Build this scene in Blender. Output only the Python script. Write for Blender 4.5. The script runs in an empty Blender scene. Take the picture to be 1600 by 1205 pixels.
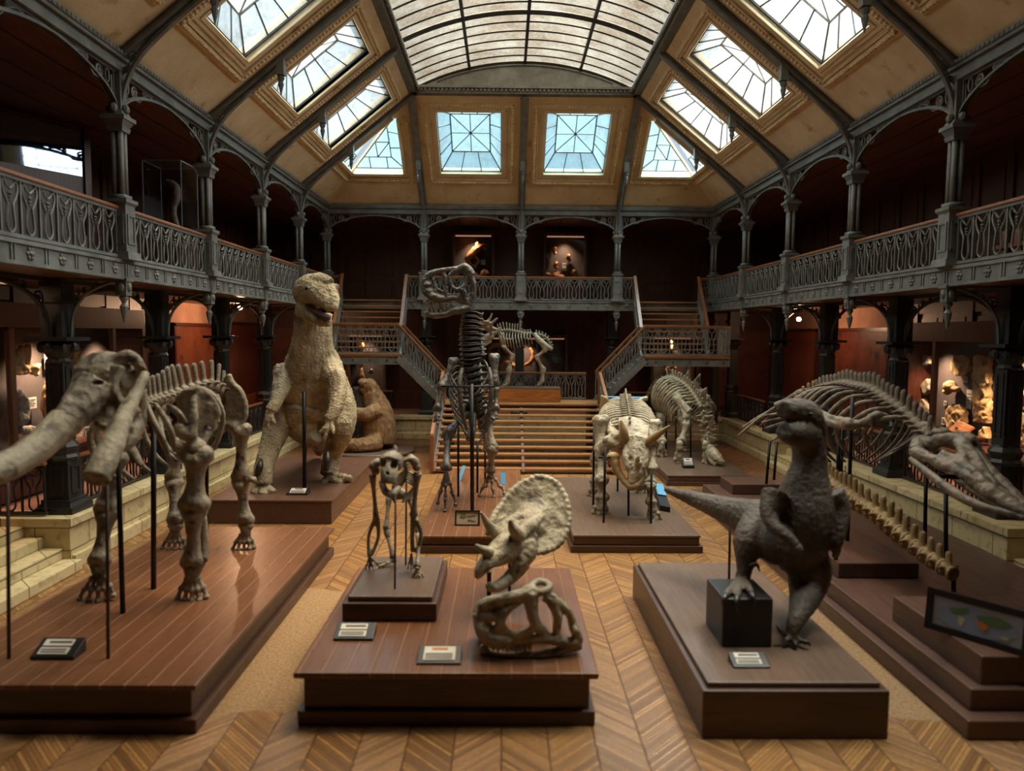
import bpy, bmesh, math, random
from mathutils import Vector, Matrix, noise
random.seed(7)
V = Vector
SC = bpy.context.scene
COL = SC.collection
PI = math.pi

# ------------------------------------------------------------------ camera maths (to turn measured points into places)
F_PX, YAW, PITCH, ROLL = 1121.46, -.0106, .0726, .0075
CAM = V((-.6229, 0, 4.35))
def cam_basis():
    cy, sy, cp, sp = math.cos(YAW), math.sin(YAW), math.cos(PITCH), math.sin(PITCH)
    f = V((-sy*cp, cy*cp, -sp)); r = V((cy, sy, 0)); u = r.cross(f)
    cr, sr = math.cos(ROLL), math.sin(ROLL)
    return cr*r+sr*u, -sr*r+cr*u, f
RX, UX, FX = cam_basis()
def ray(px, py): return RX*((px-800)/F_PX) - UX*((py-602.5)/F_PX) + FX
def P(px, py, Y): d = ray(px, py); return CAM + d*(Y/d.y)
def G(px, py, z=0.): d = ray(px, py); return CAM + d*((z-CAM.z)/d.z)
def PX(px, py, X): d = ray(px, py); return CAM + d*((X-CAM.x)/d.x)

# ------------------------------------------------------------------ objects
def link(o): COL.objects.link(o); return o
def tag(o, label=None, cat=None, group=None, kind=None):
    if label: o['label'] = label
    if cat: o['category'] = cat
    if group: o['group'] = group
    if kind: o['kind'] = kind
    return o
def empty(name, loc=(0, 0, 0), label=None, cat=None, group=None, kind=None):
    o = bpy.data.objects.new(name, None); o.empty_display_size = .2
    o.location = loc; link(o)
    return tag(o, label, cat, group, kind)
def mesh_obj(name, me, mat, parent=None, loc=None):
    o = bpy.data.objects.new(name, me); link(o)
    if mat is not None and not me.materials: me.materials.append(mat)
    if parent: o.parent = parent
    if loc is not None: o.location = loc
    return o
def copy_tree(o, parent=None):
    c = o.copy(); link(c)
    if parent: c.parent = parent
    for ch in list(o.children): copy_tree(ch, c)
    return c
def wloc(o):
    v = V((0, 0, 0))
    while o is not None: v += o.location; o = o.parent
    return v

def catmull(pts, sub):
    if len(pts) < 3 or sub < 2: return list(pts)
    out = []
    n = len(pts)
    for i in range(n-1):
        p0 = pts[max(i-1, 0)]; p1 = pts[i]; p2 = pts[i+1]; p3 = pts[min(i+2, n-1)]
        for k in range(sub):
            t = k/sub
            out.append(.5*((2*p1)+(p2-p0)*t+(2*p0-5*p1+4*p2-p3)*t*t+(3*p1-p0-3*p2+p3)*t*t*t))
    out.append(pts[-1]); return out

class MB:
    def __init__(s): s.v = []; s.f = []
    def add(s, vs, fs):
        b = len(s.v); s.v += [V(x) for x in vs]; s.f += [tuple(i+b for i in f) for f in fs]; return s
    def box(s, a, b):
        x0, y0, z0 = a; x1, y1, z1 = b
        return s.add([(x0,y0,z0),(x1,y0,z0),(x1,y1,z0),(x0,y1,z0),(x0,y0,z1),(x1,y0,z1),(x1,y1,z1),(x0,y1,z1)],
                     [(0,3,2,1),(4,5,6,7),(0,1,5,4),(1,2,6,5),(2,3,7,6),(3,0,4,7)])
    def cbox(s, c, d): return s.box([c[i]-d[i]/2 for i in range(3)], [c[i]+d[i]/2 for i in range(3)])
    def frus(s, c, a, b, z0, z1):          # square frustum, half sizes a at z0 and b at z1
        x, y = c
        return s.add([(x-a,y-a,z0),(x+a,y-a,z0),(x+a,y+a,z0),(x-a,y+a,z0),(x-b,y-b,z1),(x+b,y-b,z1),(x+b,y+b,z1),(x-b,y+b,z1)],
                     [(0,3,2,1),(4,5,6,7),(0,1,5,4),(1,2,6,5),(2,3,7,6),(3,0,4,7)])
    def bar(s, a, b, w, h=None, up=V((0, 0, 1))):   # straight square bar
        a, b = V(a), V(b); h = h or w; t = (b-a).normalized()
        x = t.cross(up)
        if x.length < 1e-3: x = t.cross(V((0, 1, 0)))
        x.normalize(); y = x.cross(t)
        q = [(-1,-1),(1,-1),(1,1),(-1,1)]
        vs = [a+x*(w/2*i)+y*(h/2*j) for i, j in q]+[b+x*(w/2*i)+y*(h/2*j) for i, j in q]
        return s.add(vs, [(0,3,2,1),(4,5,6,7),(0,1,5,4),(1,2,6,5),(2,3,7,6),(3,0,4,7)])
    def tube(s, pts, rads, n=8, sub=4, flat=1., ref=None, caps=True, closed=False):
        pts = [V(p) for p in pts]
        if not hasattr(rads, '__len__'): rads = [rads]*len(pts)
        rr = [V((r, 0, 0)) for r in rads]
        if sub > 1: P_, R_ = catmull(pts, sub), [max(q.x, .001) for q in catmull(rr, sub)]
        else: P_, R_ = pts, list(rads)
        if len(R_) != len(P_): R_ = [rads[0]]*len(P_)
        m = len(P_)
        t0 = (P_[1]-P_[0]).normalized()
        x = V(ref) if ref is not None else (V((0,0,1)) if abs(t0.z) < .9 else V((1,0,0)))
        x = (x-t0*x.dot(t0)); x = x.normalized() if x.length > 1e-6 else t0.orthogonal().normalized()
        base = len(s.v)
        for i in range(m):
            t = (P_[min(i+1, m-1)]-P_[max(i-1, 0)])
            if t.length < 1e-9: t = t0
            t.normalize(); x = x-t*x.dot(t); x.normalize(); y = t.cross(x)
            for k in range(n):
                a = 2*PI*k/n
                s.v.append(P_[i]+x*(math.cos(a)*R_[i])+y*(math.sin(a)*R_[i]*flat))
        for i in range(m-1):
            for k in range(n):
                k2 = (k+1) % n
                s.f.append((base+i*n+k, base+i*n+k2, base+(i+1)*n+k2, base+(i+1)*n+k))
        if caps:
            s.f.append(tuple(base+k for k in reversed(range(n))))
            s.f.append(tuple(base+(m-1)*n+k for k in range(n)))
        return s
    def ell(s, c, r, mat=None, n=12, m=8):
        c = V(c); r = (r, r, r) if not hasattr(r, '__len__') else r
        base = len(s.v)
        for j in range(m+1):
            th = PI*j/m
            for i in range(n):
                a = 2*PI*i/n
                p = V((math.sin(th)*math.cos(a)*r[0], math.sin(th)*math.sin(a)*r[1], math.cos(th)*r[2]))
                s.v.append(c+(mat @ p if mat else p))
        for j in range(m):
            for i in range(n):
                i2 = (i+1) % n
                if j == 0: s.f.append((base, base+n+i, base+n+i2)) if True else 0
                elif j == m-1: s.f.append((base+j*n+i, base+m*n, base+j*n+i2))
                else: s.f.append((base+j*n+i, base+(j+1)*n+i, base+(j+1)*n+i2, base+j*n+i2))
        return s
    def plate(s, pts, th, nrm=None):        # polygon with thickness
        pts = [V(p) for p in pts]
        if nrm is None:
            nrm = V((0, 0, 0))
            for i in range(len(pts)):
                a, b = pts[i], pts[(i+1) % len(pts)]; nrm += a.cross(b)
        nrm = V(nrm).normalized(); n = len(pts)
        vs = [p+nrm*th/2 for p in pts]+[p-nrm*th/2 for p in pts]
        fs = [tuple(range(n)), tuple(range(2*n-1, n-1, -1))]+[(i+n, (i+1) % n+n, (i+1) % n, i) for i in range(n)]
        return s.add(vs, fs)
    def lathe(s, prof, c=(0, 0), n=16):
        b = len(s.v); m = len(prof)
        for r, z in prof:
            for k in range(n):
                a = 2*PI*k/n; s.v.append(V((c[0]+r*math.cos(a), c[1]+r*math.sin(a), z)))
        for i in range(m-1):
            for k in range(n):
                k2 = (k+1) % n; s.f.append((b+i*n+k, b+i*n+k2, b+(i+1)*n+k2, b+(i+1)*n+k))
        s.f.append(tuple(b+k for k in reversed(range(n)))); s.f.append(tuple(b+(m-1)*n+k for k in range(n)))
        return s
    def xf(s, M): s.v = [M @ v for v in s.v]; return s
    def mesh(s, name, smooth=False):
        me = bpy.data.meshes.new(name); me.from_pydata([tuple(v) for v in s.v], [], s.f)
        me.update()
        if smooth: me.polygons.foreach_set('use_smooth', [True]*len(me.polygons))
        return me
    def build(s, name, mat, parent=None, smooth=False, bevel=0):
        if parent is not None:
            o = wloc(parent); vs = s.v; s.v = [v-o for v in vs]
        me = s.mesh(name, smooth)
        bm = bmesh.new(); bm.from_mesh(me)
        bmesh.ops.remove_doubles(bm, verts=bm.verts, dist=1e-5)
        bmesh.ops.recalc_face_normals(bm, faces=bm.faces)
        if bevel: 
            es = [e for e in bm.edges if len(e.link_faces) == 2 and e.calc_face_angle(0) > .6]
            bmesh.ops.bevel(bm, geom=es, offset=bevel, segments=2, affect='EDGES', profile=.6)
        bm.to_mesh(me); bm.free()
        return mesh_obj(name, me, mat, parent)
    def fuse(s, name, mat, parent=None, voxel=.03, smooth=3, disp=None, cut=None):
        """all shapes melted into one continuous surface"""
        o = wloc(parent) if parent is not None else V((0, 0, 0))
        s.v = [v-o for v in s.v]
        me = s.mesh(name+'_raw'); t = link(bpy.data.objects.new('raw', me))
        m = t.modifiers.new('r', 'REMESH'); m.mode = 'VOXEL'; m.voxel_size = voxel; m.use_smooth_shade = True
        if cut is not None:
            cut.v = [v-o for v in cut.v]; cme = cut.mesh('cut_raw'); cb_ = bmesh.new(); cb_.from_mesh(cme); bmesh.ops.remove_doubles(cb_, verts=cb_.verts, dist=1e-5); bmesh.ops.recalc_face_normals(cb_, faces=cb_.faces); cb_.to_mesh(cme); cb_.free()
            ct = link(bpy.data.objects.new('cut', cme)); bo = t.modifiers.new('b', 'BOOLEAN'); bo.operation = 'DIFFERENCE'; bo.object = ct; bo.solver = 'FAST'
        if smooth:
            q = t.modifiers.new('s', 'SMOOTH'); q.factor = .5; q.iterations = smooth
        dg = bpy.context.evaluated_depsgraph_get()
        out = bpy.data.meshes.new_from_object(t.evaluated_get(dg)); out.name = name
        bpy.data.objects.remove(t); bpy.data.meshes.remove(me)
        if cut is not None: bpy.data.objects.remove(ct); bpy.data.meshes.remove(cme)
        out.materials.clear()
        if disp:
            amp, sc, kind = disp
            nrm = [v.normal.copy() for v in out.vertices]; co = []
            for v, nv in zip(out.vertices, nrm):
                c = v.co+o
                if kind == 'scale':
                    d = noise.voronoi(c*sc)[0]; h = (min(d[1]-d[0], .5)-.2)*amp*1.6+noise.noise(c*sc*.35)*amp*.6
                elif kind == 'fold':
                    h = math.sin((c.z*1.6+noise.noise(c*1.3)*.35)*sc*2.0)*amp*.5+noise.noise(c*sc*1.7)*amp*.7
                elif kind == 'fur':
                    h = (noise.noise(V((c.x*sc*2.2, c.y*sc*2.2, c.z*sc)))+.6*noise.noise(c*sc*3.1))*amp
                else:
                    h = (noise.noise(c*sc)+.5*noise.noise(c*sc*2.3))*amp
                co += (v.co+nv*h)[:]
            out.vertices.foreach_set('co', co)
        out.polygons.foreach_set('use_smooth', [True]*len(out.polygons))
        out.update()
        return mesh_obj(name, out, mat, parent)

# ------------------------------------------------------------------ materials
def nt_new(name):
    m = bpy.data.materials.new(name); m.use_nodes = True; t = m.node_tree
    b = t.nodes['Principled BSDF']; return m, t, b
def N(t, kind, **kw):
    n = t.nodes.new(kind)
    for k, v in kw.items():
        if k.startswith('i_'):
            key = k[2:]; key = int(key) if key.isdigit() else key.replace('_', ' ')
            n.inputs[key].default_value = v
        else: setattr(n, k, v)
    return n
def L(t, a, b): t.links.new(a, b)
def c4(c): return (*c, 1)
def srgb(r, g, b):
    f = lambda x: (x/255/12.92) if x/255 <= .04045 else ((x/255+.055)/1.055)**2.4
    return (f(r), f(g), f(b))
def math_(t, op, a, b=None, c=None):
    n = N(t, 'ShaderNodeMath', operation=op)
    for i, x in enumerate((a, b, c)):
        if x is None: continue
        if hasattr(x, 'is_linked'): L(t, x, n.inputs[i])
        else: n.inputs[i].default_value = x
    return n.outputs[0]
def mixc(t, fac, a, b, blend='MIX'):
    n = N(t, 'ShaderNodeMix', data_type='RGBA', blend_type=blend)
    for i, x in ((0, fac), (6, a), (7, b)):
        if hasattr(x, 'is_linked'): L(t, x, n.inputs[i])
        elif isinstance(x, tuple): n.inputs[i].default_value = c4(x[:3])
        else: n.inputs[i].default_value = x
    return n.outputs[2]
def ramp(t, src, lo, hi):
    n = N(t, 'ShaderNodeMapRange'); L(t, src, n.inputs[0]); n.inputs[1].default_value = lo; n.inputs[2].default_value = hi
    return n.outputs[0]
def mat_noise(name, c1, c2, scale=4., rough=.7, metal=0., bump=0., bscale=None, stretch=(1, 1, 1), coord='Object', lo=.35, hi=.65, spots=None, spec=.5):
    m, t, b = nt_new(name)
    tc = N(t, 'ShaderNodeTexCoord'); mp = N(t, 'ShaderNodeMapping'); mp.inputs['Scale'].default_value = stretch
    L(t, tc.outputs[coord], mp.inputs[0])
    n1 = N(t, 'ShaderNodeTexNoise', i_Scale=scale, i_Detail=6., i_Roughness=.6); L(t, mp.outputs[0], n1.inputs['Vector'])
    col = mixc(t, ramp(t, n1.outputs['Fac'], lo, hi), c1, c2)
    if spots:
        n3 = N(t, 'ShaderNodeTexNoise', i_Scale=spots[1], i_Detail=4.); L(t, mp.outputs[0], n3.inputs['Vector'])
        col = mixc(t, ramp(t, n3.outputs['Fac'], spots[2], spots[2]+.12), col, spots[0])
    L(t, col, b.inputs['Base Color'])
    b.inputs['Roughness'].default_value = rough; b.inputs['Metallic'].default_value = metal
    b.inputs['Specular IOR Level'].default_value = spec
    if bump:
        n2 = N(t, 'ShaderNodeTexNoise', i_Scale=bscale or scale*4, i_Detail=5.); L(t, mp.outputs[0], n2.inputs['Vector'])
        bp = N(t, 'ShaderNodeBump', i_Strength=bump, i_Distance=.03); L(t, n2.outputs['Fac'], bp.inputs['Height']); L(t, bp.outputs[0], b.inputs['Normal'])
    return m
def mat_wood(name, c1, c2, axis=1, rough=.4, scale=3., planks=0, seam=(.01, .005, .003), paxis=0, coord='Object', hl=None):
    """grain stretched along axis; planks = board width measured along paxis"""
    m, t, b = nt_new(name)
    tc = N(t, 'ShaderNodeTexCoord'); g = N(t, 'ShaderNodeNewGeometry')
    src = g.outputs['Position'] if coord == 'World' else tc.outputs[coord]
    mp = N(t, 'ShaderNodeMapping'); st = [6., 6., 6.]; st[axis] = .5; mp.inputs['Scale'].default_value = st
    L(t, src, mp.inputs[0])
    n1 = N(t, 'ShaderNodeTexNoise', i_Scale=scale, i_Detail=7., i_Roughness=.65, i_Distortion=.6); L(t, mp.outputs[0], n1.inputs['Vector'])
    n0 = N(t, 'ShaderNodeTexNoise', i_Scale=.7, i_Detail=3.); L(t, src, n0.inputs['Vector'])
    fac = math_(t, 'ADD', math_(t, 'MULTIPLY', n1.outputs['Fac'], .7), math_(t, 'MULTIPLY', n0.outputs['Fac'], .3))
    col = mixc(t, ramp(t, fac, .36, .64), c1, c2)
    if planks:
        sp = N(t, 'ShaderNodeSeparateXYZ'); L(t, src, sp.inputs[0])
        u = math_(t, 'DIVIDE', sp.outputs[paxis], planks)
        fr = math_(t, 'FRACT', u); fl = math_(t, 'FLOOR', u)
        wn = N(t, 'ShaderNodeTexWhiteNoise', noise_dimensions='1D'); L(t, fl, wn.inputs['W'])
        col = mixc(t, math_(t, 'MULTIPLY', wn.outputs['Value'], .35), col, tuple(x*.55 for x in c1))
        e = math_(t, 'MINIMUM', fr, math_(t, 'SUBTRACT', 1., fr))
        sm = ramp(t, e, .02, .045)
        col = mixc(t, sm, hl or seam, col)
        bp = N(t, 'ShaderNodeBump', i_Strength=.5, i_Distance=.02); L(t, sm, bp.inputs['Height']); L(t, bp.outputs[0], b.inputs['Normal'])
    L(t, col, b.inputs['Base Color']); b.inputs['Roughness'].default_value = rough
    rn = math_(t, 'ADD', math_(t, 'MULTIPLY', n1.outputs['Fac'], .25), rough-.12); L(t, rn, b.inputs['Roughness'])
    return m
def mat_plain(name, c, rough=.5, metal=0., emit=None, es=1.):
    m, t, b = nt_new(name); b.inputs['Base Color'].default_value = c4(c)
    b.inputs['Roughness'].default_value = rough; b.inputs['Metallic'].default_value = metal
    if emit: b.inputs['Emission Color'].default_value = c4(emit); b.inputs['Emission Strength'].default_value = es
    return m
def mat_glass_case(name, tint=(.9, .92, .95), refl=1.0):
    m = bpy.data.materials.new(name); m.use_nodes = True; t = m.node_tree; t.nodes.clear()
    o = N(t, 'ShaderNodeOutputMaterial'); mx = N(t, 'ShaderNodeMixShader')
    tr = N(t, 'ShaderNodeBsdfTransparent'); tr.inputs[0].default_value = c4(tint)
    gl = N(t, 'ShaderNodeBsdfGlossy'); gl.inputs['Roughness'].default_value = .03
    fr = N(t, 'ShaderNodeFresnel', i_IOR=1.5)
    ge = N(t, 'ShaderNodeNewGeometry'); L(t, math_(t, 'MULTIPLY', fr.outputs[0], math_(t, 'SUBTRACT', refl, ge.outputs['Backfacing'])), mx.inputs[0]); L(t, tr.outputs[0], mx.inputs[1]); L(t, gl.outputs[0], mx.inputs[2]); L(t, mx.outputs[0], o.inputs[0])
    return m
def mat_skyglass(name, clear, tint, dirt, dscale=1.2, dlo=.45, dhi=.75):
    """old frosted roof glass: partly clear, partly a diffusing film, with brown dirt"""
    m = bpy.data.materials.new(name); m.use_nodes = True; t = m.node_tree; t.nodes.clear()
    o = N(t, 'ShaderNodeOutputMaterial'); mx = N(t, 'ShaderNodeMixShader'); ml = N(t, 'ShaderNodeMixShader')
    g = N(t, 'ShaderNodeNewGeometry')
    n1 = N(t, 'ShaderNodeTexNoise', i_Scale=dscale, i_Detail=8., i_Roughness=.7); L(t, g.outputs['Position'], n1.inputs['Vector'])
    n2 = N(t, 'ShaderNodeTexNoise', i_Scale=14., i_Detail=4., i_Roughness=.7); L(t, g.outputs['Position'], n2.inputs['Vector'])
    d = ramp(t, math_(t, 'MULTIPLY', math_(t, 'ADD', n1.outputs['Fac'], math_(t, 'MULTIPLY', n2.outputs['Fac'], .5)), .75), dlo, dhi)
    col = mixc(t, d, tint, dirt)
    tr = N(t, 'ShaderNodeBsdfTransparent'); L(t, col, tr.inputs[0])
    tl = N(t, 'ShaderNodeBsdfTranslucent'); L(t, col, tl.inputs[0])
    mx.inputs[0].default_value = 1-clear
    L(t, tr.outputs[0], mx.inputs[1]); L(t, tl.outputs[0], mx.inputs[2])
    gl = N(t, 'ShaderNodeBsdfGlossy'); gl.inputs['Roughness'].default_value = .12
    ml.inputs[0].default_value = .05; L(t, mx.outputs[0], ml.inputs[1]); L(t, gl.outputs[0], ml.inputs[2])
    L(t, ml.outputs[0], o.inputs[0]); return m

M = {}
M['iron'] = mat_noise('painted_iron', srgb(118, 119, 112), srgb(92, 92, 87), 3., .5, .15, .25, 30)
M['iron_dark'] = mat_noise('dark_iron', srgb(50, 50, 46), srgb(34, 34, 31), 3., .45, .2, .25, 30)
M['rod'] = mat_plain('black_rod', srgb(26, 24, 24), .4, .5)
M['rod_brown'] = mat_plain('brown_rod', srgb(58, 42, 32), .5, .3)
M['ochre'] = mat_noise('ochre_plaster', srgb(218, 198, 160), srgb(198, 174, 134), 1.2, .75, 0, .25, 18, spots=(srgb(172, 142, 100), 2.2, .62))
M['ochre_gold'] = mat_noise('gilded_moulding', srgb(232, 210, 168), srgb(208, 182, 136), 5., .5, .1, .3, 40)
M['mahogany'] = mat_wood('mahogany', srgb(92, 46, 31), srgb(58, 28, 19), 2, .38, coord='World')
M['darkwood'] = mat_wood('dark_panelling', srgb(104, 68, 48), srgb(70, 44, 31), 2, .4, coord='World')
M['ceilwood'] = mat_wood('ceiling_boards', srgb(132, 84, 62), srgb(98, 58, 42), 1, .5, planks=.85, paxis=0, coord='World')
M['railwood'] = mat_wood('handrail_wood', srgb(150, 96, 56), srgb(112, 68, 38), 1, .35)
M['treadwood'] = mat_wood('oak_tread', srgb(160, 112, 68), srgb(122, 82, 48), 0, .4)
M['plinth'] = mat_wood('plinth_wood', srgb(98, 68, 48), srgb(70, 47, 33), 1, .32, coord='World')
M['plinth_planks'] = mat_wood('planked_plinth_top', srgb(124, 82, 54), srgb(90, 58, 38), 1, .3, planks=.26, paxis=0, coord='World', seam=srgb(62, 34, 22), hl=srgb(138, 102, 74))
M['plinth_side'] = mat_wood('plinth_side_wood', srgb(84, 57, 41), srgb(60, 40, 29), 0, .36, coord='World')
M['plinth_dull'] = mat_wood('dull_plinth_top', srgb(108, 86, 70), srgb(84, 66, 53), 1, .36, coord='World')
M['redplinth'] = mat_wood('red_plinth', srgb(100, 72, 59), srgb(75, 53, 43), 1, .32, coord='World')
M['block_wood'] = mat_wood('varnished_block', srgb(176, 112, 52), srgb(110, 62, 28), 0, .35)
M['bone'] = mat_noise('grey_bone', srgb(154, 142, 120), srgb(106, 96, 79), 3., .55, 0, .7, 16, spots=(srgb(66, 54, 40), 4., .56))
M['bone_dark'] = mat_noise('dark_bone', srgb(92, 86, 78), srgb(58, 52, 46), 4., .36, .15, .6, 16, spots=(srgb(120, 112, 100), 7., .62))
M['bone_pale'] = mat_noise('pale_bone', srgb(180, 168, 140), srgb(126, 115, 92), 3.5, .55, 0, .7, 18, spots=(srgb(80, 66, 48), 5., .57))
M['bone_sea'] = mat_noise('sea_reptile_bone', srgb(140, 124, 102), srgb(96, 84, 70), 3., .45, 0, .7, 16, spots=(srgb(56, 48, 42), 4., .56))
M['bone_yellow'] = mat_noise('yellow_bone', srgb(158, 130, 84), srgb(122, 98, 60), 3., .55, 0, .4, 14)
M['skin_pale'] = mat_noise('scaly_pale_hide', srgb(182, 168, 136), srgb(134, 120, 92), 2.2, .68, 0, .8, 22, spots=(srgb(104, 88, 64), 1.6, .56))
M['skin_dark'] = mat_noise('grey_brown_hide', srgb(88, 76, 61), srgb(62, 53, 43), 2.2, .6, 0, .6, 24, spots=(srgb(122, 104, 78), 1.3, .62))
M['fur'] = mat_noise('sloth_fur', srgb(164, 124, 80), srgb(112, 80, 50), 5., .85, 0, .9, 40, stretch=(1, 1, .5))
M['bark'] = mat_noise('grey_bark', srgb(86, 78, 70), srgb(58, 52, 46), 5., .85, 0, .8, 12, stretch=(3, 3, .5))
M['claw'] = mat_plain('dark_claw', srgb(46, 38, 32), .4)
M['eye'] = mat_plain('glass_eye', srgb(14, 12, 10), .1)
M['plaster_pink'] = mat_noise('pink_plaster', srgb(196, 150, 126), srgb(170, 124, 100), 1.5, .8, 0, .2, 12)
M['black'] = mat_plain('black_paint', srgb(24, 23, 24), .4)
M['paper'] = mat_noise('label_paper', srgb(206, 200, 186), srgb(192, 186, 170), 3., .7)
M['ink'] = mat_plain('grey_print', srgb(90, 86, 80), .8)
M['ink_orange'] = mat_plain('orange_print', srgb(190, 120, 60), .8)
M['blue_lit_card'] = mat_plain('blue_lit_card', srgb(96, 160, 196), .45)  # blue light put into the colour of label faces and one bar
M['case_glass'] = mat_glass_case('case_glass')
M['case_back'] = mat_noise('case_lining', srgb(88, 76, 70), srgb(74, 62, 58), 1.4, .8)
M['fossil'] = mat_noise('tan_fossil', srgb(202, 166, 112), srgb(156, 120, 74), 3., .7, 0, .7, 12, spots=(srgb(118, 86, 52), 5., .6))
M['fossil_grey'] = mat_noise('grey_fossil', srgb(150, 132, 108), srgb(112, 96, 78), 3., .7, 0, .7, 12)
M['fossil_orange'] = mat_noise('orange_fossil', srgb(206, 138, 86), srgb(166, 100, 56), 4., .6, 0, .5, 14)
M['mural_red'] = mat_noise('red_painted_panel', srgb(122, 62, 44), srgb(88, 42, 30), 1., .5, 0, .2, 10, spots=(srgb(48, 20, 16), 1.6, .58), coord='Object')
M['mural_brown'] = mat_noise('brown_painted_panel', srgb(136, 76, 48), srgb(104, 54, 34), 1., .45, 0, .2, 10, spots=(srgb(60, 30, 22), 1.8, .6), coord='Object')
M['red_board'] = mat_wood('red_boarded_panel', srgb(146, 76, 50), srgb(114, 56, 36), 2, .4, coord='World')
M['lamp'] = mat_plain('lamp_bulb', (1, .8, .6), .3, 0, (1, .62, .34), 60.)
M['striplight'] = mat_plain('lit_tube', (1, .8, .6), .3, 0, (1, .5, .3), .3)
M['vault_glass'] = mat_skyglass('vault_glass', .88, (.54, .51, .43), (.24, .17, .11), .8, .42, .72)
M['sky_glass'] = mat_skyglass('skylight_glass', .9, (.84, .93, .96), (.50, .42, .30), 1.6, .50, .86)
M['end_glass'] = mat_skyglass('end_skylight_glass', .9, (.50, .78, .88), (.34, .44, .44), 1.6, .50, .84)

def mat_stone():
    m, t, b = nt_new('cream_stone_blocks')
    g = N(t, 'ShaderNodeNewGeometry'); sp = N(t, 'ShaderNodeSeparateXYZ'); L(t, g.outputs['Position'], sp.inputs[0])
    cb = N(t, 'ShaderNodeCombineXYZ'); L(t, math_(t, 'ADD', sp.outputs[0], sp.outputs[1]), cb.inputs[0]); L(t, math_(t, 'ADD', sp.outputs[2], .07), cb.inputs[1])
    br = N(t, 'ShaderNodeTexBrick', i_Scale=1., i_Mortar_Size=.012, i_Brick_Width=1.25, i_Row_Height=.42, i_Bias=0.)
    br.inputs['Color1'].default_value = c4(srgb(204, 186, 142)); br.inputs['Color2'].default_value = c4(srgb(186, 168, 124)); br.inputs['Mortar'].default_value = c4(srgb(104, 90, 62))
    L(t, cb.outputs[0], br.inputs['Vector'])
    n = N(t, 'ShaderNodeTexNoise', i_Scale=5., i_Detail=6.); L(t, g.outputs['Position'], n.inputs['Vector'])
    col = mixc(t, ramp(t, n.outputs['Fac'], .5, .75), br.outputs['Color'], srgb(150, 132, 92)); L(t, col, b.inputs['Base Color'])
    bp = N(t, 'ShaderNodeBump', i_Strength=.6, i_Distance=.03, invert=True)
    L(t, math_(t, 'ADD', br.outputs['Fac'], math_(t, 'MULTIPLY', n.outputs['Fac'], -.25)), bp.inputs['Height']); L(t, bp.outputs[0], b.inputs['Normal'])
    b.inputs['Roughness'].default_value = .5; return m
M['stone'] = mat_stone()

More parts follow.
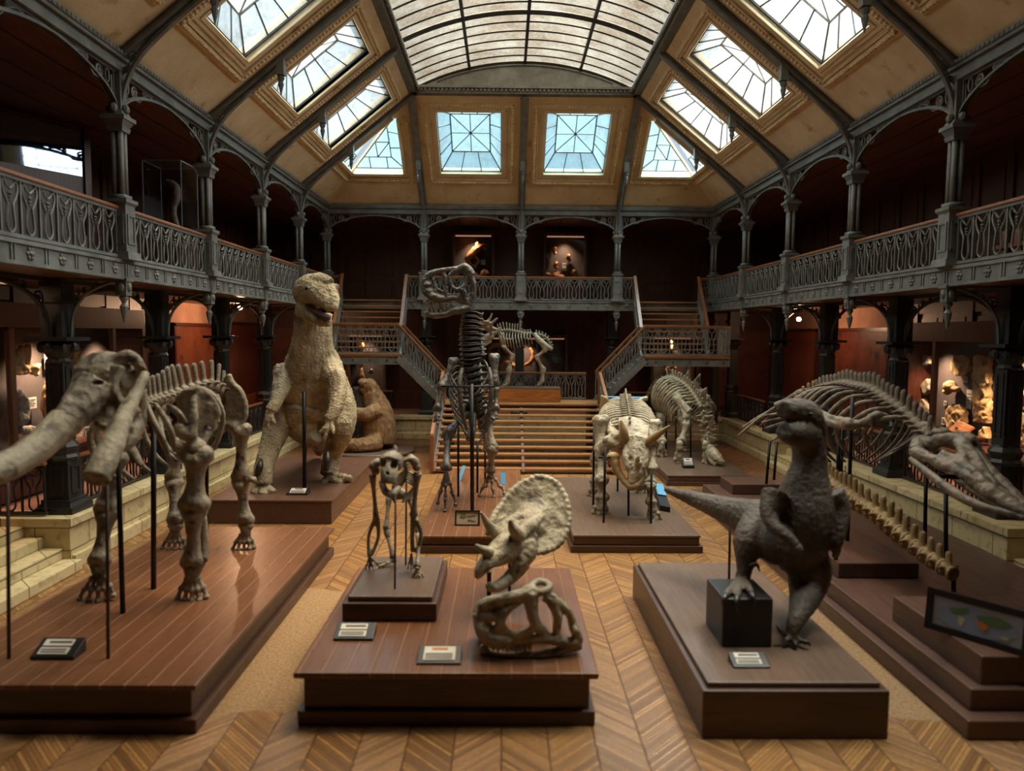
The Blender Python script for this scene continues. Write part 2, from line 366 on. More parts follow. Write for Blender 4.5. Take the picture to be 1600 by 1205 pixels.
def mat_floor():
    m, t, b = nt_new('herringbone_parquet')
    g = N(t, 'ShaderNodeNewGeometry'); sp = N(t, 'ShaderNodeSeparateXYZ'); L(t, g.outputs['Position'], sp.inputs[0])
    x, y = sp.outputs[0], sp.outputs[1]
    W = .5; H = .06
    u = math_(t, 'DIVIDE', math_(t, 'ADD', x, .13), W); fl = math_(t, 'FLOOR', u); fr = math_(t, 'FRACT', u)
    par = math_(t, 'MODULO', math_(t, 'ABSOLUTE', fl), 2.)
    sgn = math_(t, 'SUBTRACT', math_(t, 'MULTIPLY', par, 2.), 1.)
    sl = math_(t, 'MULTIPLY', math_(t, 'MULTIPLY', math_(t, 'SUBTRACT', fr, .5), W), sgn)
    vv = math_(t, 'DIVIDE', math_(t, 'ADD', y, math_(t, 'MULTIPLY', sl, 1.0)), H)
    vf = math_(t, 'FLOOR', vv); vr = math_(t, 'FRACT', vv)
    cb = N(t, 'ShaderNodeCombineXYZ'); L(t, fl, cb.inputs[0]); L(t, vf, cb.inputs[1])
    wn = N(t, 'ShaderNodeTexWhiteNoise', noise_dimensions='2D'); L(t, cb.outputs[0], wn.inputs['Vector'])
    n = N(t, 'ShaderNodeTexNoise', i_Scale=22., i_Detail=6.); L(t, g.outputs['Position'], n.inputs['Vector'])
    base = mixc(t, wn.outputs['Value'], srgb(172, 128, 78), srgb(116, 81, 47))
    base = mixc(t, math_(t, 'MULTIPLY', ramp(t, n.outputs['Fac'], .4, .7), .45), base, srgb(96, 66, 38))
    ew = math_(t, 'MINIMUM', vr, math_(t, 'SUBTRACT', 1., vr)); eu = math_(t, 'MULTIPLY', math_(t, 'MINIMUM', fr, math_(t, 'SUBTRACT', 1., fr)), 4.)
    seam = ramp(t, math_(t, 'MINIMUM', ew, eu), .02, .10)
    base = mixc(t, seam, srgb(72, 44, 24), base)
    # worn, crumbly cork-like strips where the blocks are missing
    n2 = N(t, 'ShaderNodeTexNoise', i_Scale=1.1, i_Detail=5.); L(t, g.outputs['Position'], n2.inputs['Vector'])
    wob = math_(t, 'MULTIPLY', math_(t, 'SUBTRACT', n2.outputs['Fac'], .5), .5)
    def strip(x0, x1, y0, y1):
        a = math_(t, 'MULTIPLY', math_(t, 'GREATER_THAN', math_(t, 'ADD', x, wob), x0), math_(t, 'LESS_THAN', math_(t, 'ADD', x, wob), x1))
        c = math_(t, 'MULTIPLY', math_(t, 'GREATER_THAN', math_(t, 'ADD', y, wob), y0), math_(t, 'LESS_THAN', math_(t, 'ADD', y, wob), y1))
        return math_(t, 'MULTIPLY', a, c)
    ms = math_(t, 'MAXIMUM', strip(-4.3, -2.7, 7.95, 11.9), strip(3.5, 4.8, 7.8, 11.4))
    n4 = N(t, 'ShaderNodeTexNoise', i_Scale=26., i_Detail=8., i_Roughness=.8); L(t, g.outputs['Position'], n4.inputs['Vector'])
    cork = mixc(t, ramp(t, n4.outputs['Fac'], .36, .66), srgb(92, 66, 40), srgb(176, 140, 94))
    # red boards in the corners at the back
    red = math_(t, 'GREATER_THAN', y, 22.6)
    nb = N(t, 'ShaderNodeTexNoise', i_Scale=1.0, i_Detail=5.); L(t, g.outputs['Position'], nb.inputs['Vector'])
    base = mixc(t, math_(t, 'MULTIPLY', red, .75), base, mixc(t, nb.outputs['Fac'], srgb(104, 58, 36), srgb(128, 78, 48)))
    col = mixc(t, ms, base, cork); L(t, col, b.inputs['Base Color'])
    ro = math_(t, 'ADD', math_(t, 'MULTIPLY', wn.outputs['Value'], .12), .17)
    ro = math_(t, 'ADD', ro, math_(t, 'MULTIPLY', ms, .45)); ro = math_(t, 'ADD', ro, math_(t, 'MULTIPLY', n.outputs['Fac'], .14)); L(t, ro, b.inputs['Roughness'])
    tilt = math_(t, 'MULTIPLY', wn.outputs['Value'], .6)
    hh = math_(t, 'ADD', math_(t, 'ADD', seam, math_(t, 'MULTIPLY', n.outputs['Fac'], .5)), math_(t, 'MULTIPLY', math_(t, 'MULTIPLY', n4.outputs['Fac'], ms), 3.))
    bp = N(t, 'ShaderNodeBump', i_Strength=.35, i_Distance=.02); L(t, math_(t, 'ADD', hh, tilt), bp.inputs['Height']); L(t, bp.outputs[0], b.inputs['Normal'])
    return m
M['floor'] = mat_floor()

ORD = ['first', 'second', 'third', 'fourth', 'fifth', 'sixth', 'seventh', 'eighth', 'ninth', 'tenth', 'eleventh', 'twelfth']
# ================================================================== the hall
BAY, W, YB = 3.8333, 7.667, 28.75
LX, YL, LZ, CZ = 3.8333, 24.9167, 12.42, 9.3
ZG, ZU, ZP = 5.64, 5.3, .95
COLX, WALLX, YW, YF = 8.9, 11.6, 32.4, -2.4
def struct(mb, name, mat, bevel=0, smooth=False):
    return tag(mb.build(name, mat, None, smooth, bevel), kind='structure')

struct(MB().box((-9.0, YF, -.2), (9.0, 29.6, 0)), 'floor', M['floor'])
# raised stone ground-floor galleries
rg = MB()
for s, segs in ((-1, [(YF, 8.6, 8.6), (8.6, 12.9, 9.75), (12.9, 29.4, 8.6)]), (1, [(YF, 8.4, 8.6), (8.4, 12.55, 9.75), (12.55, 20.9, 8.6), (20.9, 23.6, 9.75), (23.6, 29.4, 8.6)])):
    for y0, y1, x in segs:
        rg.box((min(s*x, s*WALLX), y0, 0), (max(s*x, s*WALLX), y1, ZP-.04))
rg.box((-8.6, 29.4, 0), (8.6, YW, ZP-.04)); rg.box((-WALLX, 29.4, 0), (-8.6, YW, ZP-.04)); rg.box((8.6, 29.4, 0), (WALLX, YW, ZP-.04))
M['tile'] = mat_noise('red_brick_paving', srgb(176, 120, 92), srgb(140, 92, 70), 3., .6, 0, .3, 10)
struct(rg, 'floor_gallery', M['tile'])
def parapet(name, a, b, nrm):
    """stone wall from a to b (plan points), face towards nrm"""
    a, b, n = V((*a, 0)), V((*b, 0)), V((*nrm, 0)); t = (b-a).normalized(); Ln = (b-a).length
    mb = MB()
    def blk(s0, s1, d0, d1, z0, z1):
        q = [a+t*s0+n*d0, a+t*s1+n*d0, a+t*s1+n*d1, a+t*s0+n*d1]
        mb.add([(*p.xy, z0) for p in q]+[(*p.xy, z1) for p in q], [(0,3,2,1),(4,5,6,7),(0,1,5,4),(1,2,6,5),(2,3,7,6),(3,0,4,7)])
    blk(0, Ln, -.5, 0, 0, ZP-.16); blk(0, Ln, -.5, .09, 0, .26)
    k = max(1, round(Ln/1.25))
    for i in range(k):
        blk(Ln*i/k+.008, Ln*(i+1)/k-.008, -.52, .07, ZP-.16, ZP)
    return struct(mb, name, M['stone'], bevel=.02)
parapet('wall_parapet_left', (-8.5, 12.9), (-8.5, 29.3), (1, 0)); parapet('wall_parapet_left', (-8.5, 3.0), (-8.5, 8.6), (1, 0))
parapet('wall_parapet_right', (8.4, 12.55), (8.4, 20.9), (-1, 0)); parapet('wall_parapet_right', (8.4, 23.6), (8.4, 29.3), (-1, 0)); parapet('wall_parapet_right', (8.4, 3.), (8.4, 8.4), (-1, 0))
parapet('wall_parapet_back', (-8.5, 29.25), (8.4, 29.25), (0, -1))
def stone_steps(s, y0, y1, x0, label):
    t = empty('stone_steps', (s*x0, (y0+y1)/2, 0), label, 'steps')
    for i in range(4):
        xa, xb = x0-.12+.34*i, x0+1.6
        MB().box((min(s*xa, s*xb), y0+.01, .2*i+.005), (max(s*xa, s*xb), y1-.01, .2*i+.2)).build('step', M['stone'], t, bevel=.02)
for nm, a, b in (('wall_parapet_left', (-9.85, 12.86), (-8.48, 13.4)), ('wall_parapet_right', (8.38, 12.5), (9.85, 13.0)), ('wall_parapet_right', (8.38, 20.5), (9.85, 20.95)), ('wall_parapet_right', (8.38, 23.55), (9.85, 24.1))):
    m_ = MB().box((*a, 0), (*b, ZP-.16)); m_.box((a[0]-.04, a[1]-.05, ZP-.16), (b[0]+.04, b[1]+.02, ZP+.003)); struct(m_, nm, M['stone'], bevel=.015)
stone_steps(-1, 8.62, 12.88, 8.4, 'cream stone steps cut into the left parapet beside the tusked skeleton')
stone_steps(1, 8.42, 12.53, 8.3, 'cream stone steps cut into the right parapet next to the framed map')
stone_steps(1, 20.92, 23.58, 8.2, 'cream stone steps farther back in the right parapet behind the flippered skeleton')

# panelled outer walls
def panel_wall(name, a, b, nrm, z0, z1, mat, step=1.25):
    a, b, n = V((*a, 0)), V((*b, 0)), V((*nrm, 0)); t = (b-a).normalized(); Ln = (b-a).length; mb = MB()
    def blk(s0, s1, d0, d1, za, zb):
        q = [a+t*s0+n*d0, a+t*s1+n*d0, a+t*s1+n*d1, a+t*s0+n*d1]
        mb.add([(*p.xy, za) for p in q]+[(*p.xy, zb) for p in q], [(0,3,2,1),(4,5,6,7),(0,1,5,4),(1,2,6,5),(2,3,7,6),(3,0,4,7)])
    blk(0, Ln, -.2, 0, z0, z1)
    k = round(Ln/step)
    for i in range(k+1): blk(max(0, Ln*i/k-.11), min(Ln, Ln*i/k+.11), 0, .07, z0, z1)
    for i in range(k):
        s0, s1 = Ln*i/k+.11, Ln*(i+1)/k-.11
        for za, zb in ((z0, z0+.25), (z0+1.0, z0+1.16), (z1-.3, z1)): blk(s0, s1, 0, .05, za, zb)
        m_ = (s0+s1)/2; blk(s0+.14, s1-.14, 0, .03, z0+.36, z0+.9); blk(s0+.14, s1-.14, 0, .03, z0+1.28, z1-.42)
    return struct(mb, name, mat)
panel_wall('wall_left', (-WALLX, YF), (-WALLX, YW), (1, 0), ZP-.05, ZU, M['mahogany'])
panel_wall('wall_right', (WALLX, YF), (WALLX, YW), (-1, 0), ZP-.05, ZU, M['mahogany'])
panel_wall('wall_back', (-WALLX, YW), (WALLX, YW), (0, -1), ZP-.05, ZU, M['mahogany'])
panel_wall('wall_left_upper', (-WALLX, YF), (-WALLX, YW), (1, 0), ZG, 9.04, M['darkwood'])
panel_wall('wall_right_upper', (WALLX, YF), (WALLX, YW), (-1, 0), ZG, 9.04, M['darkwood'])
panel_wall('wall_back_upper', (-WALLX, YW), (WALLX, YW), (0, -1), ZG, 9.04, M['darkwood'])
struct(MB().box((-WALLX-.2, YF-.3, -.2), (WALLX+.2, YF, 14.2)), 'wall_front_added', M['darkwood'])  # added unseen wall, closes the open front to outside light
# pale plaster frieze over the lower panelling
for i, (s, y0, y1) in enumerate(((-1, 22.6, 32.3), (1, 22.0, 32.3))):
    struct(MB().box((min(s*(WALLX-.02), s*(WALLX-.1)), y0, 4.55), (max(s*(WALLX-.02), s*(WALLX-.1)), y1, ZU)), 'trim_%d' % (20+i), M['plaster_pink'])
# gallery slabs and their ceilings
gs = MB(); gc = MB(); gu = MB()
for s in (-1, 1):
    gs.box((min(s*(W+.09), s*WALLX), YF, ZU+.06), (max(s*(W+.09), s*WALLX), YW, ZG))
    gc.box((min(s*W, s*(WALLX+.2)), YF, 9.02), (max(s*W, s*(WALLX+.2)), YW+.2, 9.2))
    gu.box((min(s*(W+.09), s*WALLX), YF, ZU), (max(s*(W+.09), s*WALLX), YW, ZU+.06))
gs.box((-W-.09, YB+.09, ZU+.06), (W+.09, YW, ZG)); gc.box((-W, YB, 9.02), (W, YW+.2, 9.2)); gu.box((-W-.09, YB+.09, ZU), (W+.09, YW, ZU+.06))
struct(gs, 'floor_upper_gallery', M['darkwood']); struct(gc, 'ceiling_gallery', M['ceilwood'])
struct(gu, 'ceiling_under_gallery', M['darkwood'])

# ------------------------------------------------------------------ iron balustrades
def motif(mb, x0, w, h, r=.019, z0=.09):
    def q(u, v): return V((x0+u*w, 0, z0+v*(h-z0-.1)))
    l = [q(.2, .97), q(.13, .9), q(.13, .78), q(.24, .64), q(.36, .53), q(.33, .38), q(.29, .2), q(.33, .08), q(.5, .01)]
    rr = [V((2*(x0+.5*w)-p.x, 0, p.z)) for p in reversed(l[:-1])]
    mb.tube(l+rr, r, 5, 2)
    mb.tube([q(.2, .97), q(.35, .86), q(.5, .8), q(.65, .86), q(.8, .97)], r*.9, 5, 1)
    for u in (.2, .8): mb.ell(q(u, .985), r*1.7, n=6, m=4)
    for k, v in enumerate((.72, .65, .59)): mb.ell(q(.5, v), r*(1.6-.3*k), n=6, m=4)
def balustrade_meshes(Ln, h, nm, slope=0., lattice=False):
    mb = MB(); w = (Ln-.06)/nm
    for i in range(nm):
        motif(mb, .03+i*w, w, h)
    for i in range(nm+1): mb.box((.03+i*w-.014, -.02, .05), (.03+i*w+.014, .02, h-.06))
    if lattice:
        for zz in (.2, .38, .56): mb.box((.03, -.012, zz*h-.012), (Ln-.03, .012, zz*h+.012))
    br = MB().box((0, -.035, .03), (Ln, .035, .085)); br.box((0, -.03, h-.11), (Ln, .03, h-.06))
    hr = MB().box((0, -.06, h-.06), (Ln, .06, h))
    if slope:
        S = Matrix.Identity(4); S[2][0] = slope
        for b in (mb, br, hr): b.xf(S)
    return mb, br, hr
def balustrade(Ln, h, nm, name='balustrade', slope=0., mat='iron', lattice=False):
    t = empty(name); a, b, c = balustrade_meshes(Ln, h, nm, slope, lattice)
    a.build('iron_infill', M[mat], t); b.build('rails', M[mat], t); c.build('handrail', M['railwood'], t, bevel=.015)
    return t
def place(o, loc, rz=0, label=None, cat=None, group=None):
    o.location = loc; o.rotation_euler = (0, 0, rz); return tag(o, label, cat, group)
def uses(proto):
    """first use gives the prototype itself, later ones give copies"""
    st = {'n': 0}
    def f():
        st['n'] += 1
        return proto if st['n'] == 1 else copy_tree(proto)
    return f
YC = [YB-k*BAY for k in range(0, 7)]
nextb = uses(balustrade(BAY-.36, .96, 8, 'gallery_balustrade'))
SIDE = {-1: 'left', 1: 'right'}
BAYW = ['bay touching the back corner', 'second bay from the back corner', 'third bay from the back corner', 'fourth bay from the back corner', 'fifth bay from the back corner']
for k in range(5):
    for s in (-1, 1):
        b = nextb(); rz = -PI/2 if s > 0 else PI/2
        y = YC[k]-.18 if s > 0 else YC[k+1]+.18
        place(b, (s*W, y, ZG), rz, 'grey iron balustrade with wooden handrail, %s gallery, %s' % (SIDE[s], BAYW[k]), 'balustrade', 'gallery balustrades')
for k, lab in ((1, 'left of the middle'), (2, 'right of the middle')):
    b = nextb(); place(b, (-W+BAY*k+.18, YB, ZG), 0, 'grey iron balustrade of the back gallery, bay just %s column' % lab, 'balustrade', 'gallery balustrades')
for s in (-1, 1):
    t = balustrade(.48, .96, 1, 'gallery_balustrade')
    place(t, ((-4.5 if s < 0 else 4.02), YB, ZG), 0, 'short iron balustrade piece at the head of the upper %s stair flight' % SIDE[s], 'balustrade', 'gallery balustrades')
    t = balustrade(.42, .96, 1, 'gallery_balustrade')
    place(t, ((-W+.14 if s < 0 else W-.56), YB, ZG), 0, 'narrow iron balustrade piece in the back %s corner of the gallery' % SIDE[s], 'balustrade', 'gallery balustrades')

# ------------------------------------------------------------------ gallery fascia with rosettes
def fascia():
    t = empty('gallery_fascia')
    mb = MB().box((0, -.06, 0), (BAY, .06, .3)); mb.box((0, -.1, .28), (BAY, .08, .34)); mb.box((0, -.09, -.02), (BAY, .07, .035))
    for i in range(5):
        for d in (-.035, .035):
            x = BAY*(i+.5)/5-BAY/10+d
            mb.box((x-.018, -.08, .04), (x+.018, -.05, .28))
    mb.build('fascia_beam', M['iron'], t)
    for i in range(5):
        x = BAY*(i+.5)/5
        r = MB().ell((x, -.07, .16), (.045, .04, .045), n=8, m=5)
        for j in range(6):
            a = j*PI/3; r.ell((x+.06*math.cos(a), -.065, .16+.07*math.sin(a)), (.035, .025, .04), n=6, m=4)
        r.build('rosette', M['iron'], t, smooth=True)
    return t
nextf = uses(fascia())
for k in range(5):
    for s in (-1, 1):
        place(nextf(), (s*W, YC[k] if s > 0 else YC[k+1], ZU), -PI/2 if s > 0 else PI/2, 'grey iron rosette fascia under the %s gallery, %s' % (SIDE[s], BAYW[k]), 'fascia', 'gallery fascias')
for k in range(4):
    place(nextf(), (-W+BAY*k, YB, ZU), 0, 'grey iron fascia with rosettes, back gallery edge, %s bay from the left' % ORD[k], 'fascia', 'gallery fascias')

# ------------------------------------------------------------------ slim upper columns
def upper_column():
    t = empty('gallery_column')
    p = MB().frus((0, 0), .24, .22, 0, .14); p.box((-.17, -.17, .14), (.17, .17, .98)); p.frus((0, 0), .17, .21, .98, 1.03); p.box((-.21, -.21, 1.03), (.21, .21, 1.09))
    for ax in (0, 1):
        for s in (-1, 1):
            for c, d in (((0, .8), (.26, .04)), ((0, .3), (.26, .04)), ((-.11, .55), (.04, .54)), ((.11, .55), (.04, .54))):
                q = [0, 0, c[1]]; q[ax] = c[0]; q[1-ax] = s*.175; dd = [0, 0, d[1]]; dd[ax] = d[0]; dd[1-ax] = .03
                p.cbox(q, dd)
    p.build('pedestal', M['iron'], t)
    sh = MB()
    for dx in (-.062, .062):
        for dy in (-.062, .062): sh.tube([(dx, dy, 1.08), (dx, dy, 2.36)], .052, 8, 1)
    sh.cbox((0, 0, 1.72), (.1, .1, 1.28)); sh.cbox((0, 0, 1.13), (.28, .28, .09)); sh.build('shaft', M['iron'], t, smooth=True)
    c = MB().frus((0, 0), .13, .15, 2.3, 2.38); c.frus((0, 0), .13, .19, 2.38, 2.5); c.box((-.215, -.215, 2.5), (.215, .215, 2.57)); c.frus((0, 0), .17, .13, 2.57, 2.66)
    for a in range(4):
        an = a*PI/2; c.ell((.14*math.cos(an), .14*math.sin(an), 2.7), (.075, .075, .09), n=8, m=6)
    c.build('capital', M['iron'], t)
    MB().box((-.11, -.11, 2.6), (.11, .11, 3.42)).build('post', M['iron'], t)
    return t
nextc = uses(upper_column())
for k in range(1, 6):
    for s in (-1, 1):
        place(nextc(), (s*W, YC[k], ZG), 0, 'slim grey iron column on pedestal, %s from the back corner along the %s gallery' % (ORD[k-1], SIDE[s]), 'column', 'slim gallery columns')
for k, lab in enumerate(('in the back left corner of the gallery', 'left of the middle on the back gallery', 'in the middle of the back gallery', 'right of the middle on the back gallery', 'in the back right corner of the gallery')):
    place(nextc(), (-W+BAY*k, YB, ZG), 0, 'slim grey iron column ' + lab, 'column', 'slim gallery columns')

# ------------------------------------------------------------------ arched spandrels
def spiral(mb, cx, cz, r0, turns, a0, sgn, rad=.022, tail=None):
    pts = []; m = int(10*turns)
    for i in range(m+1):
        f = i/m; a = a0+sgn*2*PI*turns*f; r = r0*(1-.86*f)
        pts.append(V((cx+r*math.cos(a), 0, cz+r*math.sin(a))))
    if tail: pts = [V((x, 0, z)) for x, z in tail]+pts
    mb.tube(pts, rad, 5, 1)
    mb.ell(pts[-1], rad*1.7, n=6, m=4)
def arch_spandrel():
    t = empty('arch_spandrel'); a = BAY/2-.11; z0, rise, top = 0., .58, .66
    pts = []
    for i in range(25):
        th = PI*i/24; e = 1.14
        c, sn = math.cos(th), math.sin(th)
        pts.append((BAY/2-a*math.copysign(abs(c)**e, c), z0+rise*abs(sn)**e))
    ar = MB()
    for d0, d1, hh in ((-.06, .06, .035), (-.035, .035, .06)):
        vs, fs = [], []
        for i, (x, z) in enumerate(pts):
            p, q = pts[max(i-1, 0)], pts[min(i+1, 24)]; tx, tz = q[0]-p[0], q[1]-p[1]; l = math.hypot(tx, tz); nx, nz = -tz/l, tx/l
            vs += [(x, d0, z), (x, d1, z), (x+nx*hh, d1, z+nz*hh), (x+nx*hh, d0, z+nz*hh)]
        for i in range(24):
            for k in range(4): fs.append((i*4+k, i*4+(k+1) % 4, i*4+4+(k+1) % 4, i*4+4+k))
        fs += [(0, 1, 2, 3), (99, 98, 97, 96)]
        ar.add(vs, fs)
    ar.build('arch_rib', M['iron'], t)
    sc = MB(); zb = .6
    sc.box((.1, -.03, top-.03), (BAY-.1, .03, top+.03))
    for m in (0, 1):
        def X(x): return BAY-x if m else x
        g = -1 if m else 1
        sc.box((min(X(.13), X(.16)), -.02, .1), (max(X(.13), X(.16)), .02, top))
        sc.tube([(X(.2), 0, .2), (X(.2), 0, .55)], .018, 5, 1)
        sc.tube([(X(.33)+.06*math.cos(i*PI/6), 0, .5+.12*math.sin(i*PI/6)) for i in range(13)], .018, 5, 1)
        a0 = PI/2 if not m else PI/2
        spiral(sc, X(.6), .495, .125, 1.7, -PI/2, -g, .024, [(X(1.2), .64), (X(.98), .56), (X(.78), .38)])
        spiral(sc, X(.98), .575, .062, 1.4, PI/2, g, .02, [(X(1.3), .6)])
        spiral(sc, X(.34), .3, .06, 1.3, PI/2, g, .018)
        spiral(sc, X(1.28), .615, .045, 1.3, -PI/2, -g, .014, [(X(1.55), .65)])
        spiral(sc, X(1.52), .635, .03, 1.2, PI/2, g, .012)
    sc.build('scrollwork', M['iron'], t)
    return t
nexta = uses(arch_spandrel())
for k in range(5):
    for s in (-1, 1):
        place(nexta(), (s*W, YC[k] if s > 0 else YC[k+1], 8.34), -PI/2 if s > 0 else PI/2, 'iron arch with scrollwork over the %s gallery, %s' % (SIDE[s], BAYW[k]), 'arch', 'gallery arches')
for k in range(4):
    place(nexta(), (-W+BAY*k, YB, 8.34), 0, 'iron arch with scrollwork over the back gallery, %s bay from the left' % ORD[k], 'arch', 'gallery arches')
# cornices
cn = []
for s in (-1, 1):
    mb = MB()
    for d, z0, z1 in ((.12, 9.0, 9.1), (.09, 9.1, 9.2), (.17, 9.2, 9.26), (.2, 9.26, 9.33)):
        mb.box((s*W-d, YF, z0), (s*W+d, YB+d, z1))
    n_ = 190
    for i in range(n_): mb.cbox((s*(W-.19), 6+i*.12, 9.295), (.05, .06, .05))
    struct(mb, 'trim_%d' % (1 if s < 0 else 2), M['iron'])
mb = MB()
for d, z0, z1 in ((.12, 9.0, 9.1), (.09, 9.1, 9.2), (.17, 9.2, 9.26), (.2, 9.26, 9.33)): mb.box((-W, YB-d, z0), (W, YB+d, z1))
struct(mb, 'trim_3', M['iron'])

# ------------------------------------------------------------------ pendants below the gallery edge
def gallery_pendant():
    t = empty('pendant_bracket')
    b = MB().box((-.1, -.1, -.3), (.1, .1, .02)); b.box((-.13, -.13, -.04), (.13, .13, .02)); b.ell((0, -.1, -.15), (.07, .05, .09), n=8, m=6); b.ell((.1, 0, -.15), (.05, .07, .09), n=8, m=6); b.ell((-.1, 0, -.15), (.05, .07, .09), n=8, m=6)
    b.build('carved_block', M['iron'], t)
    MB().lathe([(.06, -.3), (.085, -.34), (.05, -.4), (.035, -.44), (.075, -.5), (.06, -.6), (.012, -.8)], n=8).build('drop', M['iron'], t)
    return t
nextp = uses(gallery_pendant())
for k in range(1, 5):
    for s in (-1, 1):
        place(nextp(), (s*W, YC[k], ZU-.01), 0, 'iron drop hanging under the %s gallery edge, %s from the back corner' % (SIDE[s], ORD[k-1]), 'pendant', 'gallery drops')
for k in (1, 2, 3):
    place(nextp(), (-W+BAY*k, YB, ZU-.01), 0, 'iron drop hanging under the back gallery edge, %s' % ('left one', 'middle one', 'right one')[k-1], 'pendant', 'gallery drops')

# ------------------------------------------------------------------ heavy lower columns
def lower_column():
    t = empty('ground_column'); d = M['iron_dark']
    b = MB().box((-.42, -.42, 0), (.42, .42, .12)); b.frus((0, 0), .38, .33, .12, .2); b.box((-.33, -.33, .2), (.33, .33, .26)); b.box((-.27, -.27, .26), (.27, .27, .98))
    for ax in (0, 1):
        for s in (-1, 1):
            for c, e in (((0, .86), (.3, .05)), ((0, .38), (.3, .05)), ((-.14, .62), (.05, .5)), ((.14, .62), (.05, .5))):
                q = [0, 0, c[1]]; q[ax] = c[0]; q[1-ax] = s*.275; dd = [0, 0, e[1]]; dd[ax] = e[0]; dd[1-ax] = .04
                b.cbox(q, dd)
    b.build('pedestal', d, t, bevel=.01)
    MB().lathe([(.33, .98), (.36, 1.04), (.3, 1.1), (.34, 1.17), (.36, 1.24), (.28, 1.32), (.22, 1.36)], n=8).build('base_moulding', d, t)
    sh = MB().box((-.2, -.2, 1.34), (.2, .2, 2.8))
    for ax in (0, 1):
        for s in (-1, 1):
            for c, e in (((0, 2.7), (.22, .05)), ((0, 1.55), (.22, .05)), ((-.1, 2.1), (.04, 1.2)), ((.1, 2.1), (.04, 1.2))):
                q = [0, 0, c[1]]; q[ax] = c[0]; q[1-ax] = s*.205; dd = [0, 0, e[1]]; dd[ax] = e[0]; dd[1-ax] = .035
                sh.cbox(q, dd)
    sh.build('shaft', d, t)
    c = MB().lathe([(.24, 2.78), (.27, 2.82), (.22, 2.88), (.32, 3.02), (.36, 3.12), (.28, 3.2)], n=12)
    for i in range(8):
        a = i*PI/4; c.ell((.34*math.cos(a), .34*math.sin(a), 3.08), (.09, .09, .11), n=7, m=5)
    c.box((-.46, -.46, 3.2), (.46, .46, 3.27)); c.build('capital', d, t)
    t.scale = (.82, .82, 1); u = MB().box((-.24, -.24, 3.27), (.24, .24, ZU-ZP)); u.box((-.3, -.3, 3.9), (.3, .3, 4.0)); u.build('upper_pier', d, t)
    return t
nextl = uses(lower_column())
def iron_arch(Ln, rise, name):     # arch with filigree corners, local x along the span
    t = empty(name); mb = MB(); n_ = 20; pts = []
    for i in range(n_+1):
        th = PI*i/n_; pts.append((Ln/2-(Ln/2)*math.cos(th), rise*math.sin(th)**.8 if 0 < i < n_ else 0))
    mb.tube([(x, 0, z) for x, z in pts], .045, 6, 1); mb.build('arch_rib', M['iron_dark'], t)
    sc = MB(); sc.box((0, -.04, rise+.02), (Ln, .04, rise+.1))
    for m in (0, 1):
        def X(x): return Ln-x if m else x
        g = -1 if m else 1
        spiral(sc, X(.3), rise*.72, .15, 1.6, -PI/2, -g, .024); spiral(sc, X(.14), rise*.42, .08, 1.4, PI/2, g, .02)
        spiral(sc, X(.68), rise*.9, .09, 1.4, PI/2, g, .02); spiral(sc, X(.95), rise*.97, .05, 1.3, PI/2, g, .016)
    sc.build('filigree', M['iron_dark'], t); return t
nextarc = uses(iron_arch(BAY-.48, .98, 'ground_arch'))
def quarter_bracket():
    t = empty('arch_bracket'); mb = MB()
    mb.tube([(.24, 0, 0), (.3, 0, .45), (.55, 0, .8), (.95, 0, 1.0), (1.23, 0, 1.04)], .035, 6, 4); mb.build('curved_rib', M['iron'], t)
    sc = MB(); spiral(sc, .42, .78, .12, 1.5, -PI/2, -1, .02); spiral(sc, .75, .97, .06, 1.3, PI/2, 1, .016); sc.box((.2, -.025, 1.03), (1.23, .025, 1.09)); sc.build('filigree', M['iron'], t); return t
nextq = uses(quarter_bracket())
nextlb = uses(balustrade(BAY-.9, 1.0, 7, 'parapet_balustrade', mat='iron_dark'))
for s in (-1, 1):
    for k in range(0, 6):
        y = YC[k]+(1.15 if k == 0 else 0)
        if k: 
            place(nextl(), (s*COLX, YC[k], ZP), 0, 'heavy dark iron column on the %s parapet, %s counted from the back' % (SIDE[s], ORD[k-1]), 'column', 'heavy ground-floor columns')
            place(nextq(), (s*COLX, YC[k], 4.22), 0 if s < 0 else PI, 'curved iron bracket on the %s parapet column from the back, %s side' % (ORD[k-1], SIDE[s]), 'bracket', 'gallery brackets')
        if 1 <= k <= 4:
            place(nextarc(), (s*COLX, YC[k]-.24, 4.22), -PI/2, 'dark iron arch between %s and %s parapet column from the back, %s side' % (ORD[k-1], ORD[k], SIDE[s]), 'arch', 'ground-floor arches')
            ok = not (s > 0 and k == 1)
            if ok and k < 4 : place(nextlb(), (s*COLX, YC[k]-.45, ZP), -PI/2, 'dark iron rail on the %s parapet between the %s and %s columns from the back' % (SIDE[s], ORD[k-1], ORD[k]), 'balustrade', 'parapet rails')
    place(nextlb(), (s*COLX, YC[0]+.3, ZP), -PI/2, 'dark iron rail on the %s parapet in the back corner' % SIDE[s], 'balustrade', 'parapet rails')
for k in range(5):
    x = (-W+BAY*k) * (1 if 0 < k < 4 else COLX/W)
    place(nextl(), (x, 29.9, ZP), 0, 'heavy dark iron column under the back gallery, %s counted from the left wall' % ORD[k], 'column', 'heavy ground-floor columns')
for k in (0, 3):
    t = nextlb(); place(t, (-8.3+.1 if k == 0 else 4.35, 29.8, ZP), 0, 'dark iron rail on the back parapet under the %s stair landing' % ('left' if k == 0 else 'right'), 'balustrade', 'parapet rails')
# short rails turning in beside the near stone steps
nextr = uses(balustrade(1.3, 1.0, 3, 'return_balustrade', mat='iron_dark'))
place(nextr(), (-10.25, 12.98, ZP), 0, 'short dark rail with wooden top beside the left stone steps', 'balustrade'); place(nextr(), (9.0, 12.65, ZP), 0, 'short dark rail with wooden top beside the near right stone steps', 'balustrade')

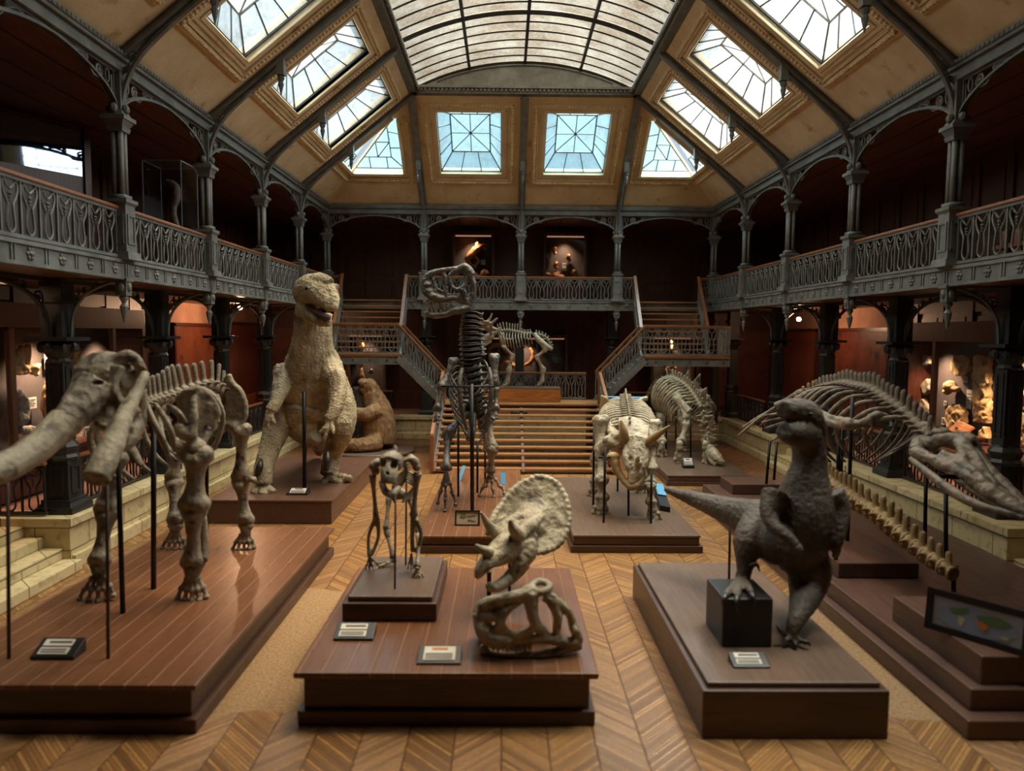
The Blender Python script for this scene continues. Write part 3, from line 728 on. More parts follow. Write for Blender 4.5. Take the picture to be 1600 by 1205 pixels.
# ------------------------------------------------------------------ roof
SLV = V((W-LX, 0, LZ-CZ)); SLEN = SLV.length; SLA = math.atan2(LZ-CZ, W-LX)
Q0u, Q1u, Q0v, Q1v = BAY/2-1.13, BAY/2+1.13, .335*SLEN, .86*SLEN     # glass opening in a bay
def facet_mesh():
    """one roof bay in its own plane: x along the eaves, y up the slope, z outwards; opening cut out"""
    mb = MB(); xs = [0, Q0u, Q1u, BAY]; ys = [0, Q0v, Q1v, SLEN]
    for i in range(3):
        for j in range(3):
            if i == 1 and j == 1: continue
            mb.box((xs[i], ys[j], 0), (xs[i+1], ys[j+1], .12))
    return mb
def beads(mb, a, b, step, r):
    a, b = V(a), V(b); n_ = int((b-a).length/step)
    for i in range(n_): mb.ell(a.lerp(b, (i+.5)/n_), r, n=6, m=4)
def ring(mb, x0, y0, x1, y1, w, z0, z1):
    mb.box((x0, y0, z0), (x1, y0+w, z1)); mb.box((x0, y1-w, z0), (x1, y1, z1)); mb.box((x0, y0+w, z0), (x0+w, y1-w, z1)); mb.box((x1-w, y0+w, z0), (x1, y1-w, z1))
def skylight(name, glass):
    t = empty(name); 
    fr = MB(); x0, x1, y0, y1 = Q0u, Q1u, Q0v, Q1v
    ring(fr, x0-.1, y0-.1, x1+.1, y1+.1, .1, -.06, .3); ring(fr, x0-.46, y0-.5, x1+.46, y1+.3, .05, -.05, .02); ring(fr, x0-.3, y0-.32, x1+.3, y1+.2, .05, -.07, .02); ring(fr, x0-.2, y0-.2, x1+.2, y1+.16, .12, -.035, .02)
    fr.build('window_frame', M['ochre'], t, bevel=.012)
    eg = MB(); ex0, ex1, ey0, ey1 = x0-.38, x1+.38, y0-.41, y1+.25
    for a, b in (((ex0, ey0), (ex1, ey0)), ((ex1, ey0), (ex1, ey1)), ((ex1, ey1), (ex0, ey1)), ((ex0, ey1), (ex0, ey0))):
        beads(eg, (*a, -.055), (*b, -.055), .1, (.056, .056, .056)); eg.bar((*a, -.02), (*b, -.02), .14, .05, V((0, 0, 1)))
    eg.build('egg_moulding', M['ochre_gold'], t, smooth=False)
    # glazed lantern: frustum rising outwards
    d = .62; ix0, ix1, iy0, iy1 = x0+.42, x1-.42, y0+.5, y1-.5
    o = [V((x0, y0, .1)), V((x1, y0, .1)), V((x1, y1, .1)), V((x0, y1, .1))]; q = [V((ix0, iy0, d)), V((ix1, iy0, d)), V((ix1, iy1, d)), V((ix0, iy1, d))]
    gm = MB().add(o+q, [(0, 1, 5, 4), (1, 2, 6, 5), (2, 3, 7, 6), (3, 0, 4, 7), (4, 5, 6, 7)])
    gm.build('pane', glass, t)
    bs = MB()
    def bar(a, b, w=.03): bs.bar(a, b, w, w, V((0, 0, 1)))
    for i in range(4): 
        j = (i+1) % 4
        bar(o[i], q[i], .04); bar(q[i], q[j], .045); bar(o[i], o[j], .05)
        for f in ((.33, .67) if i in (0, 2) else (.27, .5, .73)): bar(o[i].lerp(o[j], f), q[i].lerp(q[j], f))
        bar(q[i], (q[0]+q[2])/2, .03); bar(q[i].lerp(q[j], .5), (q[0]+q[2])/2, .03)
    bs.build('glazing_bar', M['iron_dark'], t)
    return t
def slope_matrix(side, k):
    """local roof-plane frame: side -1 left, 1 right, 0 back"""
    ca, sa = math.cos(SLA), math.sin(SLA)
    if side == -1: xa, ya, za = V((0, 1, 0)), V((ca, 0, sa)), V((-sa, 0, ca)); org = V((-W, YC0(k+1), CZ)); xa = V((0, 1, 0)); 
    elif side == 1: xa, ya, za = V((0, 1, 0)), V((-ca, 0, sa)), V((sa, 0, ca)); org = V((W, YC0(k+1), CZ))
    else: xa, ya, za = V((1, 0, 0)), V((0, -ca, sa)), V((0, sa, ca)); org = V((-W+BAY*k, YB, CZ))
    m = Matrix.Identity(4)
    for i in range(3): m[i][0], m[i][1], m[i][2], m[i][3] = xa[i], ya[i], za[i], org[i]
    return m
def YC0(k): return YB-BAY*k
roof = MB()
for side, ks in ((-1, range(1, 8)), (1, range(1, 8)), (0, (1, 2))):
    for k in ks:
        f = facet_mesh() if k < 6 else MB().box((0, 0, 0), (BAY, SLEN, .12)); f.xf(slope_matrix(side, k)); roof.add(f.v, f.f)  # unseen front bays closed to cut daylight on the foreground
def place_m(o, m): o.matrix_basis = m
sky_a = skylight('window_1', M['sky_glass']); sky_e = skylight('window_2', M['end_glass'])
na, ne = uses(sky_a), uses(sky_e); wn = 3
for side, ks in ((-1, range(1, 6)), (1, range(1, 6)), (0, (1, 2))):
    for k in ks:
        w = (ne if side == 0 else na)()
        if w not in (sky_a, sky_e): w.name = 'window_%d' % wn; wn += 1
        m_ = slope_matrix(side, k)
        if side == -1:      # keep a right-handed frame: mirror along the eaves
            fl = Matrix.Identity(4); 
        place_m(w, m_)
        tag(w, kind='structure')
# triangular corner facets either side of each hip, with their corner lights
HK = BAY/SLEN
def tri_facets(m, flip):
    """right triangle in the roof plane: (0,0),(BAY,0) eaves, (0,SLEN) apex; flip mirrors along x"""
    def q(x, y, z): return m @ V(((BAY-x) if flip else x, y, z))
    a0, v0 = .62, Q0v; v1 = SLEN*.80; xh0 = BAY-v0*HK; xh1 = BAY-v1*HK
    mb = MB()
    def poly(pts):
        n_ = len(pts); mb.add([q(*p, 0) for p in pts]+[q(*p, .12) for p in pts], [tuple(range(n_)), tuple(range(2*n_-1, n_-1, -1))]+[(i, (i+1) % n_, (i+1) % n_+n_, i+n_) for i in range(n_)])
    poly([(0, 0), (BAY, 0), (xh0, v0), (0, v0)]); poly([(0, v0), (a0, v0), (a0, v1), (0, v1)]); poly([(0, v1), (xh1, v1), (0, SLEN)])
    fr = MB()
    for (x0_, y0_), (x1_, y1_), off, hh, w_ in (((a0-.08, v0-.05), (xh0+.06, v0-.05), 0, .3, .1), ((a0-.05, v0-.1), (a0-.05, v1), 0, .3, .1), ((a0-.42, v0-.46), (xh0+.36, v0-.46), 0, .1, .05), ((a0-.42, v0-.46), (a0-.42, v1+.2), 0, .1, .05),
                                     ((a0-.26, v0-.28), (xh0+.22, v0-.28), 0, .14, .06), ((a0-.26, v0-.28), (a0-.26, v1+.1), 0, .14, .06)):
        fr.bar(q(x0_, y0_, .03), q(x1_, y1_, .03), w_, hh, (m.to_3x3() @ V((0, 0, 1))))
    eg = MB()
    for (x0_, y0_), (x1_, y1_) in (((a0-.34, v0-.37), (xh0+.29, v0-.37)), ((a0-.34, v0-.37), (a0-.34, v1+.15))): beads(eg, q(x0_, y0_, -.03), q(x1_, y1_, -.03), .095, .05)
    gl = MB().add([q(a0, v0, .25), q(xh0, v0, .25), q(a0 if xh1 < a0 else xh1, v1, .25), q(a0, v1, .25)], [(0, 1, 2, 3)])
    bs = MB(); U_ = m.to_3x3() @ V((0, 0, 1))
    xi, vi = a0+.42, v0+.5
    for p0, p1 in (((xi, vi), (BAY-vi*HK, vi)), ((xi, vi), (xi, v1)), ((a0, v0), (xi, vi)), ((xh0, v0), (BAY-vi*HK, vi)), ((a0+.6, v0), (a0+.6, vi)), ((a0+1.25, v0), (a0+1.25, vi)), ((a0, v0+.9), (xi, v0+.9)), ((a0, v0+1.5), (xi, v0+1.6)), ((xi, v0+1.15), (BAY-(v0+1.15)*HK, v0+1.15)), ((xi+.5, vi), (xi, v0+1.15)), ((xi+.5, vi), (xi+.5, v0+1.15)),
                   ((a0, v0), (xh0, v0)), ((a0, v0), (a0, v1))):
        bs.bar(q(*p0, .24), q(*p1, .24), .035, .035, U_)
    return mb, fr, eg, gl, bs
for s in (-1, 1):
    w = empty('window_%d' % wn); wn += 1; tag(w, kind='structure'); frs, egs, gls, bss = MB(), MB(), MB(), MB()
    for m_, fl in ((slope_matrix(s, 0), False), (slope_matrix(0, 0 if s < 0 else 3), s < 0)):
        mb, fr, eg, gl, bs = tri_facets(m_, fl); roof.add(mb.v, mb.f); frs.add(fr.v, fr.f); egs.add(eg.v, eg.f); gls.add(gl.v, gl.f); bss.add(bs.v, bs.f)
    frs.build('window_frame', M['ochre'], w); egs.build('egg_moulding', M['ochre_gold'], w); gls.build('pane', M['end_glass'], w); bss.build('glazing_bar', M['iron_dark'], w)
struct(roof, 'ceiling', M['ochre'])
# roof ribs with curved brackets and drops
def roof_rib():
    t = empty('roof_rib'); up = V((0, 1, 0))
    r = MB().bar((-.02, 0, .98), (LX+.02, 0, .98+LZ-CZ), .24, .17, V((0, 1, 0))); r.bar((.0, 0, .86), (LX, 0, .86+LZ-CZ), .05, .27, V((0, 1, 0))); r.build('rafter', M['iron'], t)
    cv = [(.07, 0, .05), (.16, 0, .5), (.42, 0, .98), (.85, 0, 1.42), (1.35, 0, 1.85), (1.8, 0, 2.2)]
    MB().tube(cv, .055, 6, 4).build('curved_bracket', M['iron'], t)
    sc = MB(); spiral(sc, .3, .98, .1, 1.5, 0, 1, .02); spiral(sc, .58, 1.27, .07, 1.4, 0, 1, .018); spiral(sc, .17, .74, .07, 1.4, 0, 1, .018); spiral(sc, .85, 1.54, .05, 1.3, 0, 1, .015); sc.bar((.05, 0, .2), (.05, 0, 1.), .05); sc.tube([(.05, 0, .6), (.17, 0, .74), (.3, 0, .98), (.58, 0, 1.27), (.85, 0, 1.54)], .02, 5, 1)
    sc.build('scrollwork', M['iron'], t)
    d = MB().box((1.7, -.09, 2.0), (1.88, .09, 2.46)); d.lathe([(.05, 2.0), (.09, 1.94), (.05, 1.86), (.07, 1.8), (.01, 1.55)], (1.79, 0), 8); d.build('drop', M['iron'], t)
    return t
nextrib = uses(roof_rib())
for k in range(1, 7):
    for s in (-1, 1):
        place(nextrib(), (s*W, YC0(k), 8.3), 0 if s < 0 else PI, 'dark roof rib with curved bracket, %s slope, %s from the back corner' % (SIDE[s], ORD[k-1]), 'roof rib', 'iron roof ribs')
for k in (1, 2, 3):
    place(nextrib(), (-W+BAY*k, YB, 8.3), -PI/2, 'dark roof rib on the end slope, %s' % ('between the left corner light and a square skylight', 'between the two square skylights', 'between the right corner light and a square skylight')[k-1], 'roof rib', 'iron roof ribs')
hips = MB()
for s in (-1, 1): hips.bar((s*W, YB, CZ+.02), (s*LX, YL, LZ+.02), .07, .08)
struct(hips, 'trim_4', M['ochre'])
# barrel-vaulted lantern
VR0, VH, VZ = 3.58, .82, LZ+.24
VRAD = (VR0**2+VH**2)/(2*VH); VCZ = VZ+VH-VRAD; VA = math.asin(VR0/VRAD)
def vp(f, y, d=0): a = -VA+2*VA*f; return V(((VRAD+d)*math.sin(a), y, VCZ+(VRAD+d)*math.cos(a)))
cb = MB()
for s in (-1, 1):
    for d0, d1, z0, z1 in ((.0, .28, LZ-.06, LZ+.1), (.04, .36, LZ+.1, LZ+.2), (-.04, .3, LZ+.2, LZ+.32)):
        cb.box((min(s*(LX-d1+.1), s*(LX+.12-d0)), YF, z0), (max(s*(LX-d1+.1), s*(LX+.12-d0)), YL+.1, z1))
    for i in range(150): cb.cbox((s*(LX-.27), YL-.06-i*.14, LZ+.06), (.06, .08, .1))
cb.box((-LX, YL-.22, LZ-.06), (LX, YL+.12, LZ+.1)); cb.box((-LX, YL-.3, LZ+.1), (LX, YL+.12, LZ+.18))
for i in range(54): cb.cbox((-LX+.08+i*.142, YL-.24, LZ+.06), (.08, .06, .1))
struct(cb, 'trim_5', M['iron'])
ty = MB(); n_ = 24
arc = [vp(i/n_, YL, -.02) for i in range(n_+1)]
vs = []
for y in (YL-.04, YL+.08): vs += [V((p.x, y, p.z)) for p in arc]+[V((VR0, y, LZ)), V((-VR0, y, LZ))]
m1 = n_+3; ty.add(vs, [tuple(range(m1)), tuple(range(2*m1-1, m1-1, -1))]+[(i, (i+1) % m1, (i+1) % m1+m1, i+m1) for i in range(m1)])
ty.tube([vp(i/n_, YL-.05, -.12) for i in range(2, n_-1)], .03, 5, 1); ty.bar((-2.9, YL-.05, LZ+.28), (2.9, YL-.05, LZ+.28), .05)
struct(ty, 'trim_6', M['iron'])
vault_proto = None
for j in range(0, 4):
    if j == 0:
        t = empty('window_%d' % wn, (0, 0, 0)); gm = MB(); bs = MB(); n_ = 24
        for i in range(n_): gm.add([vp(i/n_, -BAY), vp((i+1)/n_, -BAY), vp((i+1)/n_, 0), vp(i/n_, 0)], [(0, 1, 2, 3)])
        gm.build('pane', M['vault_glass'], t, smooth=True)
        for i in range(6):
            y = -BAY*i/6; bs.tube([vp(q/n_, y, -.02) for q in range(n_+1)], .075 if i == 0 else .028, 5, 1)
        for f in (.245, .5, .755): bs.bar(vp(f, 0, -.02), vp(f, -BAY, -.02), .09, .1)
        bs.build('glazing_bar', M['iron_dark'], t); vault_proto = t
    else: t = copy_tree(vault_proto); t.name = 'window_%d' % wn
    wn += 1; t.location = (0, YL-BAY*j, 0); tag(t, kind='structure')

cl = MB(); n_ = 24
for i in range(n_): cl.add([vp(i/n_, YF), vp((i+1)/n_, YF), vp((i+1)/n_, YL-4*BAY), vp(i/n_, YL-4*BAY), vp(i/n_, YF, .1), vp((i+1)/n_, YF, .1), vp((i+1)/n_, YL-4*BAY, .1), vp(i/n_, YL-4*BAY, .1)], [(0,1,2,3),(4,7,6,5),(0,4,5,1),(2,6,7,3),(0,3,7,4),(1,5,6,2)])
struct(cl, 'ceiling_added_cover', M['darkwood'])  # added unseen cover on the front vault, keeps the foreground in shade
# ================================================================== grand staircase
SX, DY, DZ = 2.83, 26.0, 1.83
t = empty('grand_staircase', (0, 24, 0), 'wide open-tread oak staircase in the middle leading up to the platform', 'staircase')
NT = 11
for i in range(NT):
    z = DZ*(i+1)/(NT+0.)-.0; y = 22+.373*i
    MB().box((-SX+.05, y-.03, z-.07), (SX-.05, y+.3, z)).build('tread', M['treadwood'], t, bevel=.015)
for x in (-SX+.06, -.02, SX-.06):
    s = MB(); s.bar((x, 21.95, -.02), (x, 26.0, DZ-.16), .09, .26)
    for i in range(NT): s.box((x-.05, 22+.373*i+.1, DZ*(i+1)/NT-.3), (x+.05, 22+.373*i+.22, DZ*(i+1)/NT-.07))
    s.build('stringer', M['darkwood'], t)
p = MB().box((-SX-.1, DY, DZ-.12), (SX+.1, 27.45, DZ)); p.build('platform', M['treadwood'], t)
MB().box((-SX, DY+.1, .02), (-SX+.3, 27.4, DZ-.12)).build('support', M['iron_dark'], t); MB().box((SX-.3, DY+.1, .02), (SX, 27.4, DZ-.12)).build('support', M['iron_dark'], t)
for s in (-1, 1):
    x = s*(SX+.02)
    MB().box((x-.07, DY-.07, DZ), (x+.07, DY+.07, DZ+1.17)).build('newel_post', M['railwood'], t, bevel=.015)
    MB().box((x-.06, 21.94, .0), (x+.06, 22.06, 1.2)).build('newel_post', M['railwood'], t, bevel=.015)
    MB().bar((x, DY, DZ+1.12), (x, 22, 1.2), .1, .07).build('handrail', M['railwood'], t)
    a, b, c = balustrade_meshes(3.86, 1.05, 9, (DZ-.1)/4.0); r_ = Matrix.Translation((x, 22.05, 0.06)) @ Matrix.Rotation(PI/2, 4, 'Z')
    a.xf(r_); a.build('iron_infill', M['iron'], t); b.xf(r_); b.build('bottom_rail', M['iron'], t)
# rail along the back of the platform
t = balustrade(5.0, 1.05, 13, 'platform_balustrade'); place(t, (-2.5, 27.4, DZ), 0, 'long iron balustrade behind the antlered skeleton at the back of the platform', 'balustrade')
# side flights
LZ0, PXA, PXB = 3.57, 4.47, 7.57
for s in (-1, 1):
    t = empty('stair_flight', (s*3.6, 26.6, DZ), 'iron side flight with open treads climbing from the platform to the %s landing' % SIDE[s], 'staircase')
    n_ = 9
    for i in range(n_):
        x = SX+.08+(PXA-SX-.06)*(i+.1)/n_; z = DZ+(LZ0-DZ)*(i+1)/(n_+1)
        MB().box((min(s*x, s*(x+.26)), 26.06, z-.07), (max(s*x, s*(x+.26)), 27.25, z)).build('tread', M['iron'], t, bevel=.02)
    for y in (26.02, 27.28):
        MB().bar((s*(SX-.05), y, DZ-.12), (s*(PXA+.03), y, LZ0-.14), .06, .24).build('stringer', M['iron'], t)
    sl = (LZ0-DZ)/(PXA-SX)
    for y in (26.02, 27.28):
        a, b, c = balustrade_meshes(PXA-SX, 1.1, 5, sl); 
        for q_, nm_, mm in ((a, 'iron_infill', 'iron'), (b, 'bottom_rail', 'iron'), (c, 'handrail', 'railwood')):
            if s < 0: q_.xf(Matrix.Scale(-1, 4, (1, 0, 0)))
            q_.xf(Matrix.Translation((s*SX, y, DZ+.02))); q_.build(nm_, M[mm], t)
    t = empty('stair_landing', (s*6, 26.6, LZ0), 'iron stair landing with lattice balustrade in front of the %s gallery corner' % SIDE[s], 'landing')
    MB().box((min(s*PXA, s*PXB), 25.98, LZ0-.1), (max(s*PXA, s*PXB), 27.3, LZ0)).build('floor_board', M['railwood'], t, bevel=.02)
    f = MB().box((min(s*(PXA+.1), s*PXB), 26.02, LZ0-.34), (max(s*(PXA+.1), s*PXB), 26.1, LZ0-.1)); f.box((min(s*PXA, s*PXB), 25.98, LZ0-.38), (max(s*PXA, s*PXB), 26.14, LZ0-.33)); f.box((min(s*(PXA+.1), s*PXB), 27.2, LZ0-.34), (max(s*(PXA+.1), s*PXB), 27.28, LZ0-.1))
    f.build('edge_beam', M['iron'], t)
    for i in range(5): MB().ell((s*(PXA+.4+.62*i), 26.0, LZ0-.22), (.035, .03, .035), n=8, m=5).build('bolt', M['iron_dark'], t)
    for x in (PXB-.2,): MB().box((s*x-.12, 27.0, ZP), (s*x+.12, 27.24, LZ0-.1)).build('post', M['iron_dark'], t)
    a, b, c = balustrade_meshes(PXB-PXA, 1.1, 7, 0, True)
    for q_, nm_, mm in ((a, 'iron_infill', 'iron'), (b, 'bottom_rail', 'iron'), (c, 'handrail', 'railwood')):
        q_.xf(Matrix.Translation((min(s*PXA, s*PXB), 26.02, LZ0))); q_.build(nm_, M[mm], t)
    a, b, c = balustrade_meshes(1.2, 1.1, 3)
    for q_, nm_, mm in ((a, 'iron_infill', 'iron'), (b, 'bottom_rail', 'iron'), (c, 'handrail', 'railwood')):
        q_.xf(Matrix.Translation((s*(PXB-.05), 26.05, LZ0)) @ Matrix.Rotation(PI/2, 4, 'Z')); q_.build(nm_, M[mm], t)
    t = empty('stair_flight', (s*5.8, 27.9, LZ0), 'upper flight of open oak-edged treads from the %s landing up to the gallery' % SIDE[s], 'staircase')
    n_ = 9
    for i in range(n_):
        y = 27.25+1.45*i/n_; z = LZ0+(ZG-LZ0)*(i+1)/n_
        MB().box((min(s*4.6, s*7.0), y, z-.05), (max(s*4.6, s*7.0), y+.15, z)).build('tread', M['treadwood'], t, bevel=.01)
    for x in (4.53, 7.06):
        MB().bar((s*x, 27.1, LZ0-.1), (s*x, YB-.06, ZG-.15), .08, .3).build('stringer', M['iron'], t)
        sl = (ZG-LZ0)/1.6
        a, b, c = balustrade_meshes(1.58, 1.05, 4, sl)
        for q_, nm_, mm in ((a, 'iron_infill', 'iron'), (b, 'bottom_rail', 'iron'), (c, 'handrail', 'railwood')):
            q_.xf(Matrix.Translation((s*x, 27.12, LZ0)) @ Matrix.Rotation(PI/2, 4, 'Z')); q_.build(nm_, M[mm], t)
# ================================================================== plinths and labels
def plinth(name, x0, x1, y0, y1, tiers, label, topmat, sidemat, loc=None):
    t = empty(name, ((x0+x1)/2, (y0+y1)/2, 0), label, 'plinth')
    for i, (z0, z1, out, nm) in enumerate(tiers):
        mb = MB().box((x0-out, y0-out, z0), (x1+out, y1+out, z1))
        mb.build(nm, topmat if nm == 'top_board' else sidemat, t, bevel=.018)
    return t
BASE3 = lambda h: [(0, .1, .03, 'skirting'), (.1, h-.07, -.02, 'side_panel'), (h-.07, h, .05, 'top_board')]
plinth('display_plinth', -2.86, .38, 7.7, 11.15, [(0, .17, .03, 'skirting'), (.17, .55, -.03, 'side_panel'), (.55, .62, .06, 'top_board')], 'front centre planked plinth carrying the ape skeleton and the two loose skulls', M['plinth_planks'], M['plinth_side'])
plinth('display_plinth', -7.0, -3.98, 7.55, 13.75, [(0, .16, .05, 'skirting'), (.16, .49, -.03, 'side_panel'), (.49, .55, .06, 'top_board')], 'long planked plinth under the tusked skeleton', M['plinth_planks'], M['plinth_side'])
plinth('display_plinth', -7.3, -4.52, 16.05, 21.7, [(0, .5, .0, 'side_panel'), (.5, .55, .03, 'top_board')], 'tall red-brown plinth under the standing pale scaly dinosaur model', M['redplinth'], M['redplinth'])
plinth('display_plinth', -2.27, -.17, 13.95, 20.85, [(0, .15, .05, 'skirting'), (.15, .3, -.02, 'side_panel'), (.3, .35, .03, 'top_board')], 'narrow plinth under the tall dark upright skeleton', M['plinth_planks'], M['plinth_side'])
plinth('display_plinth', .78, 3.3, 14.05, 19.8, [(0, .14, .06, 'skirting'), (.14, .3, 0, 'side_panel'), (.3, .35, .02, 'top_board')], 'plinth under the horned four-legged skeleton', M['plinth_dull'], M['plinth_side'])
plinth('display_plinth', 4.12, 6.52, 20.4, 27.2, [(0, .12, .05, 'skirting'), (.12, .26, 0, 'side_panel'), (.26, .3, .02, 'top_board')], 'low plinth under the plated skeleton', M['plinth_dull'], M['redplinth'])
plinth('display_plinth', 1.56, 3.52, 7.45, 11.6, [(0, .54, .03, 'side_panel'), (.54, .6, -.04, 'top_board')], 'dark plinth under the upright grey-brown dinosaur model', M['plinth_dull'], M['plinth_side'])
t = empty('display_plinth', (6.2, 13, 0), 'big stepped plinth on the right under the long flippered skeleton', 'plinth')
for nm, a, b in (('bottom_step', (4.4, 7.4, 0), (8.2, 18.9, .22)), ('middle_step', (4.55, 7.6, .22), (8.15, 18.4, .47)), ('raised_block', (4.72, 7.7, .47), (7.3, 9.55, .8)), ('raised_block', (4.75, 11.2, .47), (6.05, 14.6, .72)), ('raised_block', (4.95, 17.2, .47), (6.4, 18.2, .72))):
    MB().box(a, b).build(nm, M['redplinth'], t, bevel=.02)

def label_block(loc, w, d, h, label, rz=0, two=True, ink='ink', tilt=.5):
    """sloping black wedge with pale printed cards"""
    t = empty('label_stand', loc, label, 'label'); R_ = Matrix.Rotation(rz, 4, 'Z')
    v = [(-w/2, -d/2, 0), (w/2, -d/2, 0), (w/2, d/2, 0), (-w/2, d/2, 0), (-w/2, -d/2, h*.25), (w/2, -d/2, h*.25), (w/2, d/2, h), (-w/2, d/2, h)]
    fs = [(0,3,2,1),(4,5,6,7),(0,1,5,4),(1,2,6,5),(2,3,7,6),(3,0,4,7)]
    mb = MB().add(v, fs).xf(R_).xf(Matrix.Translation(loc)); mb.build('wedge_block', M['black'], t, bevel=.01)
    up = V((0, -h*.75, d)).normalized(); sl = V((0, d, h*.75)); o = V((0, -d/2, h*.25))
    def card(f0, f1, x0, x1, nm, mat, lift):
        q = [o+sl*f0+V((x0, 0, 0))+up*lift, o+sl*f0+V((x1, 0, 0))+up*lift, o+sl*f1+V((x1, 0, 0))+up*lift, o+sl*f1+V((x0, 0, 0))+up*lift]
        m_ = MB().plate(q, .006); m_.xf(R_).xf(Matrix.Translation(loc)); m_.build(nm, mat, t)
    if two:
        card(.12, .46, -w*.38, w*.3, 'card', M['paper'], .006); card(.54, .88, -w*.38, w*.3, 'card', M['paper'], .006)
        for f in (.2, .32): card(f, f+.05, -w*.34, w*.24, 'print_line', M['ink'], .011)
        card(.68, .77, -w*.26, w*.26, 'print_line', M[ink], .011)
    else:
        card(.14, .88, -w*.36, w*.36, 'card', M['paper'], .006)
        card(.68, .8, -w*.18, w*.18, 'print_line', M[ink], .011)
        for f in (.2, .32, .44): card(f, f+.05, -w*.32, w*.3, 'print_line', M['ink'], .011)
    return t
label_block(G(92, 1024, .55), .5, .26, .16, 'black wedge label with two white cards near the front of the tusked skeleton plinth', 0)
label_block(G(466, 772, .55), .5, .26, .12, 'black wedge label with a white card in front of the pale scaly dinosaur model', 0, False)
label_block(G(555, 995, .62), .48, .26, .13, 'black wedge label with two cards below the ape skeleton', 0)
label_block(G(687, 1030, .62), .5, .3, .1, 'flat black label with orange heading at the front of the centre plinth', 0, False, 'ink_orange')
label_block(G(1170, 1038, .6), .42, .22, .1, 'black label with two cards at the foot of the dark step block', 0)
label_block(G(1075, 731, .3), .34, .22, .3, 'small dark label stand with grey card before the plated skeleton', 0, False)
# framed picture label before the dark skeleton
def framed(loc, w, h, rz, lean, label, nm='framed_label', th=.05):
    t = empty(nm, loc, label, 'framed sign')
    R_ = Matrix.Translation(loc) @ Matrix.Rotation(rz, 4, 'Z') @ Matrix.Rotation(-lean, 4, 'X')
    f = MB(); b = w*.06 if w < 1 else .07
    for a, c in (((-w/2, 0, 0), (w/2, th, b)), ((-w/2, 0, h-b), (w/2, th, h)), ((-w/2, 0, b), (-w/2+b, th, h-b)), ((w/2-b, 0, b), (w/2, th, h-b))): f.box(a, c)
    f.box((-w/2+.01, th*.6, .01), (w/2-.01, th*.95, h-.01)); f.xf(R_); f.build('frame', M['black'], t)
    def patch(pts, mat, nmn, y): 
        m_ = MB().plate([(x*w, y, z*h) for x, z in pts], .008); m_.xf(R_); return m_.build(nmn, mat, t)
    return t, patch, b/w, b/h
t, patch, bx, bz = framed(G(730, 822, .35), .52, .32, 0, .25, 'small black-framed sign at the front edge of the dark skeleton plinth')
patch([(-.44, .1), (.44, .1), (.44, .9), (-.44, .9)], mat_noise('sign_card', srgb(176, 160, 132), srgb(150, 134, 108), 3, .6), 'card', .028)
M['olive'] = mat_plain('olive_print', srgb(96, 100, 52), .7)
patch([(-.3, .55), (-.14, .5), (-.05, .62), (-.1, .8), (-.25, .78)], M['olive'], 'emblem', .02); patch([(0, .58), (.34, .66), (.34, .7), (0, .63)], M['ink'], 'print_line', .02); patch([(.02, .36), (.3, .28), (.32, .33), (.02, .42)], M['ink'], 'print_line', .02)
# world map panel on the right plinth
mp0 = P(1462, 969, 8.4); mp1 = P(1586, 1002, 7.75); wv = (mp1-mp0); mw_ = V((wv.x, wv.y, 0)).length
mc = (mp0+mp1)/2; mc.z = .8
t, patch, bx, bz = framed(mc, 1.08, .5, math.atan2(wv.y, wv.x), .12, 'black-framed world map with an orange patch standing on the right stepped plinth', 'map_panel')
patch([(-.45, .1), (.45, .1), (.45, .9), (-.45, .9)], mat_plain('map_paper', srgb(150, 152, 156), .55), 'paper', .028)
M['sea'] = mat_plain('map_sea', srgb(128, 138, 156), .6); M['land'] = mat_plain('map_land_green', srgb(86, 112, 72), .6); M['land2'] = mat_plain('map_land_pale', srgb(176, 168, 140), .6); M['land3'] = mat_plain('map_land_orange', srgb(196, 112, 62), .6)
patch([(.4*math.cos(i*PI/14), .45+.31*math.sin(i*PI/14)) for i in range(28)], M['sea'], 'ocean', .022)
patch([(-.27, .62), (-.1, .72), (-.06, .64), (-.16, .54), (-.22, .52)], M['land'], 'continent', .016); patch([(-.17, .5), (-.1, .46), (-.13, .26), (-.17, .34)], M['land2'], 'continent', .016)
patch([(.0, .62), (.2, .7), (.33, .62), (.26, .48), (.12, .46), (.02, .52)], M['land'], 'continent', .016); patch([(-.01, .5), (.1, .48), (.13, .4), (.08, .3), (.03, .38)], M['land3'], 'continent', .014); patch([(.24, .3), (.32, .32), (.31, .24), (.25, .24)], M['land2'], 'continent', .016)
patch([(-.42, .83), (.42, .83), (.42, .86), (-.42, .86)], M['ink'], 'print_line', .02)
# label cards by the dark and horned skeletons, blue light painted into their faces
def blue_lit_card(a, b, w, d, label):
    t = empty('blue_lit_card', a, label, 'card'); a, b = V(a), V(b); x = V((w, 0, 0))
    MB().plate([a-x/2, a+x/2, b+x/2, b-x/2], d).build('face', M['blue_lit_card'], t); 
    MB().plate([a-x/2+V((0, d, 0)), a+x/2+V((0, d, 0)), b+x/2+V((0, d, 0)), b-x/2+V((0, d, 0))], d).build('backing', M['black'], t)
a = G(717, 752, .35); blue_lit_card(a, a+V((.13, .2, .38)), .1, .03, 'narrow label card painted as blue-lit leaning left of the dark skeleton on its plinth')
a = G(787, 757, .35); blue_lit_card(a, a+V((-.03, .12, .3)), .14, .03, 'narrow label card painted as blue-lit leaning right of the dark skeleton foot')
t = empty('blue_lit_card', G(1040, 797, .35), 'black wedge with a face painted as blue-lit at the right edge of the horned skeleton plinth', 'label')
a, b, c_, d_ = G(1031, 798, .35), G(1047, 801, .35), G(1036, 776, .35), G(1022, 774, .35)
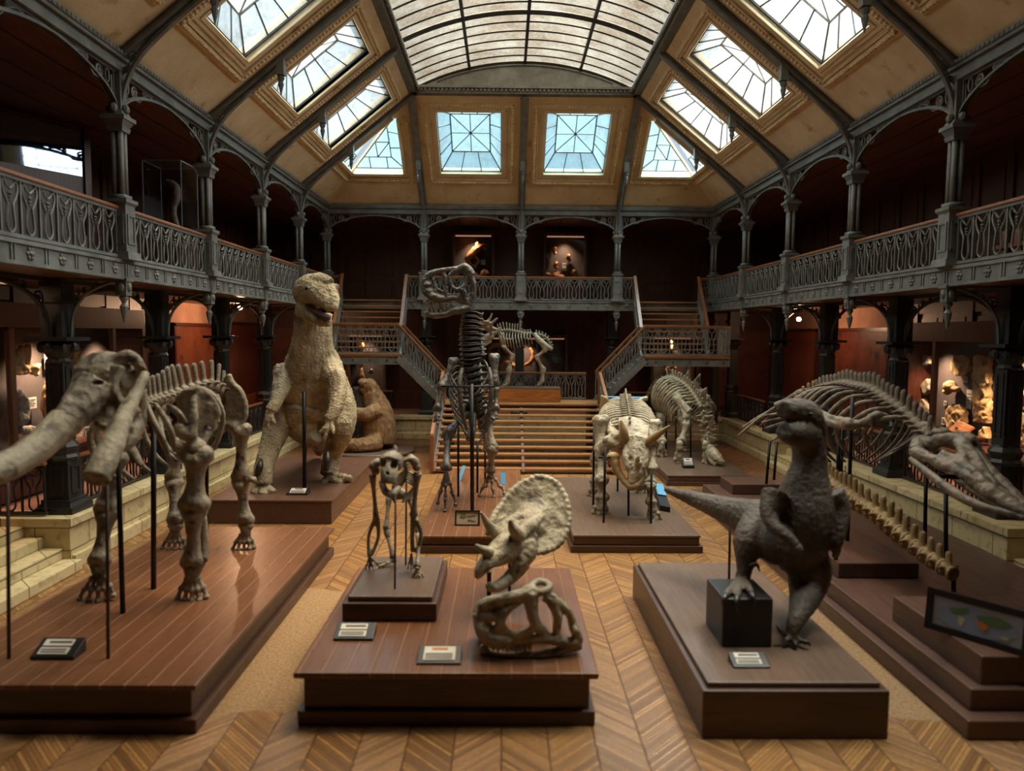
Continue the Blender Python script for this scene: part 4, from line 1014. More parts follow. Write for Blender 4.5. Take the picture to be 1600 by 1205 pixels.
MB().add([a, b, c_, d_, a+V((0, 0, .12)), b+V((0, 0, .12)), c_+V((0, 0, .3)), d_+V((0, 0, .3))], [(0,3,2,1),(4,5,6,7),(0,1,5,4),(1,2,6,5),(2,3,7,6),(3,0,4,7)]).build('wedge_block', M['black'], t)
up_ = V((0, 0, .006)); MB().plate([a.lerp(d_, .45)+V((.01, 0, .22)), b.lerp(c_, .45)+V((-.01, 0, .22)), c_+V((-.01, 0, .31)), d_+V((.01, 0, .31))], .012).build('face', M['blue_lit_card'], t)
# block under the antlered skeleton
a = P(775, 628, 26.15); b = P(876, 628, 26.15)
t = empty('wood_block', ((a.x+b.x)/2, 26.6, DZ), 'varnished wood block with figured grain under the antlered skeleton', 'plinth')
MB().box((a.x-.9, 26.15, DZ), (b.x, 27.2, DZ+.5)).build('block', M['block_wood'], t, bevel=.02); MB().box((a.x-.9, 26.14, DZ+.5), (b.x, 27.21, DZ+.53)).build('top_board', M['plinth_dull'], t)
# ================================================================== exhibits: tools
S_ = lambda Y: Y/F_PX
def T(mb, pts, rpx, n=9, sub=4, flat=1., ref=None, dy=0.):
    """tube through measured points (px, py, depth); radii in pixels at their depth"""
    if not hasattr(rpx, '__len__'): rpx = [rpx]*len(pts)
    return mb.tube([P(x, y, Y)+V((0, dy, 0)) for x, y, Y in pts], [r*S_(p[2]) for r, p in zip(rpx, pts)], n, sub, flat, ref)
def E_(mb, p, rpx, sq=(1, 1, 1)):
    r = rpx*S_(p[2]); return mb.ell(P(*p), (r*sq[0], r*sq[1], r*sq[2]))
def long_bone(mb, a, b, r, knob=1.55):
    """limb bone with swollen ends; a, b = (px, py, depth), r = shaft radius in px"""
    A, B = V(a), V(b); f = lambda t: tuple(A.lerp(B, t))
    T(mb, [f(0), f(.1), f(.25), f(.5), f(.75), f(.9), f(1)], [r*knob*.8, r*knob, r*1.15, r*.9, r*1.1, r*knob*.95, r*knob*.75], 10, 2)
    Y = a[2]; k = r*knob
    for q, fz in ((f(.03), 1), (f(.97), .95)):
        E_(mb, (q[0]-k*.45, q[1], q[2]), k*.7*fz); E_(mb, (q[0]+k*.45, q[1], q[2]), k*.72*fz)
def toes(mb, ank, tips, r, claw=False):
    for tx in tips:
        A, B = V(ank), V(tx); m1 = A.lerp(B, .35); m2 = A.lerp(B, .7); m1.y -= r*.6; m2.y -= r*.9
        T(mb, [tuple(A), tuple(m1), tuple(m2), tuple(B)], [r*1.0, r*.62, r*.66, r*(.3 if claw else .55)], 8, 3)
        for q in (m1, A.lerp(B, .56), m2, A.lerp(B, .92)): E_(mb, tuple(q), r*.98)
def rod(root, a, b, r=.025, mat='rod', name='support_rod'):
    return MB().tube([a, b], r, 8, 1).build(name, M[mat], root, smooth=True)
VERT = {}
def vertebra_mesh(kind, mat):
    key = (kind, mat.name)
    if key in VERT: return VERT[key]
    k_ = 1.32 if kind[:4] == 'disc' else 1.
    mb = MB().tube([(0, -.42, 0), (0, -.3, 0), (0, 0, 0), (0, .3, 0), (0, .42, 0)], [.36*k_, .4*k_, .27 if k_ > 1 else .31, .4*k_, .36*k_], 10, 1)
    if kind == 'disc':
        for s in (-1, 1): mb.ell((s*.5, -.1, .15), (.16, .22, .2)); mb.ell((s*.3, -.25, .45), (.14, .22, .16))
        mb.ell((0, -.2, .5), (.13, .2, .2))
    h = {'disc': .3, 'discspine': 1.05, 'tall': 1.7, 'mid': 1.05, 'low': .7, 'block': .8}[kind]; wd = {'disc': .55, 'discspine': .75, 'tall': .75, 'mid': .85, 'low': .75, 'block': 1.0}[kind]
    mb.tube([(0, .02, .2), (0, -.12, h*.5), (0, -.28, h), (0, -.34, h+.08)], [.25, .23, .26, .16], 8, 2, .6, (0, 1, 0))
    mb.ell((0, -.3, h), (.14, .22, .14))
    for s in (-1, 1):
        mb.tube([(s*.2, 0, .18), (s*.55, -.06, .26), (s*wd, -.14, .2)], [.16, .13, .12], 7, 2); mb.ell((s*.24, -.32, .34), (.13, .2, .13))
    o = mb.fuse('vertebra', mat, None, .085, 1); me = o.data; bpy.data.objects.remove(o); VERT[key] = me; return me
def spine(root, pts, sizes, n, kind, mat, name='vertebra', up=V((0, 0, 1)), kinds=None, zs=1.):
    """n separate vertebrae along a path; pts are world points"""
    c = catmull(pts, 12); sz = [q.x for q in catmull([V((s, 0, 0)) for s in sizes], 12)]
    L_ = [0]
    for i in range(1, len(c)): L_.append(L_[-1]+(c[i]-c[i-1]).length)
    o = wloc(root); out = []
    for k in range(n):
        d = L_[-1]*(k+.5)/n; i = max(j for j in range(len(L_)) if L_[j] <= d); i = min(i, len(c)-2)
        f = (d-L_[i])/max(1e-6, L_[i+1]-L_[i]); p = c[i].lerp(c[i+1], f); s = sz[min(i, len(sz)-1)]
        y = (c[min(i+2, len(c)-1)]-c[max(i-1, 0)]).normalized(); z = (up-y*up.dot(y)).normalized(); x = y.cross(z)
        kd = kinds(k/n) if kinds else kind
        ob = mesh_obj(name, vertebra_mesh(kd, mat), mat, root)
        ly = L_[-1]/n/.84*1.02
        m = Matrix.Identity(4); j_ = 1+.08*math.sin(k*7.3)
        for a in range(3): m[a][0], m[a][1], m[a][2], m[a][3] = x[a]*s, y[a]*ly, z[a]*s*zs*j_, p[a]-o[a]
        ob.matrix_basis = m; out.append((p, y, z, x))
    return out
def rib(root, pts, r, mat, n=7, flat=.6):
    m = len(pts); rr = [r*(.7 if i == 0 else 1.1 if i < m-1 else .6) for i in range(m)]
    return MB().tube(pts, rr, n, 4, flat).build('rib', mat, root, smooth=True)
def cone_tooth(mb, base, tip, r): mb.tube([base, base.lerp(tip, .5), tip], [r, r*.75, r*.1], 6, 2)

# ================================================================== tusked skeleton on the left
BN = M['bone']
r0 = empty('tusked_skeleton', G(225, 890, .55), 'big elephant-like fossil skeleton with two tusks on the left planked plinth', 'skeleton')
sk = MB()
E_(sk, (166, 588, 8.8), 46, (1, 1, .85)); E_(sk, (150, 610, 8.7), 40, (.9, 1, 1)); E_(sk, (200, 580, 8.95), 26, (1.1, 1, .8))
T(sk, [(178, 566, 8.7), (200, 556, 8.7), (217, 570, 8.75), (223, 596, 8.8), (216, 630, 8.8)], [12, 10, 9, 8, 9]); T(sk, [(186, 572, 8.5), (181, 600, 8.45), (184, 622, 8.45), (200, 642, 8.5), (214, 640, 8.6)], [12, 10, 9, 10, 10])
T(sk, [(150, 600, 8.4), (128, 632, 8.2), (104, 660, 8.0), (78, 690, 7.8)], [34, 31, 26, 22], flat=.8); T(sk, [(172, 620, 8.5), (168, 650, 8.4), (158, 670, 8.3)], [16, 13, 12])
T(sk, [(200, 640, 8.7), (206, 668, 8.6), (196, 690, 8.4), (184, 700, 8.3)], [15, 18, 15, 11]); T(sk, [(212, 600, 9.2), (214, 640, 9.3), (212, 670, 9.3), (196, 700, 9.1)], [16, 14, 13, 9])
for q in ((196, 655, 8.35), (188, 668, 8.3), (202, 668, 8.4), (194, 682, 8.3)): E_(sk, q, 8)
ct = MB(); E_(ct, (204, 598, 8.5), 19, (1, 2.6, 1.6)); E_(ct, (150, 662, 7.95), 20, (1, 1.6, .9)); E_(ct, (123, 595, 8.22), 6, (1, 1.5, .8)); E_(ct, (152, 598, 8.22), 6, (1.4, 2, .6))
sk.fuse('skull', BN, r0, .022, 2, (.012, 9, 'n'), ct)
tk = MB(); T(tk, [(100, 655, 8.0), (70, 690, 7.7), (35, 715, 7.4), (-5, 735, 7.1), (-60, 742, 6.8)], [23, 24, 24, 24, 22], 14); tk.fuse('tusk', M['bone_pale'], r0, .02, 2, (.006, 6, 'n'))
tk = MB(); T(tk, [(228, 582, 8.5), (215, 610, 8.3), (197, 645, 8.0), (172, 700, 7.6), (150, 750, 7.3)], [6, 9, 13, 19, 21], 14); tk.fuse('tusk', M['bone_pale'], r0, .02, 2, (.006, 6, 'n'))
sp = spine(r0, [P(215, 640, 9.5), P(238, 628, 10.2), P(270, 620, 10.9), P(305, 606, 11.5), P(335, 604, 12.0), P(356, 622, 12.5)], [.17, .21, .24, .23, .21, .16], 17, 'tall', BN, kinds=lambda f: 'mid' if f < .12 else 'tall')
spine(r0, [P(360, 632, 12.6), P(364, 660, 12.9), P(362, 700, 13.0)], [.1, .08, .05], 7, 'low', BN, 'tail_vertebra')
for i, k in enumerate(range(2, 15, 2)):
    p, y, z, x = sp[k]
    for s in (-1, 1):
        wd, dr = .62+.28*math.sin(PI*(i+1)/10), .75+.3*math.sin(PI*(i+1)/10)
        if s > 0 and i != 4: continue
        if s > 0: wd *= .6; dr *= .8
        rib(r0, [p+x*s*.06, p+x*s*wd*.6-z*.05, p+x*s*wd-z*dr*.45-y*.05, p+x*s*wd*.82-z*dr*.95-y*.12, p+x*s*wd*.5-z*dr*1.2-y*.15], .042, BN)
for pts in ([(228, 628, 9.6), (240, 660, 9.5), (255, 690, 9.5), (264, 718, 9.6)], [(243, 632, 9.8), (258, 655, 9.6), (268, 680, 9.6), (272, 705, 9.7)], [(262, 634, 10), (278, 645, 9.8), (292, 664, 9.8)], [(208, 660, 9.6), (202, 690, 9.5), (212, 715, 9.3), (222, 728, 9.2)]):
    rib(r0, [P(*q) for q in pts], .055, BN)
# shoulder blades
for pts, c in (([(276, 622), (290, 612), (312, 608), (330, 622), (341, 648), (337, 670), (326, 690), (316, 704), (304, 700), (296, 684), (284, 666), (276, 645)], 10.0),):
    mb = MB().plate([P(x, y, c+(.25 if x > 325 else .12 if x < 285 else 0)) for x, y in pts], .07)
    T(mb, [(303, 618, 9.95), (303, 650, 9.86), (298, 682, 9.84)], [5, 7, 11]); E_(mb, (307, 700, 9.9), 16); T(mb, [(278, 625, 10.1), (292, 612, 10.05), (315, 609, 10.05), (333, 628, 10.2), (341, 650, 10.25)], [6, 6, 6, 6, 6])
    T(mb, [(300, 680, 9.85), (285, 676, 9.8), (277, 668, 9.8)], [12, 11, 8]); E_(mb, (281, 668, 9.8), 10)
    mb.fuse('shoulder_blade', BN, r0, .025, 2, (.01, 8, 'n'))
mb = MB().plate([P(x, y, 10.5) for x, y in [(192, 640), (212, 634), (222, 652), (212, 690), (190, 712), (176, 700), (182, 668)]], .07); E_(mb, (180, 704, 10.3), 13); mb.fuse('shoulder_blade', BN, r0, .03, 2)
# pelvis wings
for pts, c in (([(352, 588), (358, 584), (362, 598), (376, 612), (384, 635), (381, 655), (370, 672), (358, 668), (350, 650), (346, 620)], 12.3), ([(322, 616), (336, 610), (342, 634), (338, 662), (326, 668), (318, 645)], 12.8)):
    mb = MB().plate([P(x, y, c+(.2 if x < 350 else 0)) for x, y in pts], .08); m_ = len(pts)
    T(mb, [(x, y, c) for x, y in pts[1:7]], 5); E_(mb, (368, 668, c) if c < 12.5 else (330, 668, c), 11); T(mb, [(352, 660, c), (346, 672, c), (336, 676, c+.1), (322, 672, c+.2)], [8, 7, 7, 7])
    mb.fuse('hip_bone', BN, r0, .03, 2, (.01, 7, 'n'))
def pillar_leg(joints, r, foot, tips):
    mb = MB()
    for (a, b), rr in zip(joints, r): long_bone(mb, a, b, rr)
    leg = mb.fuse('leg', BN, r0, .022, 2, (.008, 9, 'n'))
    f = MB(); ank = joints[-1][1]; E_(f, (ank[0]-4, ank[1]+6, ank[2]), r[-1]*.95); E_(f, (ank[0]+5, ank[1]+7, ank[2]), r[-1]*.95); E_(f, (ank[0], ank[1]+12, ank[2]), r[-1]*1.1)
    toes(f, (ank[0], ank[1]+12, ank[2]), tips, r[-1]*.47); o = f.fuse('foot', BN, None, .013, 1)
    o.parent = leg; o.location = -wloc(r0)
yf = G(300, 935, .55).y; yh = G(378, 858, .55).y; yl = G(145, 938, .55).y
pillar_leg([((308, 708, 9.9), (303, 790, 9.95)), ((303, 796, 9.95), (301, 880, yf))], (15, 12), None, [(276, 938, yf-.05), (288, 941, yf-.08), (300, 943, yf-.1), (312, 942, yf-.08), (324, 936, yf-.02)])
MB().tube([P(316, 802, 10.1), P(320, 845, 10.1), P(318, 878, yf)], .06, 8, 3).build('leg_bone', BN, r0, True)
pillar_leg([((180, 715, 10.2), (166, 795, 10.1)), ((168, 800, 10.1), (155, 878, yl))], (12, 11), None, [(122, 940, yl), (137, 942, yl-.06), (153, 943, yl-.08), (168, 940, yl-.04), (179, 934, yl)])
pillar_leg([((378, 668, 12.3), (376, 746, 12.4)), ((376, 752, 12.4), (384, 814, yh))], (9, 8.5), None, [(362, 861, yh), (371, 862, yh-.06), (381, 862, yh-.06), (390, 860, yh-.05), (398, 857, yh)])
pillar_leg([((282, 690, 12.6), (270, 746, 12.6)), ((272, 752, 12.6), (274, 814, yh))], (8, 8.5), None, [(252, 859, yh), (262, 861, yh-.06), (273, 861, yh-.06), (284, 860, yh-.04), (291, 856, yh)])
E_k = MB(); E_(E_k, (396, 750, 12.3), 6); E_(E_k, (388, 748, 12.35), 7); E_k.fuse('knee_cap', BN, r0, .03, 1)
for a, b, r in (((184, 690, 9.0), (192, 958), .034), ((240, 655, 10.3), (240, 920), .04), ((323, 640, 12.0), (323, 863), .035)):
    g_ = G(*b, .55); t_ = P(a[0], a[1], g_.y); rod(r0, t_, g_, r)
for px, top in ((12, 738), (167, 735)):
    g_ = G(px+2, 1029, .55); rod(r0, P(px, top, g_.y), g_, .02, 'rod_brown')

# ================================================================== pale standing dinosaur model
r0 = empty('standing_dinosaur_model', G(465, 745, .55), 'tall pale scaly dinosaur model standing upright on the red-brown plinth', 'dinosaur model')
b = MB(); yA = G(410, 768, .55).y; yB = G(522, 752, .55).y
T(b, [(478, 672, 18.4), (486, 640, 18.5), (490, 605, 18.3), (489, 570, 18.0), (488, 545, 17.8), (489, 518, 17.7), (489, 490, 17.7)], [30, 44, 50, 44, 34, 29, 29], 18, 4)
T(b, [(480, 640, 18.1), (476, 665, 18.0), (486, 684, 17.8), (494, 680, 17.7)], [38, 30, 16, 12], 14)
T(b, [(480, 462, 17.75), (488, 455, 17.5), (500, 457, 17.2), (511, 468, 16.95), (518, 482, 16.8)], [24, 27, 23, 17, 9], 14)
T(b, [(484, 446, 17.4), (500, 440, 17.2), (516, 444, 17.05)], [13, 14, 9], 10); T(b, [(514, 450, 17.0), (522, 468, 16.85), (521, 484, 16.75)], [12, 9, 6], 10)
E_(b, (525, 449, 17.0), 5.5); T(b, [(472, 446, 17.25), (482, 444, 17.1), (492, 450, 16.95)], [4, 5, 4], 8, 2)
T(b, [(474, 482, 17.5), (492, 496, 17.15), (506, 503, 16.95), (516, 505, 16.85)], [16, 11, 8, 5], 10)
T(b, [(455, 620, 18.4), (438, 655, 18.0), (424, 695, 17.4), (413, 730, yA+.1), (411, 756, yA)], [30, 24, 17, 15, 15], 14)
T(b, [(512, 600, 18.3), (528, 640, 18.1), (532, 672, 17.9), (520, 710, yB+.15), (514, 742, yB)], [32, 29, 21, 14, 14], 14)
for t_ in ((399, 768, yA-.15), (411, 771, yA-.2), (424, 767, yA-.1)): T(b, [(411, 760, yA), t_], [10, 6], 8, 1); E_(b, t_, 7)
for t_ in ((545, 748, yB-.15), (530, 754, yB-.2), (506, 754, yB-.1)): T(b, [(516, 746, yB), t_], [10, 6], 8, 1); E_(b, t_, 6.5)
T(b, [(446, 580, 17.9), (438, 610, 17.4), (430, 630, 17.1), (424, 642, 17.0)], [19, 13, 10, 9], 12)
for t_ in ((413, 668, 16.9), (420, 672, 16.85), (431, 662, 16.85)): T(b, [(424, 642, 17.0), ((424+t_[0])/2-2, 656, 16.9), t_], [5, 4, 2.5], 8, 2)
T(b, [(514, 572, 17.8), (527, 605, 17.3), (523, 640, 16.9), (514, 656, 16.8)], [21, 16, 11, 9], 12)
for t_ in ((499, 676, 16.7), (507, 687, 16.65), (521, 678, 16.65)): T(b, [(514, 656, 16.8), ((514+t_[0])/2+2, 668, 16.7), t_], [5, 4, 2.5], 8, 2)
T(b, [(486, 650, 18.8), (496, 668, 19.8), (500, 690, 20.8), (498, 708, 21.4)], [40, 28, 16, 6], 12)
b.fuse('body', M['skin_pale'], r0, .024, 1, (.026, 15, 'scale'))
for q in ((480, 451, 16.98),): MB().ell(P(*q), .05).build('eye', M['eye'], r0, True)
mth = MB(); T(mth, [(478, 478, 17.2), (494, 488, 16.95), (508, 495, 16.78), (515, 497, 16.74)], [2, 4, 5.5, 4], 9, 3); mth.build('mouth', mat_plain('mouth_lining', srgb(74, 46, 48), .6), r0, True)
for x, y, t_, bb in ((409, 718, 7, (402, 742)), (512, 705, 7, (510, 735))): 
    m_ = MB(); T(m_, [(x, y, 16.85 if x < 450 else 17.35), ((x+bb[0])/2, (y+bb[1])/2, 16.7 if x < 450 else 17.2), (bb[0], bb[1], 16.75 if x < 450 else 17.25)], [2, 6, 4], 8, 3); m_.build('shin_plate', M['claw'], r0, True)
g_ = G(472, 768, .55); rod(r0, P(475, 612, g_.y+.2), g_+V((0, .2, 0)), .045); g_ = G(476, 738, .55); rod(r0, P(478, 680, g_.y), g_, .04)

# ================================================================== giant sloth
t = empty('sloth_model', P(585, 706, 26), 'brown furry ground sloth model sitting upright and hugging a trunk by the back wall', 'animal model'); t.location.z = .14
b = MB()
T(b, [(590, 690, 26), (592, 668, 26), (590, 645, 26), (584, 625, 26), (578, 610, 25.9)], [27, 27, 24, 19, 14], 14, 4)
E_(b, (577, 604, 25.9), 13); T(b, [(574, 602, 25.8), (566, 598, 25.7), (562, 600, 25.7)], [10, 7, 5]); T(b, [(574, 608, 25.8), (567, 610, 25.7), (563, 611, 25.7)], [8, 5, 3])
E_(b, (590, 606, 25.9), 4); T(b, [(592, 640, 25.6), (570, 648, 25.3), (550, 644, 25.3), (547, 640, 25.3)], [13, 11, 9, 6], 10); T(b, [(585, 632, 26.4), (565, 636, 26.7), (552, 632, 26.6)], [12, 9, 6], 10)
T(b, [(590, 692, 25.5), (565, 697, 25.1), (545, 694, 25.0), (537, 686, 25.0)], [17, 13, 10, 7], 10); T(b, [(600, 690, 26.4), (580, 700, 26.6), (556, 700, 26.6)], [14, 10, 7], 10); T(b, [(605, 695, 26.3), (614, 703, 26.4), (616, 706, 26.6)], [10, 7, 4], 8)
zf = .2
for i, v in enumerate(b.v): v.z = max(v.z, .16)
b.fuse('body', M['fur'], t, .04, 2, (.025, 7, 'fur')); MB().ell(P(571, 599, 25.45), .035).build('eye', M['eye'], t, True)
g_ = P(563, 706, 26.0)
t = empty('tree_trunk', (g_.x, 26.0, .14), 'grey tree trunk stump hugged by the furry sloth model', 'tree trunk')
m_ = MB().tube([(g_.x, 26.0, .14), (g_.x+.02, 26.0, 1.2), (g_.x-.03, 26.02, 2.0), (g_.x-.02, 26., 2.35)], [.4, .33, .3, .27], 16, 5); m_.fuse('trunk', M['bark'], t, .05, 1, (.05, 4, 'fur'))
t = empty('round_base', (P(585, 700, 26).x, 25.9, 0), 'low round base under the sloth model and its trunk', 'plinth'); c_ = (P(582, 700, 26).x, 25.9)
MB().lathe([(1.5, 0), (1.55, .04), (1.55, .12), (1.5, .14)], c_, 32).build('base_board', M['plinth_dull'], t, True)

# ================================================================== dark upright theropod skeleton
BD = M['bone_dark']
r0 = empty('upright_theropod_skeleton', G(735, 760, .35), 'dark upright predatory dinosaur skeleton with big toothed skull on the narrow plinth', 'skeleton')
s_ = MB(); HW = .2
for dy in (-HW, HW):
    def T2(pts, r, **k): T(s_, [(x, y, 16.5+dy*d) for x, y, d in pts], r, **k)
    T2([(664, 438, .5), (672, 428, .7), (690, 423, .8), (712, 420, .9), (728, 419, .95), (739, 430, 1)], [5.5, 4.6, 4, 4, 7, 5])
    T2([(665, 440, .5), (664, 452, .6), (674, 462, .85), (690, 467, 1), (706, 466, 1), (720, 464, 1)], [6, 7, 6.5, 5.5, 4.6, 4])
    T2([(692, 424, .8), (697, 440, .95), (698, 464, 1)], [4, 3.6, 4]); T2([(674, 430, .7), (680, 446, .85), (680, 460, .9)], [3.4, 3, 4])
    T2([(702, 432, 1), (705, 446, 1.1), (714, 453, 1.12), (725, 447, 1.12), (729, 434, 1.05), (723, 424, 1), (709, 423, 1), (702, 432, 1)], 3.3, sub=3)
    T2([(728, 422, 1), (739, 440, 1), (739, 458, 1), (735, 472, .9), (731, 482, .9)], [6.5, 4.6, 4.4, 5, 5]); T2([(722, 452, 1.1), (728, 466, 1), (731, 478, .9)], [5, 5, 5])
    T2([(668, 491, .5), (680, 493, .75), (696, 491, .9), (710, 486, 1), (722, 484, 1), (733, 480, .9)], [4.4, 5, 5, 5.6, 7, 5])
    for q in ((670, 456, .8), (678, 464, .9), (668, 446, .7), (732, 424, 1), (726, 418, .9)): E_(s_, (q[0], q[1], 16.5+dy*q[2]), 7)
for a, r in (((666, 442), 7), ((690, 424), 4), ((724, 419), 6), ((737, 430), 6), ((668, 491), 4), ((737, 464), 6), ((733, 478), 5)):
    T(s_, [(a[0], a[1], 16.5-HW*.9), (a[0], a[1]-1, 16.5), (a[0], a[1], 16.5+HW*.9)], r, 8, 2)
for dy in (-HW, HW):
    s_.plate([P(x, y, 16.5+dy*k) for x, y, k in ((663, 442, .55), (674, 446, .75), (688, 452, .92), (704, 460, 1.02), (702, 471, 1.02), (686, 474, .92), (670, 468, .75), (661, 456, .55))], .07)
    s_.plate([P(x, y, 16.5+dy*k) for x, y, k in ((706, 458, 1.05), (722, 460, 1.05), (732, 476, .95), (724, 478, .95), (712, 470, 1.05))], .06)
s_.fuse('skull', BD, r0, .016, 1, (.011, 15, 'n'))
te = MB()
for i, x in enumerate(range(664, 712, 7)):
    for dy in (-HW*.85, HW*.85):
        yb = 462+6*math.sin((x-662)/50*2.2); cone_tooth(te, P(x, yb+7, 16.5+dy*.9), P(x+2, yb+17+(i % 3)*4, 16.5+dy*.9), .045)
        if x < 705: cone_tooth(te, P(x+4, 490, 16.5+dy*.8), P(x+3, 478-(i % 2)*3, 16.5+dy*.8), .034)
te.build('tooth_row', M['bone'], r0, True)
spine(r0, [P(736, 488, 16.75), P(735, 510, 16.7), P(735, 534, 16.7), P(737, 560, 16.75)], [.4, .48, .52, .52], 9, 'disc', BD, 'neck_vertebra', up=V((.4, 1, .2)))
sp = spine(r0, [P(734, 562, 16.75), P(739, 590, 16.9), P(742, 620, 17.1), P(745, 650, 17.5)], [.46, .4, .36, .3], 10, 'disc', BD, up=V((.3, 1, .2)))
spine(r0, [P(748, 656, 17.7), P(756, 680, 18.2), P(758, 700, 18.8), P(756, 704, 19.5), P(752, 700, 20.2)], [.17, .15, .12, .09, .05], 18, 'low', M['bone'], 'tail_vertebra', up=V((.2, .6, 1)))
for i in range(9):
    p, y, z, x = sp[i]; p = p-V((0, .02, 0)); f = i/8
    for s in (-1, 1):
        wd = .30+.2*math.sin(PI*(f*.8+.15)); q = V((s, 0, 0))
        rib(r0, [p+q*.06-V((0, .05, 0)), p+q*wd*.8-V((0, .06, -.05)), p+q*(wd+.04)-V((0, .32, .22)), p+q*wd*.75-V((0, .52, .5)), p+q*wd*.3-V((0, .58, .72))], .036, BD)
for s, x0 in ((-1, 722), (1, 764)):
    mb = MB(); T(mb, [(x0, 575, 16.3), (x0+s*4, 600, 16.15), (x0+s*1, 640, 16.1), (x0-s*8, 672, 16.2)], [3.4, 4, 4, 3]); mb.fuse('belly_rib', BD, r0, .025, 1)
mb = MB(); long_bone(mb, (709, 562, 16.5), (692, 602, 16.25), 5); long_bone(mb, (690, 606, 16.2), (683, 640, 16.0), 4.4); toes(mb, (682, 642, 16.0), [(678, 660, 15.9), (684, 664, 15.85), (689, 658, 15.9)], 2.6, True); E_(mb, (690, 604, 16.2), 8); mb.fuse('arm', BD, r0, .022, 1, (.006, 12, 'n'))
mb = MB(); long_bone(mb, (772, 556, 16.5), (773, 602, 16.3), 6.6, 1.25); long_bone(mb, (775, 606, 16.3), (775, 640, 16.1), 4); toes(mb, (774, 642, 16.1), [(766, 660, 16.0), (771, 664, 15.95), (777, 655, 16.0)], 2.6, True); mb.fuse('arm', BD, r0, .022, 1, (.006, 12, 'n'))
mb = MB(); T(mb, [(724, 640, 17.3), (733, 632, 17.4), (748, 634, 17.5), (762, 642, 17.5)], [8, 10, 10, 8]); T(mb, [(738, 645, 17.2), (738, 670, 16.9), (734, 688, 16.7)], [8, 6, 8]); T(mb, [(752, 650, 17.6), (752, 672, 17.6)], [7, 5]); E_(mb, (722, 648, 17.2), 9); E_(mb, (762, 650, 17.4), 9); mb.fuse('hip_bone', BD, r0, .025, 1, (.008, 10, 'n'))
ya = G(697, 798, .35).y; yb = G(771, 776, .35).y
mb = MB(); long_bone(mb, (722, 650, 17.1), (703, 674, 16.6), 6); long_bone(mb, (700, 676, 16.6), (697, 733, ya), 5.6); E_(mb, (702, 675, 16.55), 8.5); lg = mb.fuse('leg', BD, r0, .022, 1, (.006, 12, 'n'))
mb = MB(); toes(mb, (697, 738, ya), [(683, 790, ya-.05), (695, 804, ya-.15), (713, 793, ya-.05)], 3.6, True); toes(mb, (697, 738, ya), [(707, 770, ya+.2)], 3, True); o = mb.fuse('foot', BD, None, .018, 1); o.parent = lg; o.location = -wloc(r0)
mb = MB(); long_bone(mb, (762, 652, 17.4), (769, 700, 17.2), 6); long_bone(mb, (769, 704, 17.2), (766, 736, yb), 5.4); E_(mb, (768, 703, 17.15), 8); lg = mb.fuse('leg', M['bone'], r0, .022, 1, (.006, 12, 'n'))
mb = MB(); toes(mb, (766, 740, yb), [(748, 777, yb), (772, 780, yb-.1), (790, 774, yb)], 3.4, True); toes(mb, (766, 740, yb), [(760, 762, yb+.2)], 2.8, True); o = mb.fuse('foot', M['bone'], None, .018, 1); o.parent = lg; o.location = -wloc(r0)
g_ = G(738, 800, .35); rod(r0, P(737, 600, g_.y), g_, .045); rod(r0, P(690, 604, 16.0), P(773, 604, 16.0), .022)
for px, t_, b_ in ((716, 662, 776), (746, 690, 770), (758, 700, 752)): g_ = G(px, b_, .35); rod(r0, P(px, t_, g_.y), g_, .028)

# ================================================================== antlered skeleton on the block
BP = M['bone']; yE = 26.65
r0 = empty('antlered_skeleton', (P(815, 600, yE).x, yE, DZ+.53), 'giant deer skeleton with broad antlers on the varnished block', 'skeleton')
def e(x, y, d=0): return P(x, y, yE+d)
sp = spine(r0, [e(779, 519), e(792, 517), e(806, 519), e(820, 522), e(832, 521)], [.16, .17, .16, .15, .13], 14, 'tall', BP, kinds=lambda f: 'tall' if f < .6 else 'mid')
spine(r0, [e(766, 522), e(772, 522), e(779, 519)], [.13, .14, .15], 4, 'low', BP, 'neck_vertebra'); spine(r0, [e(836, 522), e(850, 526), e(858, 535), e(862, 548)], [.13, .12, .1, .06], 9, 'mid', BP, 'tail_vertebra')
for i in range(11):
    x = 783+i*4.6; dr = 26-abs(i-4)*1.4
    for s in (-1, 1): rib(r0, [e(x, 520, s*.05), e(x-1, 526, s*.34), e(x+.5, 520+dr*.55, s*.42), e(x+2, 520+dr*.9, s*.3), e(x+3, 520+dr, s*.1)], .032, BP, 6)
m_ = MB(); T(m_, [(772, 527, yE), (764, 526, yE), (756, 532, yE), (752, 541, yE)], [4, 6, 4.4, 2.6]); T(m_, [(768, 533, yE), (760, 538, yE), (754, 543, yE)], [3, 2.4, 1.6]); m_.fuse('skull', BP, r0, .03, 1)
for dy in (-.5, .45):
    m_ = MB().plate([P(x, y, yE+dy*k) for x, y, k in ((768, 522, .3), (756, 515, .6), (748, 508, 1), (752, 500, 1.2), (764, 502, 1.2), (770, 508, 1))], .05); T(m_, [(768, 524, yE), (766, 518, yE+dy*.5), (762, 510, yE+dy)], [2, 2.4, 3])
    for a, b_, c in (((750, 505), (743, 500), (741, 494)), ((754, 501), (752, 494), (756, 488)), ((762, 502), (766, 497), (769, 489)), ((767, 506), (774, 500), (778, 497)), ((769, 512), (778, 515), (782, 511)), ((749, 510), (742, 513), (740, 508))):
        T(m_, [(*a, yE+dy), (*b_, yE+dy*1.1), (*c, yE+dy*1.15)], [2.6, 2, 1], 7, 3)
    m_.fuse('antler', M['bone'], r0, .025, 1)
